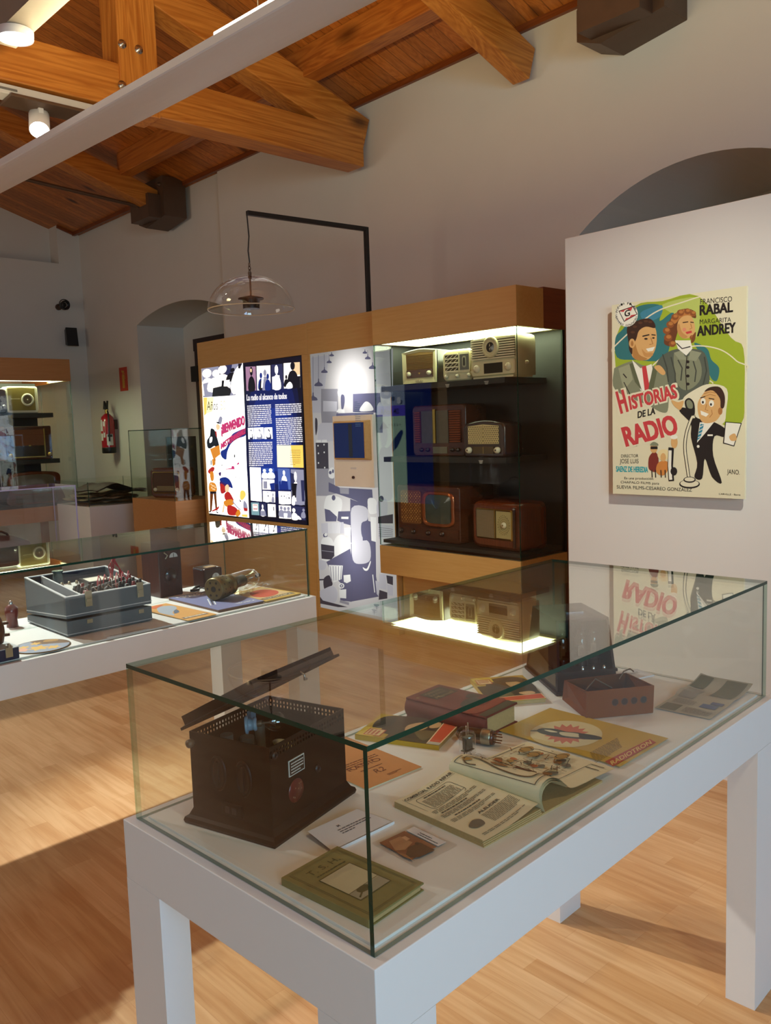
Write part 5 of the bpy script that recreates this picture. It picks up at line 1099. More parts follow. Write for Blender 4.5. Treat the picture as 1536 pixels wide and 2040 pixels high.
# hood shell: left, right, back, top, with front opening
ins = [(.004, .0), (-.004, .0), (-.004, -.004), (.004, -.004)]
g.add(mid + tp_, [(1, 2, 6, 5), (2, 3, 7, 6), (3, 0, 4, 7), (4, 5, 6, 7)])
fo_ = [mid[0], mid[1], tp_[1], tp_[0]]
for (pa_, pb_) in ((0, 3), (1, 2), (3, 2)):
    A_, B_ = Vector(fo_[pa_]), Vector(fo_[pb_]); c_ = sum((Vector(p) for p in fo_), Vector()) / 4
    A2_ = A_ + (c_ - A_) * .09; B2v = B_ + (c_ - B_) * .09
    g.face(A_, B_, B2v, A2_)
g.build('hood', t)
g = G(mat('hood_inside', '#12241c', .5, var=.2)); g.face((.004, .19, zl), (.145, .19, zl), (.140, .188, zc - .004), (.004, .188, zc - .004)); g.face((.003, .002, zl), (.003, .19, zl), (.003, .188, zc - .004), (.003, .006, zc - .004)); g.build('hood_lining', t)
g = G(MBROWN); g.box(-.004, -.008, zl - .004, wq - .004, .06, zl + .004); g.build('ledge', t, bevel=.001)
g = G(MBROWN); g.box(-.006, -.006, 0, wq + .004, .012, .010); g.box(-.006, .0, .0, .006, dq, .010); g.build('foot_rail', t, bevel=.002)
g = G(mat('tan_reflection', '#5c4526', .4, var=.2)); g.add([(-.0012, .010, .02), (-.0012, dq - .02, .02), (-.0012, dq - .07, .09), (-.0012, .010, .06)], [(0, 1, 2, 3)]); g.m(BLACK)  # tan reflection on the lower left face, painted as a colour patch
g.build('side_reflection', t)
g = G(CHROME); g.box(.055, .075, zc, .105, .090, zc + .003); g.m(BLACK).box(.06, .078, zc + .0025, .10, .087, zc + .0036); g.build('maker_plate', t)
for x, y, c_ in ((.035, .06, 'amber'), (.085, .05, 'clear'), (.125, .06, 'clear')):
    m_ = glass_mat('amber_valve_glass', (.75, .62, .40), .07) if c_ == 'amber' else BULB
    g = G(m_); g.lathe([(.017, 0), (.018, .03), (.018, .055), (.013, .068), (.010, .074), (.010, .082), (0, .086)], (x, y, zl + .018), UPZ, 20, caps=False); v = g.build('valve', t, 'tall amber valve' if c_ == 'amber' else 'tall clear glass valve')
    g = G(BAKED); g.cyl((x, y, zl), (x, y, zl + .02), .0185, n=20); g.build('valve_base', v)
    g = G(STEEL); g.box(x - .008, y - .004, zl + .03, x + .008, y + .004, zl + .058); g.cyl((x, y, zl + .02), (x, y, zl + .07), .0012, n=6); g.build('plate', v)
for k in range(3): g = G(CHROME); g.lathe([(.005, 0), (.005, .006), (.002, .010)], (.07 + k * .03, -.001, zl + .004), UPZ, 12); g.build('terminal', t)
t = tab(M1, T1, 'chassis_box', 'brown open metal chassis box with four holes before the tapered valve radio', 'metal box', 1.104, .413, rad(-37))
BB = [(.002, -.190, .001), (.178, -.186, .001), (.172, -.034, .001), (.0, -.034, .001)]; TT = [(.006, -.184, .068), (.184, -.180, .068), (.158, -.078, .073), (-.018, -.098, .073)]
g = G(MBROWN2); g.add(BB + TT, [(3, 2, 1, 0), (0, 1, 5, 4), (1, 2, 6, 5), (2, 3, 7, 6), (3, 0, 4, 7)])
bi = [(Vector(p) * .97 + Vector((.003, -.003, 0))) for p in BB]; ti = [Vector(p) + Vector(o_) for p, o_ in zip(TT, ((.003, .003, 0), (-.003, .003, 0), (-.003, -.003, 0), (.003, -.003, 0)))]
bi = [Vector((p.x, p.y, .012)) for p in bi]
g.add(list(map(Vector, TT)) + ti, [(0, 1, 5, 4), (1, 2, 6, 5), (2, 3, 7, 6), (3, 0, 4, 7)]); g.add(ti + bi, [(0, 1, 5, 4), (1, 2, 6, 5), (2, 3, 7, 6), (3, 0, 4, 7), (4, 5, 6, 7)])
g.build('box', t)
def ff(x, z): s_ = z / .068; return Vector((.002 + .004 * s_ + x, -.190 + .006 * s_ + x * .0225, z))
for k, x in enumerate((.075, .100, .125, .150)):
    g = G(mat('hole_rim', '#5a3222', .35)); a = Art(g, ff, (-.02, -1, .05)); a.el(MBROWN if k < 3 else mat('hole_black', '#120806', .6), x, .036, .0085, .0085); a.line(mat('hole_rim', '#5a3222', .35), [(x + .0085 * math.cos(q_), .036 + .0085 * math.sin(q_)) for q_ in [2 * PI * j / 20 for j in range(21)]], .0012); g.build('knob_hole', t)
g = G(STEEL); g.tube([(.135, -.085, .06), (.15, -.08, .078), (.165, -.085, .085), (.17, -.095, .080)], .0018); g.tube([(.03, -.12, .05), (.06, -.11, .074), (.10, -.12, .05)], .0018); g.build('wires', t)

MBROWN = MBROWN_
# ---- printed matter on the near table
def sheet(t, w, h, th, m, edge=None, name='pages', curl=0.0):
    g = G(m); n = 8
    if curl:
        rows = [[(-w / 2 + w * i / n, -h / 2 + h * j / n, th + curl * ((i / n) ** 3) * (j / n if curl > 0 else 1)) for j in range(n + 1)] for i in range(n + 1)]
        g.grid(rows); g.grid([[(x, y, z - th * .9) for x, y, z in r] for r in rows])
        return g.build(name, t)
    g.m(edge or m); g.box(-w / 2, -h / 2, 0, w / 2, h / 2, th); return g.build(name, t, bevel=.0008)
OLIVE = mat('olive_cloth', '#7c7444', .75, var=.12, scale=60)
t = tab(M1, T1, 'green_book', 'olive green old book with a pasted picture lying at the near glass corner', 'book', .0985, .148, rad(3))
sheet(t, .118, .184, .011, PAGES)
g = G(OLIVE); g.box(-.0635, -.0955, .0105, .0635, .0955, .0135); g.box(-.0635, -.0955, -.0001 + .0002, .0635, .0955, .002); g.box(-.0655, -.0955, .0, -.0615, .0955, .0135); g.build('cover', t, bevel=.001)
g = G(); a = Art(g, lambda x, y: Vector((x, y, .0135)), UPZ); DOL = ink('#4e4a26')
for q in ((-.055, -.087, .055, .087), (-.052, -.084, .052, .084)):
    a.line(DOL, [(q[0], q[1]), (q[2], q[1]), (q[2], q[3]), (q[0], q[3]), (q[0], q[1])], .0008)
a.text(DOL, 'T. S. H.', (-.034, .058), (.034, .058), (-.034, .072), 0); a.words(DOL, (-.03, .047), (.034, .047), .003, 1, .004, 1, 4)
a.rect(DOL, -.036, -.052, .036, .040); a.rect(ink('#b8b090'), -.034, -.050, .034, .038); a.rect(ink('#96907a'), -.034, -.050, .034, -.026)
a.blob(DOL, [(-.02, -.028), (-.006, -.024), (.004, -.028), (.0, -.040), (-.018, -.038)]); a.line(DOL, [(-.03, -.045), (-.008, -.032)], .003); a.line(DOL, [(-.034, -.026), (.034, -.024)], .0012)
g.build('cover_print', t)
t = tab(M1, T1, 'label_card', 'white caption card on a raised clear plate beside the dark radio', 'label', .222, .290, rad(-2))
g = G(ACRYL); g.hexa([(-.072, -.040, 0), (.078, -.040, 0), (.060, .040, 0), (-.064, .040, 0)], [(-.072, -.040, .004), (.078, -.040, .004), (.060, .040, .010), (-.064, .040, .010)]); g.build('plate', t)
g = G(WPAP); g.face((-.070, -.038, .0046), (.074, -.038, .0046), (.058, .038, .0106), (-.062, .038, .0106)); g.box(-.072, -.0415, .0, .078, -.040, .005)
a = Art(g, lambda x, y: Vector((x, y, .0046 + (y + .038) * .0789)), (0, -.08, 1)); tx = ink('#505060'); a.text(tx, 'M', (-.012, .012), (-.006, .012), (-.012, .019), .02); a.words(tx, (-.020, .003), (.055, .003), .0025, 3, -.0065, .4, 12); g.build('card', t)
t = tab(M1, T1, 'photo_card', 'small brown vintage photo on a clear plate with a caption line', 'photograph', .262, .165, rad(-4))
g = G(ACRYL); g.box(-.048, -.055, 0, .052, .055, .003); g.build('plate', t)
g = G(mat('sepia_photo', '#8a4e26', .35, var=.15)); g.box(-.040, -.036, .003, .020, .045, .0036); a = Art(g, tmap(t, .0036, 540, 1560, 4.042), UPZ)
a.poly(ink('#b08058'), [(950, 470), (1040, 430), (1140, 480), (1080, 540), (1000, 545)]); a.poly(ink('#5c3a1c'), [(1100, 520), (1200, 480), (1320, 540), (1190, 600), (1080, 600)]); a.poly(ink('#d0a078'), [(1050, 440), (1080, 428), (1120, 452), (1090, 466)]); a.el(ink('#3c2412'), 1175, 490, 18, 12); a.poly(ink('#a06a3c'), [(1010, 560), (1090, 580), (1160, 630), (1080, 600)])
g.m(WPAP).box(.024, -.036, .003, .044, .045, .0033); a = Art(g, lambda x, y: Vector((x, y, .0034)), UPZ); a.words(tx, (.028, .02), (.028, -.03), .0022, 2, .006, .6, 3); g.build('print', t)
t = tab(M1, T1, 'orange_booklet', 'thin orange booklet lettered RADIO half behind the dark radio', 'booklet', .450, .508, rad(-4))
ORG = mat('orange_cover', '#c98a52', .7, var=.06); sheet(t, .155, .255, .003, ORG, PAPER, 'pages')
g = G(ORG); g.box(-.078, -.128, .003, .078, .128, .0036); a = Art(g, lambda x, y: Vector((x, y, .0036)), UPZ); OI = ink('#7a3f20')
a.text(OI, 'RADIO', (-.045, -.038), (.045, -.038), (-.045, -.022), .0); a.words(OI, (-.055, -.005), (.055, -.005), .003, 3, -.009, .8, 7); a.words(OI, (-.03, -.055), (.03, -.055), .0025, 1, .005, 1, 8); a.text(OI, 'R2', (-.012, -.085), (.018, -.085), (-.012, -.065), .0, .3); a.words(OI, (.0, -.105), (.04, -.105), .002, 2, -.005, .6, 8); g.build('cover', t)
YEL = mat('yellow_cover', '#c09a2a', .35, var=.06)
def magazine(label, a_, b_, rot, var):
    t = tab(M1, T1, 'magazine', label, 'magazine', a_, b_, rot, 0, 'yellow magazines with an orange strip')
    sheet(t, .148, .206, .010, PAGES); g = G(YEL); g.box(-.0755, -.105, .010, .0755, .105, .0114); g.box(-.0765, -.105, 0, -.0745, .105, .0114)
    A_ = Art(g, lambda x, y: Vector((x, y, .0114)), UPZ)
    A_.rect(ink('#4a3a1e'), -.075, -.075, .0755, .03); A_.blob(ink('#3c2c1a'), [(-.05, .03), (-.03, .08), (.03, .095), (.07, .07), (.0755, -.03), (.03, -.06), (-.05, -.05)]); A_.rect(ink('#d8b848'), -.075, .06, -.02, .105)
    A_.rect(ink('#b8442a'), -.068, .045, -.026, .088); A_.rect(ink('#e0c890'), -.065, .048, -.029, .085); A_.words(ink('#b8442a'), (-.062, .076), (-.032, .076), .006, 3, -.010, .9, 3)
    sk = ink('#c8a070'); A_.blob(sk, [(.01, .05), (.035, .055), (.05, .03), (.04, .0), (.015, .005)]) if var else A_.blob(sk, [(-.02, .0), (.02, .01), (.05, -.02), (.02, -.04), (-.01, -.025)])
    A_.blob(ink('#201a14'), [(-.01, .07), (.03, .085), (.06, .06), (.04, .05), (.0, .05)]); A_.blob(ink('#6a5a38'), [(-.06, -.06), (-.01, -.02), (.0, -.07)])
    A_.blob(sk, [(.02, -.045), (.055, -.04), (.06, -.06), (.03, -.065)])
    A_.poly(ink('#e8c8a0'), [(-.0755, -.105), (.0755, -.105), (.0755, -.064), (-.0755, -.074)]); A_.poly(ink('#c8502c'), [(-.06, -.102), (.073, -.102), (.073, -.067), (-.06, -.076)]); A_.rect(ink('#b8b0a0'), -.0755, -.105, -.06, -.075)
    g.build('cover', t); return t
magazine('yellow and brown magazine with orange strip lying left of the thick red book', .652, .535, rad(20), 0)
magazine('yellow and brown magazine with orange strip half under the thick red book', 1.045, .535, rad(-38), 1)
t = tab(M1, T1, 'thick_book', 'thick worn red manual with a dark spine label and brown page edges', 'book', .800, .495, rad(2))
REDC = mat('red_leather', '#6e2c26', .6, var=.25, scale=25); hb = .052
sheet(t, .122, .232, hb - .004, PAGES)
g = G(REDC); g.box(-.066, -.122, hb - .005, .066, .122, hb); g.box(-.066, -.122, 0, .066, .122, .005)
g.grid([[(-.060 - .012 * math.sin(PI * k / 8), -.122 + .244 * j, hb * k / 8) for j in (0, 1)] for k in range(9)]); g.face(*[(-.060 - .012 * math.sin(PI * k / 8), -.122, hb * k / 8) for k in range(9)])
g.build('cover', t, bevel=.0015)
g = G(); a = Art(g, lambda x, y: Vector((x, y, hb)), UPZ); DG = ink('#2c2a22'); GO = ink('#8a7a50')
a.rect(DG, -.036, .045, .050, .105); a.text(GO, 'MANUAL', (-.028, .086), (.04, .086), (-.028, .098), 0); a.text(GO, 'RADIO', (-.026, .070), (.03, .070), (-.026, .080), 0); a.text(GO, 'Manual', (-.03, .050), (.042, .050), (-.03, .064), .01, .3)
a.blob(DG, [(-.04, -.03), (.0, -.01), (.03, -.02), (.02, -.05), (-.03, -.06)]); a.blob(DG, [(.02, .0), (.05, .01), (.055, -.02), (.03, -.02)]); a.poly(ink('#4a4030'), [(-.064, -.121), (.064, -.121), (.064, -.095), (-.064, -.100)]); a.blob(ink('#8a3a2c'), [(-.06, -.03), (.0, -.07), (.06, -.06), (.06, -.09), (-.06, -.09)]); a.rect(GO, -.058, .088, -.05, .096)
g.build('cover_print', t)
t = tab(M1, T1, 'valve', 'small clear glass valve standing upright beside the thick red book', 'radio valve', .632, .34)
g = G(BULB); g.lathe([(.017, 0), (.0185, .004), (.0185, .042), (.015, .049), (.0, .051)], (0, 0, .006), UPZ, 24); v = g.build('envelope', t)
g = G(mat('electrode_grey', '#6a6258', .4, .5)); g.box(-.010, -.006, .018, .010, .006, .042); g.cyl((-.012, 0, .008), (-.012, 0, .046), .0012, n=6); g.cyl((.012, 0, .008), (.012, 0, .046), .0012, n=6); g.box(-.014, -.008, .014, .014, .008, .016); g.box(-.013, -.007, .044, .013, .007, .0455); g.build('electrodes', t)
g = G(CHROME); g.cyl((-.004, 0, .05), (-.004, 0, .070), .0012, n=6); g.cyl((.005, .002, .05), (.005, .002, .074), .0012, n=6); [g.cyl((.008 * math.cos(k), .008 * math.sin(k), 0), (.008 * math.cos(k), .008 * math.sin(k), .008), .0010, n=6) for k in range(6)]; g.build('pins', t)
t = tab(M1, T1, 'valve', 'brown glass valve with metal collar and pins lying on its side behind the upright valve', 'radio valve', .70, .385, rad(-72))
g = G(glass_mat('smoky_glass', (.62, .50, .36), .07)); g.lathe([(0, -.035), (.010, -.033), (.0165, -.024), (.0175, -.01), (.0175, .03)], (0, 0, .0185), (1, 0, 0), 24, caps=False); g.build('envelope', t)
g = G(mat('electrode_grey', '#6a6258', .4, .5)); g.box(-.02, -.008, .012, .028, .008, .026); g.build('electrodes', t)
g = G(mat('nickel', '#a09a88', .3, .9, var=.1)); g.lathe([(.018, .028), (.0185, .030), (.0185, .048), (.017, .050)], (0, 0, .0185), (1, 0, 0), 24); g.build('collar', t)
g = G(BAKE); g.lathe([(.016, .050), (.016, .056), (.0, .056)], (0, 0, .0185), (1, 0, 0), 24); g.m(mat('copper_pin', '#8a5a3a', .35, .8)); [g.cyl((.056, .010 * math.cos(k * .785), .0185 + .010 * math.sin(k * .785)), (.072, .010 * math.cos(k * .785), .0185 + .010 * math.sin(k * .785)), .0016, n=6) for k in range(8)]; g.build('pin_base', t)
t = tab(M1, T1, 'valve_catalogue', 'yellow RADIOTRON catalogue with a printed valve and red star on the cover', 'magazine', .891, .211, rad(-1.5))
sheet(t, .203, .312, .004, PAGES, curl=0); g = G(YEL)
rows = [[(-.105 + .21 * i / 10, -.160 + .32 * j / 10, .0048 + .010 * (max(0, (i - 6) / 4) ** 2) * (1 - j / 10) ** 2 * 0 ) for j in range(11)] for i in range(11)]
g.grid(rows); cm = tmap(t, .0075, 660, 1320, 2.194)
g.m(YEL); a = Art(g, lambda x, y: (lambda p: Vector((p.x, p.y, .0050)))(cm(x, y)), UPZ, base=.0002)
a.el(ink('#d0c090'), 1027, 308, 158, 58, 36)
a.poly(ink('#c06a50'), [(1028 + (100 if k % 2 else 74) * math.cos(2 * PI * k / 32), 308 + (44 if k % 2 else 31) * math.sin(2 * PI * k / 32)) for k in range(32)])
a.poly(ink('#6a6a58'), [(870, 292), (905, 290), (905, 298), (870, 296)]); a.blob(ink('#4a4a40'), [(900, 290), (925, 283), (980, 286), (1030, 298), (1090, 304), (1095, 328), (1040, 326), (960, 316), (910, 303)]); a.blob(ink('#c8c0a0'), [(1000, 300), (1060, 304), (1090, 312), (1080, 322), (1010, 314)]); a.blob(ink('#34302a'), [(1085, 306), (1140, 312), (1180, 322), (1175, 332), (1120, 332), (1088, 327)]); a.blob(ink('#d8d0b0'), [(930, 290), (960, 292), (990, 300), (960, 300)])
a.words(ink('#7a6420'), (1130, 390), (1250, 325), 2.5, 9, 6, .6, 4)
a.poly(ink('#a83a28'), [(1196, 428), (1392, 330), (1420, 345), (1232, 450)]); a.text(ink('#d8c070'), 'RADIOTRON', (1228, 444), (1402, 350), (1218, 428), .02)
g.build('cover', t)
# open service manual
t = tab(M1, T1, 'open_manual', 'open radio repair manual with a pictorial wiring drawing on its curling page', 'book', .505, .17, rad(-3))
g = G(PAGES)
for k in range(4): g.box(-.165, -.112 + .001 * k, k * .0032, .0, .112, k * .0032 + .0028)
g.box(0, -.112, 0, .20, .112, .004); g.build('page_block', t)
CRE = mat('cream_page', '#e0d6b6', .65, var=.04)
def zl_(x): return .013 + .016 * max(0, 1 + x / .16 - .35) ** 1.5 if x > -.104 else .013      # left page rises to the spine
def left(x, y): return Vector((x, y, .0128 + .020 * max(0.0, (x + .165) / .165) ** 2.2 - .012 * max(0, (x + .02) / .02) ** 2))
g = G(CRE); g.grid([[left(-.165 + .165 * i / 14, -.113 + .226 * j / 4) for j in range(5)] for i in range(15)]); g.build('left_page', t)
def rp(s):   # right leaf: arch rising from the spine then falling to lie flat
    pts = [(0, .014), (-.010, .040), (-.002, .060), (.022, .066), (.050, .056), (.072, .038), (.092, .024), (.13, .020), (.18, .019), (.245, .016)]
    f_ = s * (len(pts) - 1); i = min(int(f_), len(pts) - 2); u_ = f_ - i
    p0, p1, p2, p3 = pts[max(i - 1, 0)], pts[i], pts[i + 1], pts[min(i + 2, len(pts) - 1)]
    return tuple(.5 * (2 * b_ + (-a_ + c_) * u_ + (2 * a_ - 5 * b_ + 4 * c_ - d_) * u_ ** 2 + (-a_ + 3 * b_ - 3 * c_ + d_) * u_ ** 3) for a_, b_, c_, d_ in zip(p0, p1, p2, p3))
def right(s, y): x, z = rp(s); k_ = (y + .113) / .226; return Vector((x, y, .006 + (z - .006) * (.72 + .28 * (1 - k_)) ))
g = G(CRE); g.grid([[right(i / 40, -.113 + .226 * j / 6) for j in range(7)] for i in range(41)])
g.grid([[right(i / 40, -.113 + .226 * j / 6) - Vector((0, 0, .0006)) + Vector((.0006, 0, 0)) for j in range(7)] for i in range(41)])
for off in (.004, .008):
    g.grid([[Vector((right(i / 20, 0).x + off, -.113 + .226 * j / 2, max(.004, right(i / 20, -.113 + .113 * j).z - off * 1.2))) for j in range(3)] for i in range(12)])
g.build('right_page', t)
g = G(); a = Art(g, left, UPZ, base=.0006); a.sub = .01; IK = ink('#3a342c'); BRN = ink('#8a5a20'); ORI = ink('#b8622a'); GK = ink('#6a6458'); TAN = ink('#a8803c')
a.text(IK, 'COMERCIAL RADIO REPAIR', (-.150, .094), (-.018, .094), (-.150, .103), .02); a.line(IK, [(-.152, .104), (-.152, .091), (-.016, .091)], .0006); a.line(IK, [(-.152, .091), (-.152, .035)], .0006)
a.line(IK, [(p[0], p[1]) for p in rrect(-.138, .032, -.045, .084, .008)] + [(-.045, .040)], .0010); a.words(IK, (-.120, .076), (-.06, .076), .0030, 1, .004, 1, 2); a.words(GK, (-.132, .069), (-.052, .069), .0016, 9, -.0040, .7, 5); a.words(GK, (-.150, .026), (-.03, .026), .0016, 3, -.0042, .8, 6)
a.words(IK, (-.14, .010), (-.07, .010), .0030, 1, .004, 1, 7); a.words(GK, (-.150, .003), (-.03, .003), .0015, 3, -.004, .7, 8); a.words(IK, (-.13, -.014), (-.06, -.014), .0030, 1, .004, 1, 9); a.words(GK, (-.150, -.021), (-.03, -.021), .0015, 3, -.004, .7, 10)
a.text(IK, 'ALEUDER', (-.098, -.045), (-.04, -.045), (-.098, -.038), .03); a.words(GK, (-.10, -.052), (-.02, -.052), .0014, 9, -.0038, .8, 11); a.blob(GK, [(-.145, -.06), (-.125, -.050), (-.112, -.058), (-.118, -.075), (-.14, -.074)]); a.words(GK, (-.150, -.096), (-.03, -.096), .0015, 2, -.004, .8, 12)
g.build('left_print', t)
# wiring drawing on the right leaf in leaf coordinates (s, y)
g = G(); SX = .30
class LeafArt(Art):
    def line(s, m, pts, w): return Art.line(s, m, [(p[0] * SX, p[1]) for p in pts], w)
    def poly(s, m, pts): return Art.poly(s, m, [(p[0] * SX, p[1]) for p in pts])
    def el(s, m, cx, cy, rx, ry, n=18): return s.poly(m, ell(cx, cy, rx / SX * .5, ry, n))
a = LeafArt(g, lambda x, y: right(x / SX, y), UPZ, base=.0018); a.sub = .005
a.line(IK, [(.20, -.100), (.20, .103), (.33, .103)], .0022); a.line(IK, [(.20, -.100), (.46, -.100)], .0022); a.line(IK, [(.43, .103), (.96, .103)], .0016)
for off in (0, .03): a.line(IK, [(.52 + off, -.103), (.52 + off, -.075), (.62, -.068), (.96 - off, -.068), (.96 - off, -.10)], .0014)
a.line(ink('#5a4428'), smooth_loop([(.24, .05), (.26, .085), (.34, .090), (.34, .06), (.27, .0), (.25, -.055), (.28, -.082), (.36, -.085), (.44, -.09), (.48, -.075)], 5)[:46], .0045)
a.blob(TAN, [(.26, .082), (.29, .097), (.32, .085), (.30, .07)]); a.blob(BRN, [(.31, .015), (.345, .032), (.37, .012), (.355, -.008), (.325, -.012)])
a.poly(ORI, [(.37, -.018), (.475, -.010), (.475, -.055), (.37, -.060)]); [a.line(ink('#7a3c18'), [(.37 + k * .011, -.018), (.37 + k * .011, -.058)], .0012) for k in range(10)]; a.el(IK, .48, -.035, .012, .022)
rr2 = random.Random(11)
for k in range(46):
    s0_, y0b = rr2.uniform(.46, .93), rr2.uniform(-.05, .088); m_ = rr2.choice([BRN, TAN, ink('#c8b888'), GK, ORI])
    a.blob(m_, [(s0_ - rr2.uniform(.012, .03), y0b), (s0_, y0b + rr2.uniform(.006, .014)), (s0_ + rr2.uniform(.012, .03), y0b), (s0_, y0b - rr2.uniform(.006, .014))], 4)
for k in range(150):
    s0_, y0b = rr2.uniform(.34, .92), rr2.uniform(-.055, .088); s1_, y1b = s0_ + rr2.uniform(-.06, .06), y0b + rr2.uniform(-.02, .02)
    a.line(rr2.choice([IK, BRN, ink('#5a4428')]), [(s0_, y0b), (s1_, y0b), (s1_, y1b)] if k % 2 else [(s0_, y0b), (s1_, y1b)], rr2.choice([.0010, .0018]))
a.line(IK, [(.42, .06), (.42, .09), (.9, .09), (.93, .05), (.93, -.03), (.86, -.05)], .0014); a.line(IK, [(.34, .03), (.34, .07), (.5, .08)], .0014)
for s0_, y0b in ((.88, .04), (.9, .07), (.93, -.01)): a.el(TAN, s0_, y0b, .022, .012); a.line(IK, [(s0_ + .022 * math.cos(q_), y0b + .012 * math.sin(q_)) for q_ in [2 * PI * j / 16 for j in range(17)]], .0012)
g.build('wiring_print', t)
# leaflet and far caption
t = tab(M1, T1, 'leaflet', 'curling folded leaflet with small photos at the far right of the near table', 'leaflet', 1.315, .105, rad(2))
def lf(x, y): return Vector((x, y, .003 + .012 * max(0, (x - .06) / .085) ** 2 + .010 * max(0, (y - .03) / .04) ** 2 * (x > -.02) * .5 + .004 * max(0, 1 - abs(x - .01) / .03)))
GP = mat('grey_paper', '#b0aa98', .6, var=.04)
g = G(GP); g.grid([[lf(-.147 + .294 * i / 24, -.070 + .140 * j / 8) for j in range(9)] for i in range(25)]); g.build('sheet', t)
g = G(); a = Art(g, lf, UPZ, base=.0006); OL = ink('#6a6448')
for x0_, y0b, x1_, y1b, m_ in ((-.14, .02, -.09, .062, OL), (.01, -.06, .14, -.005, ink('#5c5c3c')), (.06, .03, .14, .066, ink('#54583c')), (-.03, .02, .05, .06, ink('#8e8a80'))):
    for i in range(6): a.rect(m_, x0_ + (x1_ - x0_) * i / 6, y0b, x0_ + (x1_ - x0_) * (i + 1) / 6, y1b)
a.blob(ink('#4a4438'), [(-.02, .03), (.01, .05), (.04, .04), (.03, .025)]); a.rect(ink('#4a5a86'), -.08, -.055, -.05, -.015); a.rect(ink('#4a5a86'), -.045, -.06, -.025, -.03); a.words(GK, (-.135, .008), (-.135, -.06), .0018, 8, .005, .7, 6); a.words(GK, (-.08, .055), (-.08, .0), .0018, 8, .005, .7, 7)
g.build('print', t)
t = tab(M1, T1, 'label_card', 'white caption card behind the brown chassis box by the far glass', 'label', 1.375, .35, rad(-20))
g = G(WPAP); g.box(-.06, -.035, 0, .06, .035, .003); a = Art(g, lambda x, y: Vector((x, y, .003)), UPZ); a.words(tx, (-.04, .01), (.04, .01), .0025, 3, -.008, .5, 14); g.build('card', t)

# ================================================================ CONTENTS OF THE FURTHER TABLE
GCASE = mat('grey_case_paint', '#59636b', .5, var=.05, scale=10); GRIM = mat('white_rim', '#c9ccd0', .4); NAVY = mat('navy_lining', '#1c2236', .7, var=.1); LATCH = mat('dull_latch', '#a8a088', .35, .7)
t = tab(M2, T2, 'instrument_case', 'grey open instrument case full of knobs and red leads', 'measuring instrument', .391, .147, rad(-2))
cw, cdp = .345, .385
g = G(GCASE); zf, zr = .064, .036
g.hexa([(0, 0, .004), (cw, 0, .004), (cw, cdp, .004), (0, cdp, .004)], [(0, 0, zf - .003), (cw, 0, zf - .003), (cw, cdp, zr - .003), (0, cdp, zr - .003)]); g.build('lower_case', t, bevel=.003)
g = G(GRIM); [g.box(-.001, -.001, z0, cw + .001, cdp + .001, z0 + .002) for z0 in (.010,)]
g.build('lower_seam', t)
UF, UR = .150, .184
def zt_(y): return UF + (UR - UF) * y / cdp
def zb_(y): return zf + .006 + (zr + .004 - zf - .006) * y / cdp
def slab(g, xa, ya, xb, yb, hb, ht): g.hexa([(xa, ya, hb(ya)), (xb, ya, hb(ya)), (xb, yb, hb(yb)), (xa, yb, hb(yb))], [(xa, ya, ht(ya)), (xb, ya, ht(ya)), (xb, yb, ht(yb)), (xa, yb, ht(yb))])
g = G(GCASE); k = .010
slab(g, 0, 0, cw, k, zb_, zt_); slab(g, 0, cdp - k, cw, cdp, zb_, zt_); slab(g, 0, k, k, cdp - k, zb_, zt_); slab(g, cw - k, k, cw, cdp - k, zb_, zt_); slab(g, k, k, cw - k, cdp - k, zb_, lambda y: zb_(y) + .01)
up_ = g.build('upper_case', t, bevel=.002)
g = G(GRIM); e_ = .0025
slab(g, 0, 0, cw, k, lambda y: zt_(y) - .001, lambda y: zt_(y) + e_); slab(g, 0, cdp - k, cw, cdp, lambda y: zt_(y) - .001, lambda y: zt_(y) + e_); slab(g, 0, k, k, cdp - k, lambda y: zt_(y) - .001, lambda y: zt_(y) + e_); slab(g, cw - k, k, cw, cdp - k, lambda y: zt_(y) - .001, lambda y: zt_(y) + e_)
slab(g, .062, k, .070, cdp - k, lambda y: zb_(y), zt_); slab(g, -.001, -.001, cw + .001, .002, lambda y: zb_(y) + .010, lambda y: zb_(y) + .013); slab(g, -.001, .0, .001, cdp, lambda y: zb_(y) + .010, lambda y: zb_(y) + .013)
g.build('rim', t)
g = G(NAVY); slab(g, k, k, .062, cdp - k, zb_, lambda y: zt_(y) - .045); slab(g, k, cdp - k - .002, cw - k, cdp - k, zb_, lambda y: zt_(y) - .001); slab(g, .07, .245, cw - k, cdp - k - .002, zb_, lambda y: zt_(y) - .06); g.build('lining', t)
g = G(mat('panel_silver', '#d6d6d2', .4, .15, var=.12, scale=40)); slab(g, .072, k, cw - k, .245, zb_, lambda y: zt_(y) - .012); g.build('control_panel', t)
def pz(y): return zt_(y) - .012
RLEAD0 = mat('red_knob', '#7a1c20', .4)
g = G(BLACKP); slab(g, .150, .13, .245, .215, lambda y: pz(y), lambda y: pz(y) + .020); g.m(ink('#d8d4c4')); slab(g, .160, .140, .235, .200, lambda y: pz(y) + .019, lambda y: pz(y) + .021); g.build('meter', t, 'black meter with cream scale')
for i in range(9):
    for j in range(4):
        x, y = .092 + i * .028, .028 + j * .029
        if j == 3 and 1 < i < 6: continue
        knob(t, x, y, pz(y), .0085 if (i + j) % 3 else .0115, .020 + .006 * ((i * 7 + j) % 3), BLACKP if (i * 5 + j * 3) % 7 else RLEAD0, ax=(0, 0, 1), m2=GRIM)
for i in range(9): x = .085 + i * .030; knob(t, x, .225, pz(.225), .006, .012, LATCH, 'jack_socket', ax=(0, 0, 1))
RLEAD = mat('red_lead', '#a02030', .45)
g = G(RLEAD)
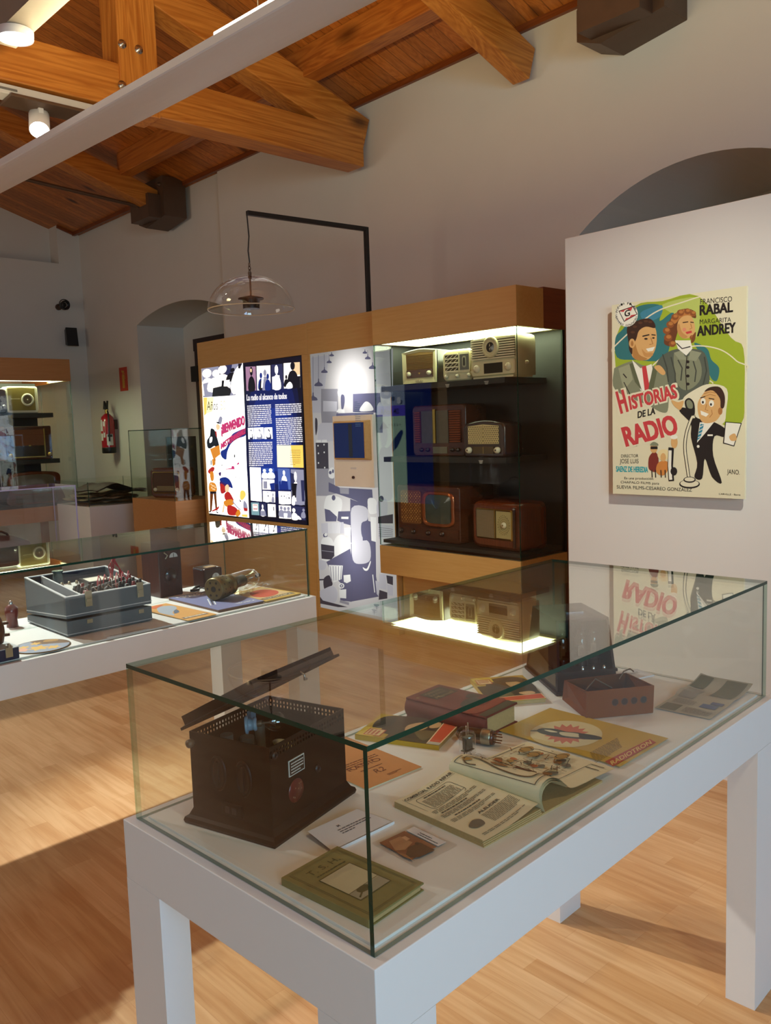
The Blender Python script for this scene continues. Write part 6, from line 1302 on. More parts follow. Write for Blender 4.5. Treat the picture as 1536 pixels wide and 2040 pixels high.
for k_ in range(6):
    x = .15 + .025 * k_; g.tube([(x, .05 + .01 * (k_ % 3), pz(.05)), (x + .01, .07, pz(.07) + .035), (x + .03, .10, pz(.1) + .05), (x + .05, .13, pz(.13) + .03), (x + .055, .14, pz(.14))], .0022, 6)
for k_ in range(4): g.tube([(.29, .22, pz(.22)), (.285 + .01 * k_, .23, pz(.2) + .05 + .01 * k_), (.31, .25, pz(.2) + .07 + .008 * k_), (.325, .22, pz(.2) + .04), (.30 + .01 * k_, .17, pz(.17))], .0022, 6)
g.build('test_leads', t, 'red test leads')
g = G(CHROME)
for k_ in range(5): g.tube([(.09 + .03 * k_, .06, pz(.06)), (.10 + .03 * k_, .045, pz(.05) + .025), (.12 + .03 * k_, .03, pz(.03))], .002, 6)
g.build('jumper_wires', t)
for x in (.075, .285):
    g = G(LATCH); g.box(x, -.006, .105, x + .026, .0, .163); g.box(x + .003, -.009, .122, x + .023, -.004, .135); g.build('latch', t, 'dull metal latch', bevel=.001)
    g = G(LATCH); g.box(x + .002, -.003, .040, x + .024, .0, .056); g.build('latch_hook', t, bevel=.001)
g = G(mat('valve_grey_glass', '#4a5a60', .15, .3)); g.lathe([(.020, 0), (.021, .04), (.018, .07), (.022, .075), (.022, .078)], (.098, .29, zt_(.29) - .045), UPZ, 20); g.m(mat('valve_amber', '#8a5a2c', .4)); g.lathe([(.021, 0), (.021, .022)], (.098, .29, zt_(.29) - .055), UPZ, 20); g.build('plug_in_valve', t)
def tilt(a, b): return (a, b)
t = tab(M2, T2, 'round_fan_card', 'round blue and yellow printed disc card in front of the grey case', 'printed card', .272, .10)
g = G(mat('card_edge', '#7a5a34', .6)); g.lathe([(.098, 0), (.098, .003), (0, .003)], (0, 0, 0), UPZ, 48); a = Art(g, lambda x, y: Vector((x, y, .003)), UPZ)
a.el(ink('#8c93a8'), 0, 0, .093, .093, 48); YL = ink('#d8a848'); a.poly(ink('#6a4418'), ell(0, 0, .0955, .0955, 20, -.35, 1.6) + [(.0, .03)]); a.blob(ink('#a8782c'), [(.03, .05), (.07, .03), (.08, .05), (.05, .075)])  # brown sector: shadow on the disc's right back, painted into the print
for dx, dy, s in ((-.02, -.02, .035), (-.05, .03, .02), (.02, -.05, .025), (.0, .05, .02), (-.07, -.01, .012)):
    a.poly(YL if s > .015 else ink('#d89a84'), [(dx + s * (1.15 if k % 2 else .6) * math.cos(2 * PI * k / 12 + s * 40), dy + s * (1.15 if k % 2 else .6) * math.sin(2 * PI * k / 12 + s * 40)) for k in range(12)])
a.blob(ink('#d89a84'), [(-.09, .0), (-.06, .02), (-.05, -.0), (-.07, -.03)]); a.line(IK, [(.0955 * math.cos(q_), .0955 * math.sin(q_)) for q_ in [2 * PI * j / 48 for j in range(49)]], .002); g.build('disc', t)
t = tab(M2, T2, 'navy_case', 'small navy blue case with a metal clasp at the left edge of the further table', 'case', .085, .075, rad(2))
g = G(mat('navy_leatherette', '#1a2748', .55, var=.15, scale=80)); g.box(-.16, -.07, 0, .07, .06, .042); g.build('box', t, bevel=.004); g = G(GRIM); g.box(-.161, -.071, .040, .071, .061, .0425); g.build('rim', t)
g = G(LATCH); g.box(.022, -.075, .012, .046, -.069, .046); g.cyl((.034, -.076, .046), (.034, -.076, .058), .005, n=10); g.build('clasp', t, bevel=.001)
t = tab(M2, T2, 'large_valve', 'large glass valve with brown bakelite base lying on the navy case', 'radio valve', .07, .09, rad(-8), .043)
g = G(BAKE); g.lathe([(.0, .066), (.030, .066), (.047, .060), (.050, .05), (.050, .0), (.046, -.004)], (.0, 0, .05), (1, 0, 0), 32); [g.cyl((.064, .028 * math.cos(k_ * PI / 2 + .6), .05 + .028 * math.sin(k_ * PI / 2 + .6)), (.082, .028 * math.cos(k_ * PI / 2 + .6), .05 + .028 * math.sin(k_ * PI / 2 + .6)), .005, n=10) for k_ in range(4)]; g.build('base', t)
g = G(glass_mat('green_valve_glass', (.75, .85, .8), .06)); g.lathe([(.047, .0), (.05, -.04), (.05, -.12), (.03, -.16), (.0, -.17)], (0, 0, .05), (1, 0, 0), 32, caps=False); g.build('envelope', t)
g = G(CHROME); g.lathe([(.03, -.02), (.03, -.09)], (0, 0, .05), (1, 0, 0), 16); g.build('electrodes', t)
t = tab(M2, T2, 'tool_handle', 'dark red turned handle with a metal tip standing behind the large valve', 'tool', .338, .515)
g = G(mat('red_brown_lacquer', '#6a2420', .3, var=.1, coat=.4)); g.lathe([(.022, 0), (.020, .03), (.025, .055), (.025, .075), (.013, .088), (.010, .09)], (0, 0, 0), UPZ, 24); g.build('handle', t); g = G(CHROME); g.lathe([(.007, .089), (.007, .10), (.004, .104), (0, .105)], (0, 0, 0), UPZ, 12); g.build('tip', t)
t = tab(M2, T2, 'label_strip', 'narrow clear caption strip lying in front of the grey case', 'label', .568, .030, rad(-2))
g = G(WPAP); g.box(-.085, -.010, 0, .085, .010, .0025); a = Art(g, lambda x, y: Vector((x, y, .0025)), UPZ); a.words(tx, (-.07, .002), (.07, .002), .002, 2, -.005, .6, 3); g.build('strip', t, bevel=.001)
# meters
t = tab(M2, T2, 'valve_tester', 'tall brown wooden tester box with a small half round meter', 'measuring instrument', .999, .515, rad(0))
WBOX = wood('brown_box_wood', '#4a2216', '#2e120b', 'Z', 3.0, .35, .5)
g = G(WBOX); g.box(0, 0, 0, .118, .150, .245); g.build('case', t, bevel=.004)
g = G(ink('#c8ccc8')); g.prism(ell(.078, .178, .021, .021, 16, 0, PI), 0, .002, fr=((0, 0, 0), (1, 0, 0), (0, 0, 1), (0, -1, 0))); g.m(BLACKP).box(.077, -.003, .178, .079, -.002, .196); g.build('meter', t)
g = G(LATCH); g.tube([(.03, -.002, .205), (.045, -.006, .190), (.035, -.002, .175)], .003); g.build('hook', t)
g = G(BAKED); g.lathe([(.03, 0), (.028, .004), (0, .004)], (.06, 0, .10), (0, -1, 0), 30)
for k_ in range(18): g.lathe([(.0025, .004), (0, .005)], (.06 + .042 * math.cos(2 * PI * k_ / 18), .0, .10 + .042 * math.sin(2 * PI * k_ / 18)), (0, -1, 0), 8)
g.build('selector', t)
t = tab(M2, T2, 'small_meter', 'small dark bakelite meter box with a curled cable near the back glass', 'measuring instrument', 1.285, .512, rad(-4))
g = G(BAKED); g.box(-.048, 0, .0, .05, .115, .098); g.build('case', t, bevel=.010, seg=3)
g = G(ink('#c8ccc8')); g.prism(ell(.012, .054, .019, .019, 16, 0, PI), 0, .002, fr=((0, 0, 0), (1, 0, 0), (0, 0, 1), (0, -1, 0))); g.m(BLACKP).box(.011, -.003, .054, .0128, -.002, .070); g.build('meter', t)
g = G(ink('#a88a68')); g.box(-.02, .02, .098, .03, .06, .100); g.build('paper_label', t)
g = G(BLACKP); g.tube([(-.03, .06, .012), (-.07, .05, .008), (-.10, .02, .006), (-.085, -.005, .006), (-.11, -.015, .008), (-.125, .0, .008)], .006); g.build('cable', t)
# three magazines
t = tab(M2, T2, 'magazine', 'orange magazine with a blue drawing beside the grey case', 'magazine', .880, .190, rad(1)); OC = mat('orange_mag', '#d09a58', .5, var=.05)
sheet(t, .132, .365, .004, OC, PAGES); g = G(OC); g.box(-.068, -.187, .004, .068, .187, .0048); a = Art(g, lambda x, y: Vector((x, y, .0048)), UPZ)
a.blob(ink('#a0a8b8'), [(-.05, -.06), (-.02, .0), (.04, .06), (.05, .12), (.0, .14), (-.04, .08), (-.06, .02)]); a.blob(ink('#5a6478'), [(-.03, -.03), (.0, .02), (.02, .03), (.0, -.02)]); a.rect(ink('#6a5a5a'), -.06, -.15, .055, -.125); a.words(ink('#e8d8b8'), (-.05, -.14), (.05, -.14), .01, 1, .01, 1, 2); a.blob(ink('#c86a40'), [(-.03, .12), (.02, .15), (.04, .17), (-.02, .17)]); g.build('cover', t)
t = tab(M2, T2, 'magazine', 'lavender blue magazine with white lettering under the big transmitting valve', 'magazine', 1.105, .240, rad(-2)); LV = mat('lavender_mag', '#7c7ea8', .45, var=.04)
sheet(t, .228, .40, .010, ink('#7a5a4a'), ink('#7a5a4a')); g = G(LV); g.box(-.116, -.202, .010, .116, .202, .0112); a = Art(g, lambda x, y: Vector((x, y, .0112)), UPZ); WI = ink('#e0e0e4')
a.text(WI, 'RADIO', (-.07, .135), (.06, .135), (-.07, .165), .03); a.text(WI, 'REVISTA', (-.09, .165), (.03, .165), (-.09, .185), .03)
for k_ in range(3): a.line(WI if k_ != 1 else IK, [(-.085 + .012 * k_, -.10), (-.02 + .012 * k_, .03)], .005)
a.text(WI, 'TECNICA', (.0, -.17), (.1, -.17), (.0, -.15), .02); g.build('cover', t)
t = tab(M2, T2, 'magazine', 'yellow bordered magazine with a red picture at the right end of the table', 'magazine', 1.315, .170, rad(3)); sheet(t, .205, .27, .007, YEL, PAGES)
g = G(ink('#c8a03c')); g.box(-.104, -.137, .007, .104, .137, .0082); a = Art(g, lambda x, y: Vector((x, y, .0082)), UPZ); a.rect(ink('#c8a878'), -.09, -.12, .09, .12); a.blob(ink('#b8492c'), [(-.07, -.02), (-.02, .07), (.06, .08), (.08, .0), (.03, -.06), (-.04, -.07)]); a.rect(ink('#4a3c2c'), -.09, -.115, .09, -.08); a.text(ink('#d8c8a0'), 'ELECTRONICA', (-.08, -.108), (.08, -.108), (-.08, -.088), .02); g.build('cover', t)
# big transmitting valve, lying on the lavender magazine
q_a = V2(1.075, .215); ang = math.atan2(.125, .36)
t = tab(M2, T2, 'transmitting_valve', 'big transmitting valve with perforated metal base lying across the magazines', 'radio valve', 1.075, .205, ang, .0115)
MV = mat('valve_metal', '#7a6c4a', .38, .7, var=.2, scale=30); zc_ = .052
g = G(MV); g.lathe([(.046, 0), (.050, .004), (.050, .075), (.046, .08), (.042, .085), (.042, .10), (.046, .104), (.046, .118), (.036, .122)], (0, 0, zc_), (1, 0, 0), 36); g.m(mat('valve_hole', '#241e14', .6))
g.lathe([(.013, -.0006), (0, -.0008)], (0, 0, zc_), (1, 0, 0), 16, caps=False)
for k_ in range(6): g.lathe([(.0055, -.0006), (0, -.0008)], (0, .031 * math.cos(k_ * PI / 3), zc_ + .031 * math.sin(k_ * PI / 3)), (1, 0, 0), 10, caps=False)
for k_ in range(14):
    an = 2 * PI * k_ / 14; dn = Vector((0, math.cos(an), math.sin(an)))
    for xx in (.022, .055): g.lathe([(.004, 0), (0, .0004)], Vector((xx, 0, zc_)) + dn * .0502, dn, 8, caps=False)
g.build('metal_base', t)
g = G(BULB); g.lathe([(.030, .115), (.040, .125), (.043, .15), (.043, .27), (.038, .298), (.022, .316), (.008, .322), (.006, .33)], (0, 0, zc_), (1, 0, 0), 36, caps=False); g.build('envelope', t, 'clear glass envelope')
g = G(mat('anode_grey', '#5c5c54', .4, .6)); g.lathe([(.020, .125), (.026, .13), (.026, .22), (.020, .225), (.004, .225)], (0, 0, zc_), (1, 0, 0), 20); [g.cyl((.12, .03 * math.cos(k_ * 1.57), zc_ + .03 * math.sin(k_ * 1.57)), (.28, .012 * math.cos(k_ * 1.57), zc_ + .012 * math.sin(k_ * 1.57)), .0015, n=6) for k_ in range(4)]; g.build('electrodes', t)
g = G(BAKED); g.lathe([(.006, .33), (.011, .334), (.011, .35), (.004, .354)], (0, 0, zc_), (1, 0, 0), 14); g.build('cap', t)
g = G(glass_mat('wrinkled_film', (.96, .93, .85), .12, .12)); rr3 = random.Random(3); rows = [[(.10 + .24 * i / 9, -.075 + .10 * j / 6, .004 + rr3.uniform(0, .022)) for j in range(7)] for i in range(10)]; g.grid(rows, False); g.build('film_wrap', t, 'crumpled clear film')
# ================================================================ FAR END OF THE ROOM
# ---- showcase against the end wall
YC = 9.5
t = thing('radio_showcase', 'reddish beech showcase against the end wall holding radios at the left edge', 'display cabinet', (3.2, YC, 0))
xl, xr_ = 2.3, 4.0
REDB = BEECHL
g = wloc(G(REDB), t); g.box(xl, YC, 2.165, xr_, YC + .02, 2.41); g.box(xr_ - .02, YC + .02, 2.165, xr_, YE - .02, 2.41); g.box(xl, YC + .02, 2.39, xr_ - .02, YE - .02, 2.41); g.box(xl, YC + .02, 2.165, xl + .02, YE - .02, 2.41); g.build('top_fascia', t, bevel=.002)
g = wloc(G(REDB), t); g.box(xl, YC, .60, xr_, YE - .4, .77); g.build('bottom_fascia', t, bevel=.002)
for x, y in ((xr_ - .08, YC + .02), (xr_ - .08, YE - .5), (xl, YC + .02), (3.0, YC + .02)): g = wloc(G(REDB), t); g.box(x, y, 0, x + .08, y + .06, .60); g.build('leg', t)
g = wloc(G(BLACK), t); g.box(xl, YC + .55, .77, 3.80, YC + .58, 2.165); g.build('back_board', t)
for z in (1.815, 1.298): g = wloc(G(BLACK), t); g.box(xl, YC + .10, z - .05, 3.81 if z > 1.5 else 3.85, YC + .55, z); g.build('shelf', t)
g = wloc(G(BLACK), t); g.box(xl, YC + .03, .77, xr_ - .02, YC + .55, .80); g.build('display_floor', t)
g = wloc(G(MATS['showcase_light']), t); g.box(xl + .05, YC + .06, 2.19, xr_ - .06, YC + .5, 2.196); g.build('light_diffuser', t, 'bright greenish white light diffuser')
g = wloc(G(MATS['cream_lining']), t); g.box(xl, YC + .02, 2.168, xr_ - .02, YC + .06, 2.19); g.box(xr_ - .06, YC + .06, 2.168, xr_ - .02, YC + .55, 2.19); g.build('light_frame', t)
g = wloc(G(), t); pane(g, xl, YC + .004, .77, xr_ - .004, YC + .012, 2.165, 'y', EDGE); g.build('front_glass', t)
g = wloc(G(), t); pane(g, xr_ - .012, YC + .012, .77, xr_ - .004, YC + .9, 2.165, 'x', EDGEL); g.build('side_glass', t)
# radios in it (front planes at Y 9.62, facing the camera)
def place(name, label, cat, px_bl, px_tr, z, y=9.62):
    a_, b_ = aty(*px_bl, y), aty(*px_tr, y); o = thing(name, label, cat, ((a_.x + b_.x) / 2, y, z), 0); return o, b_.x - a_.x, b_.z - z
t, w_, h_ = place('radio', 'small gold radio with cream frame and round dial on the end wall top shelf', 'radio', (15, 816), (74, 770), 1.816)
body(t, IVORY, w_, h_, .16, .025, .01)
g = G(mat('gold_front', '#8a7838', .5, var=.1)); g.prism([(-w_ * .45, h_ * .10), (w_ * .40, h_ * .10), (w_ * .40, h_ * .92), (0, h_ * .95), (-w_ * .46, h_ * .92)], .001, .004, fr=((0, 0, 0), (1, 0, 0), (0, 0, 1), (0, -1, 0))); g.build('front_panel', t)
g = G(IVORY); g.lathe([(.068, 0), (.070, .006), (.050, .010), (.048, .004)], (w_ * .15, -.003, h_ * .5), (0, -1, 0), 32); g.m(mat('dial_tan', '#6a5a40', .4)); g.lathe([(.048, .005), (0, .008)], (w_ * .15, -.003, h_ * .5), (0, -1, 0), 24); g.m(IVORY); g.lathe([(.008, .008), (0, .012)], (w_ * .15, -.003, h_ * .5), (0, -1, 0), 12); g.build('tuning_dial', t)
g = G(ink('#d8cc98')); a = Art(g, lambda x, z: Vector((x, -.0042, z)), (0, -1, 0)); a.words(ink('#d8cc98'), (-w_ * .38, h_ * .52), (-w_ * .08, h_ * .52), .009, 1, .01, 1, 5); g.build('emblem', t)
t, w_, h_ = place('radio', 'dark wooden radio with tan cloth and gold trim on the end wall second shelf', 'radio', (14, 908), (101, 848), 1.299)
body(t, WALN, w_, h_, .25, .015, .006)
g = G(mat('tan_cloth', '#7a4a2c', .8, var=.1, scale=60)); g.box(-w_ * .34, -.004, h_ * .42, w_ * .32, 0, h_ * .90); g.build('speaker_cloth', t)
g = G(mat('dial_brown', '#2a1a10', .25)); g.box(-w_ * .34, -.005, h_ * .10, w_ * .32, 0, h_ * .42); g.build('tuning_dial', t)
g = G(BRASS); g.box(w_ * .32, -.010, h_ * .07, w_ * .345, 0, h_ * .92); g.box(-w_ * .34, -.010, h_ * .065, w_ * .345, 0, h_ * .095); g.box(-.01, -.012, h_ * .40, .012, 0, h_ * .44); g.build('gold_trim', t)
for x in (-w_ * .42, w_ * .43): knob(t, x, -.002, h_ * .14, .022, .02, BRASS)
t, w_, h_ = place('radio', 'dark wooden cabinet radio cut off at the left edge of the photo', 'radio', (-60, 908), (9, 850), 1.299)
body(t, WALNR, w_, h_, .25, .015, .006); knob(t, w_ * .3, -.002, h_ * .2, .02, .02, BAKED)
t, w_, h_ = place('radio', 'dark rounded radio with a chrome knob on the top shelf at the left edge', 'radio', (-50, 816), (11, 774), 1.816)
body(t, BAKED, w_, h_, .18, .03, .012); knob(t, w_ * .40, -.002, h_ * .3, .014, .018, CHROME)
t, w_, h_ = place('television', 'old brown television with a big grey screen on the end wall showcase floor', 'television', (21, 1000), (119, 937), .801)
g = G(WALNR); o_ = smooth_loop([(-w_ * .5, 0), (w_ * .5, 0), (w_ * .49, h_ * .5), (w_ * .46, h_ * .93), (0, h_), (-w_ * .46, h_ * .93), (-w_ * .49, h_ * .5)], 6); i_ = smooth_loop([(-w_ * .40, h_ * .36), (w_ * .36, h_ * .36), (w_ * .38, h_ * .65), (w_ * .34, h_ * .87), (0, h_ * .92), (-w_ * .38, h_ * .87), (-w_ * .42, h_ * .65)], 6); n = len(o_)
g.add([(x, 0, z) for x, z in o_] + [(x, .3, z) for x, z in o_] + [(x * .97, -.012, z) for x, z in o_] + [(x, .012, z) for x, z in i_], [(i, (i + 1) % n, n + (i + 1) % n, n + i) for i in range(n)] + [(i, (i + 1) % n, 2 * n + (i + 1) % n, 2 * n + i) for i in range(n)] + [(2 * n + i, 2 * n + (i + 1) % n, 3 * n + (i + 1) % n, 3 * n + i) for i in range(n)], True); g.build('case', t)
g = G(mat('tv_screen', '#6a6250', .2, var=.05)); g.face(*[(x, .010, z) for x, z in i_]); g.build('screen', t)
g = G(mat('tv_cloth', '#4a3a28', .8)); g.box(-w_ * .4, -.014, h_ * .06, w_ * .4, -.008, h_ * .30); g.build('control_panel', t)
# ---- wall things
def wthing(name, label, cat, p): return thing(name, label, cat, p)
p_ = aty(135, 674, YE); t = wthing('wall_speaker', 'small black loudspeaker high on the white end wall', 'loudspeaker', p_)
g = G(BLACKP); hw, hh = .075, .125
g.hexa([(-hw, -.16, -hh * .9), (hw, -.16, -hh * .9), (hw * .6, -.02, -hh * .7), (-hw * .6, -.02, -hh * .7)], [(-hw, -.13, hh), (hw, -.13, hh), (hw * .6, -.02, hh * .8), (-hw * .6, -.02, hh * .8)]); g.box(-.02, -.03, -.03, .02, 0, .03); g.build('cabinet', t, bevel=.004)
g = G(mat('speaker_mesh', '#1c1c1c', .7)); g.face((-hw * .88, -.159, -hh * .8), (hw * .88, -.159, -hh * .8), (hw * .88, -.1335, hh * .9), (-hw * .88, -.1335, hh * .9)); g.build('grille', t)
p_ = aty(116, 612, YE); t = wthing('wall_floodlight', 'small dark swivel floodlight above the black loudspeaker on the end wall', 'wall lamp', p_)
g = G(STEEL); g.cyl((0, 0, 0), (0, -.02, 0), .04, n=16); g.cyl((0, -.02, 0), (.02, -.08, .01), .012, n=10); g.build('bracket', t)
g = G(BLACKP); g.lathe([(.025, -.05), (.05, .0), (.062, .05), (.055, .055), (.035, .02)], (.03, -.10, .02), (.35, -.9, -.1), 20); g.tube([(.03 + .065 * math.cos(q_), -.13, .02 + .065 * math.sin(q_)) for q_ in [2 * PI * j / 18 for j in range(19)]], .005); g.build('lamp_head', t)
g = G(CHROME); g.lathe([(.035, .022), (.01, .01), (0, .02)], (.03, -.10, .02), (.35, -.9, -.1), 16, caps=False); g.build('reflector', t)
q0, q1 = atx(236.5, 737, XB), atx(256.5, 774, XB)
t = thing('extinguisher_sign', 'red sign with a yellow fire extinguisher picture on the white wall', 'sign', (XB, (q0.y + q1.y) / 2, (q0.z + q1.z) / 2)); hw, hh = .105, .145
g = G(mat('sign_red', '#c23a1c', .45)); g.box(-.004, -hw, -hh, 0, hw, hh); g.build('plate', t)
g = G(); a = Art(g, lambda y, z: Vector((-.004, -y, z)), N_); SY = ink('#c8a040'); a.poly(SY, rrect(-.03, -.11, .03, .055, .012)); a.poly(SY, [(-.012, .05), (.012, .05), (.012, .09), (-.012, .09)]); a.poly(SY, [(-.04, .085), (.03, .085), (.03, .10), (-.04, .11)]); a.line(SY, [(.02, .08), (.045, .06), (.045, .0)], .008); g.build('pictogram', t)
p_ = atx(236, 905, XB); t = thing('fire_extinguisher', 'red fire extinguisher with white labels hanging on the wall by the dark door', 'fire extinguisher', (XB - .12, p_.y - .0, p_.z + .02)); 
FR_ = mat('extinguisher_red', '#9c1620', .25, coat=.5, var=.03); rx = .085
g = G(FR_); g.lathe([(rx, .06), (rx, .40), (rx * .85, .455), (rx * .45, .49), (.025, .50)], (0, 0, 0), UPZ, 32); g.build('cylinder', t)
g = G(BLACKP); g.lathe([(rx * .95, 0), (rx * 1.02, .01), (rx * 1.02, .07), (rx, .075)], (0, 0, 0), UPZ, 32); g.build('base_ring', t)
g = G(BRASS); g.cyl((0, 0, .49), (0, 0, .55), .022, n=14); g.build('valve_neck', t)
g = G(BLACKP); g.hexa([(-.02, -.02, .545), (.02, -.02, .545), (.02, .06, .555), (-.02, .06, .555)], [(-.015, -.015, .57), (.015, -.015, .57), (.012, .05, .66), (-.012, .05, .66)]); g.hexa([(-.015, -.02, .56), (.015, -.02, .56), (.015, .0, .56), (-.015, .0, .56)], [(-.01, -.05, .655), (.01, -.05, .655), (.01, -.03, .66), (-.01, -.03, .66)]); g.build('handle', t, bevel=.003)
g = G(BLACKP); g.tube([(0, -.02, .53), (-.02, -.08, .51), (-.03, -.105, .42), (-.03, -.10, .25), (-.03, -.095, .15)], .010); g.build('hose', t)
g = G(mat('label_white', '#c8c4c0', .5)); 
def cyl_patch(m, a0, a1, z0, z1, r=rx + .0012):
    g.m(m); n_ = 10; g.grid([[(r * math.cos(a0 + (a1 - a0) * i / n_), r * math.sin(a0 + (a1 - a0) * i / n_), z) for z in (z0, z1)] for i in range(n_ + 1)])
LBW = MATS['label_white']
cyl_patch(LBW, rad(165), rad(200), .28, .42); cyl_patch(LBW, rad(165), rad(200), .16, .25); cyl_patch(LBW, rad(232), rad(285), .10, .24); cyl_patch(ink('#30302e'), rad(240), rad(280), .205, .235, rx + .002); cyl_patch(LBW, rad(205), rad(222), .20, .40); cyl_patch(FR_, rad(208), rad(220), .26, .34, rx + .002); g.build('labels', t, 'white printed labels')
g = G(STEEL); g.box(.085, -.03, .30, .12, .03, .42); g.build('wall_bracket', t)

# ---- tall glass case on a beech plinth beside the blue panel cabinet
t = thing('display_case', 'tall glass case on a beech plinth holding a brown radio beside the door', 'display case', (4.15, 7.68, 0))
x0, x1, y0c, y1c = 3.94, 4.44, 7.17, 8.05
g = wloc(G(BEECHL), t); g.box(x0, y0c, 0, x1, y1c, .90); g.build('plinth', t, bevel=.002)
k = .008; zt2 = 1.575
for nm, bx in (('front_glass', (x0, y0c, .90, x1, y0c + k, zt2, 'y')), ('back_glass', (x0, y1c - k, .90, x1, y1c, zt2, 'y')), ('end_glass', (x0, y0c + k, .90, x0 + k, y1c - k, zt2, 'x')), ('end_glass', (x1 - k, y0c + k, .90, x1, y1c - k, zt2, 'x')), ('top_glass', (x0, y0c, zt2, x1, y1c, zt2 + k, 'z'))):
    g = wloc(G(), t); pane(g, *bx); g.build(nm, t, 'clear glass pane with green edge')
t = thing('radio', 'brown rounded radio with gold trimmed front inside the tall glass case', 'radio', (4.10, 7.62, .901), RZ + .35)
body(t, WALNR, .42, .30, .2, .05, .02)
g = G(BRASS); o_ = rrect(-.175, .045, .175, .262, .02); i_ = rrect(-.165, .055, .165, .252, .015); n = len(o_); g.add([(x, -.002, z) for x, z in o_] + [(x, -.006, z) for x, z in i_], [(i, (i + 1) % n, n + (i + 1) % n, n + i) for i in range(n)], True); g.build('front_rim', t)
g = G(mat('brown_cloth', '#5a3a24', .8, var=.15, scale=90)); g.prism(i_, 0, .002, fr=((0, 0, 0), (1, 0, 0), (0, 0, 1), (0, -1, 0))); g.build('speaker_cloth', t)
g = G(mat('dial_gold', '#8a7040', .35)); g.box(-.12, -.005, .07, .12, -.001, .12); g.build('tuning_dial', t)
for x in (-.14, .14): knob(t, x, -.003, .085, .018, .018, IVORY)
t = thing('wall_frame', 'dark framed board standing behind the tall glass case', 'board', (4.60, 8.22, 0)); g = wloc(G(mat('grey_board', '#3c3a34', .7, var=.2, scale=6)), t); g.box(4.45, 8.2, .60, 4.80, 8.23, 1.50); g.build('board', t)
# ---- white newspaper table under a glass cover
t = thing('newspaper_table', 'low white display box under a glass cover carrying old newspapers', 'display case', (4.05, 8.95, 0))
g = wloc(G(WHITE), t); g.box(3.70, 8.55, 0, 4.50, 9.40, .80); g.build('base', t, bevel=.003)
for nm, bx in (('front_glass', (3.70, 8.55, .80, 4.50, 8.558, 1.06, 'y')), ('end_glass', (3.70, 8.558, .80, 3.708, 9.392, 1.06, 'x')), ('end_glass', (4.492, 8.558, .80, 4.50, 9.392, 1.06, 'x')), ('back_glass', (3.70, 9.392, .80, 4.50, 9.40, 1.06, 'y'))):
    g = wloc(G(), t); pane(g, *bx); g.build(nm, t)
rn = random.Random(21); NP1, NP2, NP3 = mat('old_newsprint', '#b09c7c', .85, var=.25, scale=18), mat('dark_newsprint', '#7a5c44', .85, var=.3, scale=18), mat('pale_newsprint', '#d8d2c0', .8, var=.2, scale=20)
z = .801
for k_ in range(9):
    m_ = [NP3, NP1, NP3, NP2, NP1, NP3, NP2, NP1, NP2][k_]; w2, d2 = rn.uniform(.26, .34), rn.uniform(.2, .28)
    o = thing('newspaper', 'old creased newspaper in the loose pile under the glass cover, near the end wall', 'newspaper', (4.08 + rn.uniform(-.08, .08), 8.95 + rn.uniform(-.05, .05), z), rn.uniform(-.5, .5), 'old newspapers piled under the glass cover')
    g = G(m_); rows = [[(-w2 + 2 * w2 * i / 10, -d2 + 2 * d2 * j / 8, .002 + (.010 + .014 * k_ / 9) * (math.sin(i * 1.3 + k_) * math.cos(j * .9 + k_ * 2) + 1) * .5) for j in range(9)] for i in range(11)]
    g.grid(rows); g.grid([[(x, y, zz + .006) for x, y, zz in r] for r in rows]); g.build('sheets', o); z += .011
o = thing('leather_folder', 'large brown leather folder lying open on top of the newspaper pile', 'folder', (4.12, 8.93, z + .012), .15)
g = G(mat('brown_leather', '#4a3024', .6, var=.3, scale=14)); rows = [[(-.32 + .64 * i / 10, -.24 + .48 * j / 6, .02 + .10 * max(0, 1 - abs(i - 3.5) / 4.5) + .01 * math.sin(j)) for j in range(7)] for i in range(11)]; g.grid(rows); g.grid([[(x, y, zz - .012) for x, y, zz in r] for r in rows]); g.build('cover', o)
# ---- acrylic box holding a brown bag, behind the further table
c0 = atz(148, 968, 1.25)
xe, ye = c0.x, 4.95
t = thing('acrylic_case', 'clear acrylic box with bright edges on a dark stand behind the further table', 'display case', (xe - .45, ye + .3, 0))
AE = mat('acrylic_edge', '#b8b0d8', .2, var=.05)
xs = xe - 1.1
g = wloc(G(BEECHD), t); g.box(xs, ye, .78, xe, ye + .35, .84); g.box(xs, ye + .05, 0, xs + .36, ye + .3, .78); g.build('stand', t, bevel=.003)
for nm, bx in (('front_pane', (xs, ye, .84, xe, ye + .006, 1.25, 'y')), ('back_pane', (xs, ye + .344, .84, xe, ye + .35, 1.25, 'y')), ('end_pane', (xe - .006, ye + .006, .84, xe, ye + .344, 1.25, 'x')), ('top_pane', (xs, ye, 1.25, xe, ye + .35, 1.256, 'z'))):
    g = wloc(G(), t); pane(g, *bx, edge=AE, gl=ACRYL); g.build(nm, t, 'clear acrylic pane')
t = thing('hand_bag', 'dark brown bag with a rounded handle inside the acrylic box', 'bag', (xe - .42, ye + .17, .841))
g = G(mat('bag_leather', '#38201c', .55, var=.2, scale=20)); g.lathe([(.0, .0), (.95, .0), (1, .06), (.9, .12), (.45, .17), (0, .185)], (0, 0, 0), UPZ, 20)
for i, v in enumerate(g.v): g.v[i] = Vector((v.x * .20, v.y * .12, v.z * .8))
g.build('body', t); g = G(BAKED); g.tube([(-.08, 0, .13), (-.075, 0, .155), (-.03, 0, .168), (.03, 0, .165), (.06, 0, .15), (.07, 0, .13)], .007); g.build('handle', t)
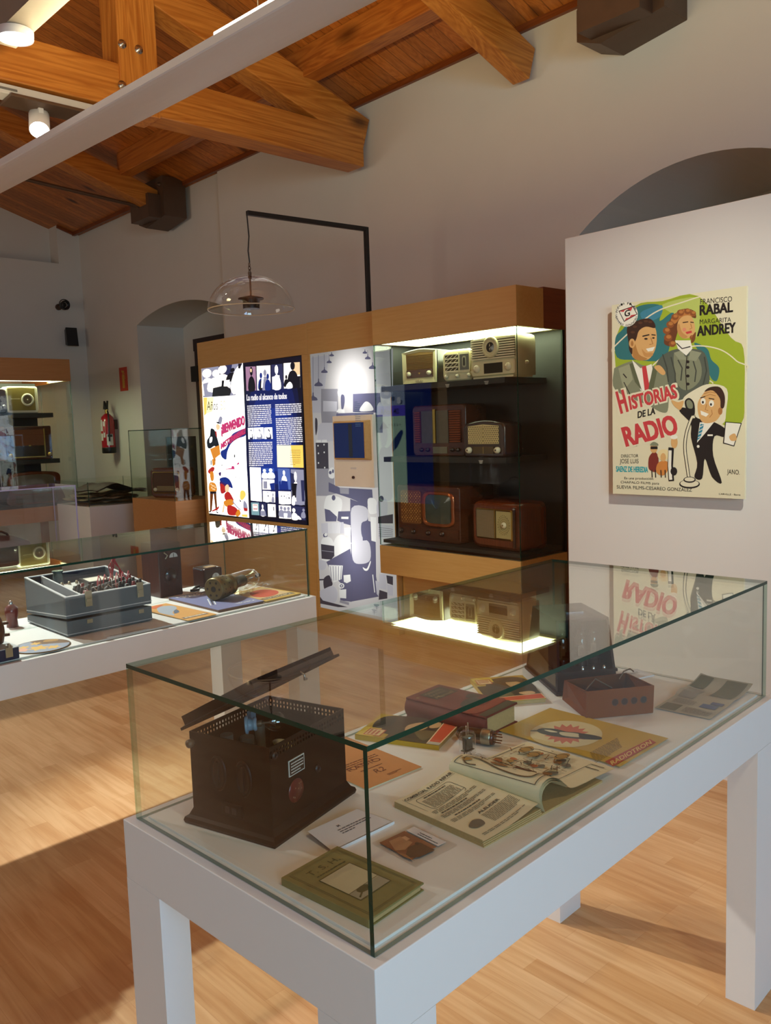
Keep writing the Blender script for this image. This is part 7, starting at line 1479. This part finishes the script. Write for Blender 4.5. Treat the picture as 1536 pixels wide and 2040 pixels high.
# ---- the free standing blue panel that shows mirrored in the radio showcase glass
xq = -.95
t = thing('text_panel', 'backlit blue Años 40 panel seen mirrored in the front glass of the radio showcase', 'display panel', (xq, 9.3, 0))
g = wloc(G(BEECH), t); g.box(xq - .2, 8.55, 0, xq, 10.0, 2.35); g.build('cabinet', t)
g = G(); ps = .35
def am(x, y): return Vector((0.004, .62 - x * 1.24, .35 + (1 - y) * 1.80))
a = Art(g, am, (1, 0, 0)); gk = lambda h, s: glow(h, s)
a.rect(gk('#16308a', 1.2), 0, 0, 1, 1); a.poly(gk('#8a98b8', 2.2), [(0, 0), (.55, 0), (.55, .17), (0, .17)])
rk = random.Random(9)
for k_ in range(14): x, y = rk.uniform(.02, .5), rk.uniform(.01, .15); a.el(gk(rk.choice(['#c8ccd8', '#30406a', '#5a6a9a']), 2.2), x, y, .035, .02, 12)
a.poly(gk('#5a4ad0', 2.2), [(0, .17), (.55, .17), (.55, .26), (0, .26)]); a.text(gk('#10103a', 1), 'Años 40', (.10, .245), (.44, .245), (.10, .195), .01)
a.poly(gk('#a8c8b0', 2.4), [(0, .26), (.55, .26), (.55, 1), (0, 1)]); a.blob(gk('#1c3a7a', 1.6), [(.02, .95), (.04, .62), (.12, .52), (.22, .53), (.36, .44), (.47, .38), (.50, .41), (.40, .52), (.28, .60), (.28, .8), (.26, .98)]); a.blob(gk('#7a8aa0', 2), [(.09, .36), (.2, .36), (.22, .44), (.17, .52), (.1, .5)]); a.poly(gk('#20304a', 1), [(.07, .37), (.15, .30), (.24, .36)])
for k_ in range(5): a.rect(gk('#20304a', 1), .25 + .05 * k_, .325, .262 + .05 * k_, .345)
a.words(gk('#c8d0e8', 2), (.60, .10), (.95, .10), .012, 30, -.0, .5, 3) if False else None
for k_ in range(0): a.rect(gk('#a8b4d8', 2), .60, .08 + k_ * .022, .60 + (.35 if k_ % 7 else .2), .09 + k_ * .022)
g.build('backlit_print', t)

# ---------------------------------------------------------------- repeats carry a group
GROUPS = {'radio': 'old radios on show in the glazed cabinets', 'television': 'old televisions in the showcases', 'roof_rafter': 'single pine rafters', 'roof_purlin': 'pine purlins under the boarded ceiling', 'steel_wall_shoe': 'steel wall shoes of the roof', 'suspended_linear_lamp': 'suspended linear lamps', 'display_table': 'white glass topped display tables', 'radio_showcase': 'glazed radio showcases', 'label_card': 'white caption cards', 'valve': 'small radio valves beside the thick book'}
for o in list(COL.objects):
    if o.parent is None and 'label' in o and 'group' not in o:
        k_ = o.name.split('.')[0]
        if k_ == 'magazine': o['group'] = 'magazines on the further table'
        elif k_ in GROUPS: o['group'] = GROUPS[k_]
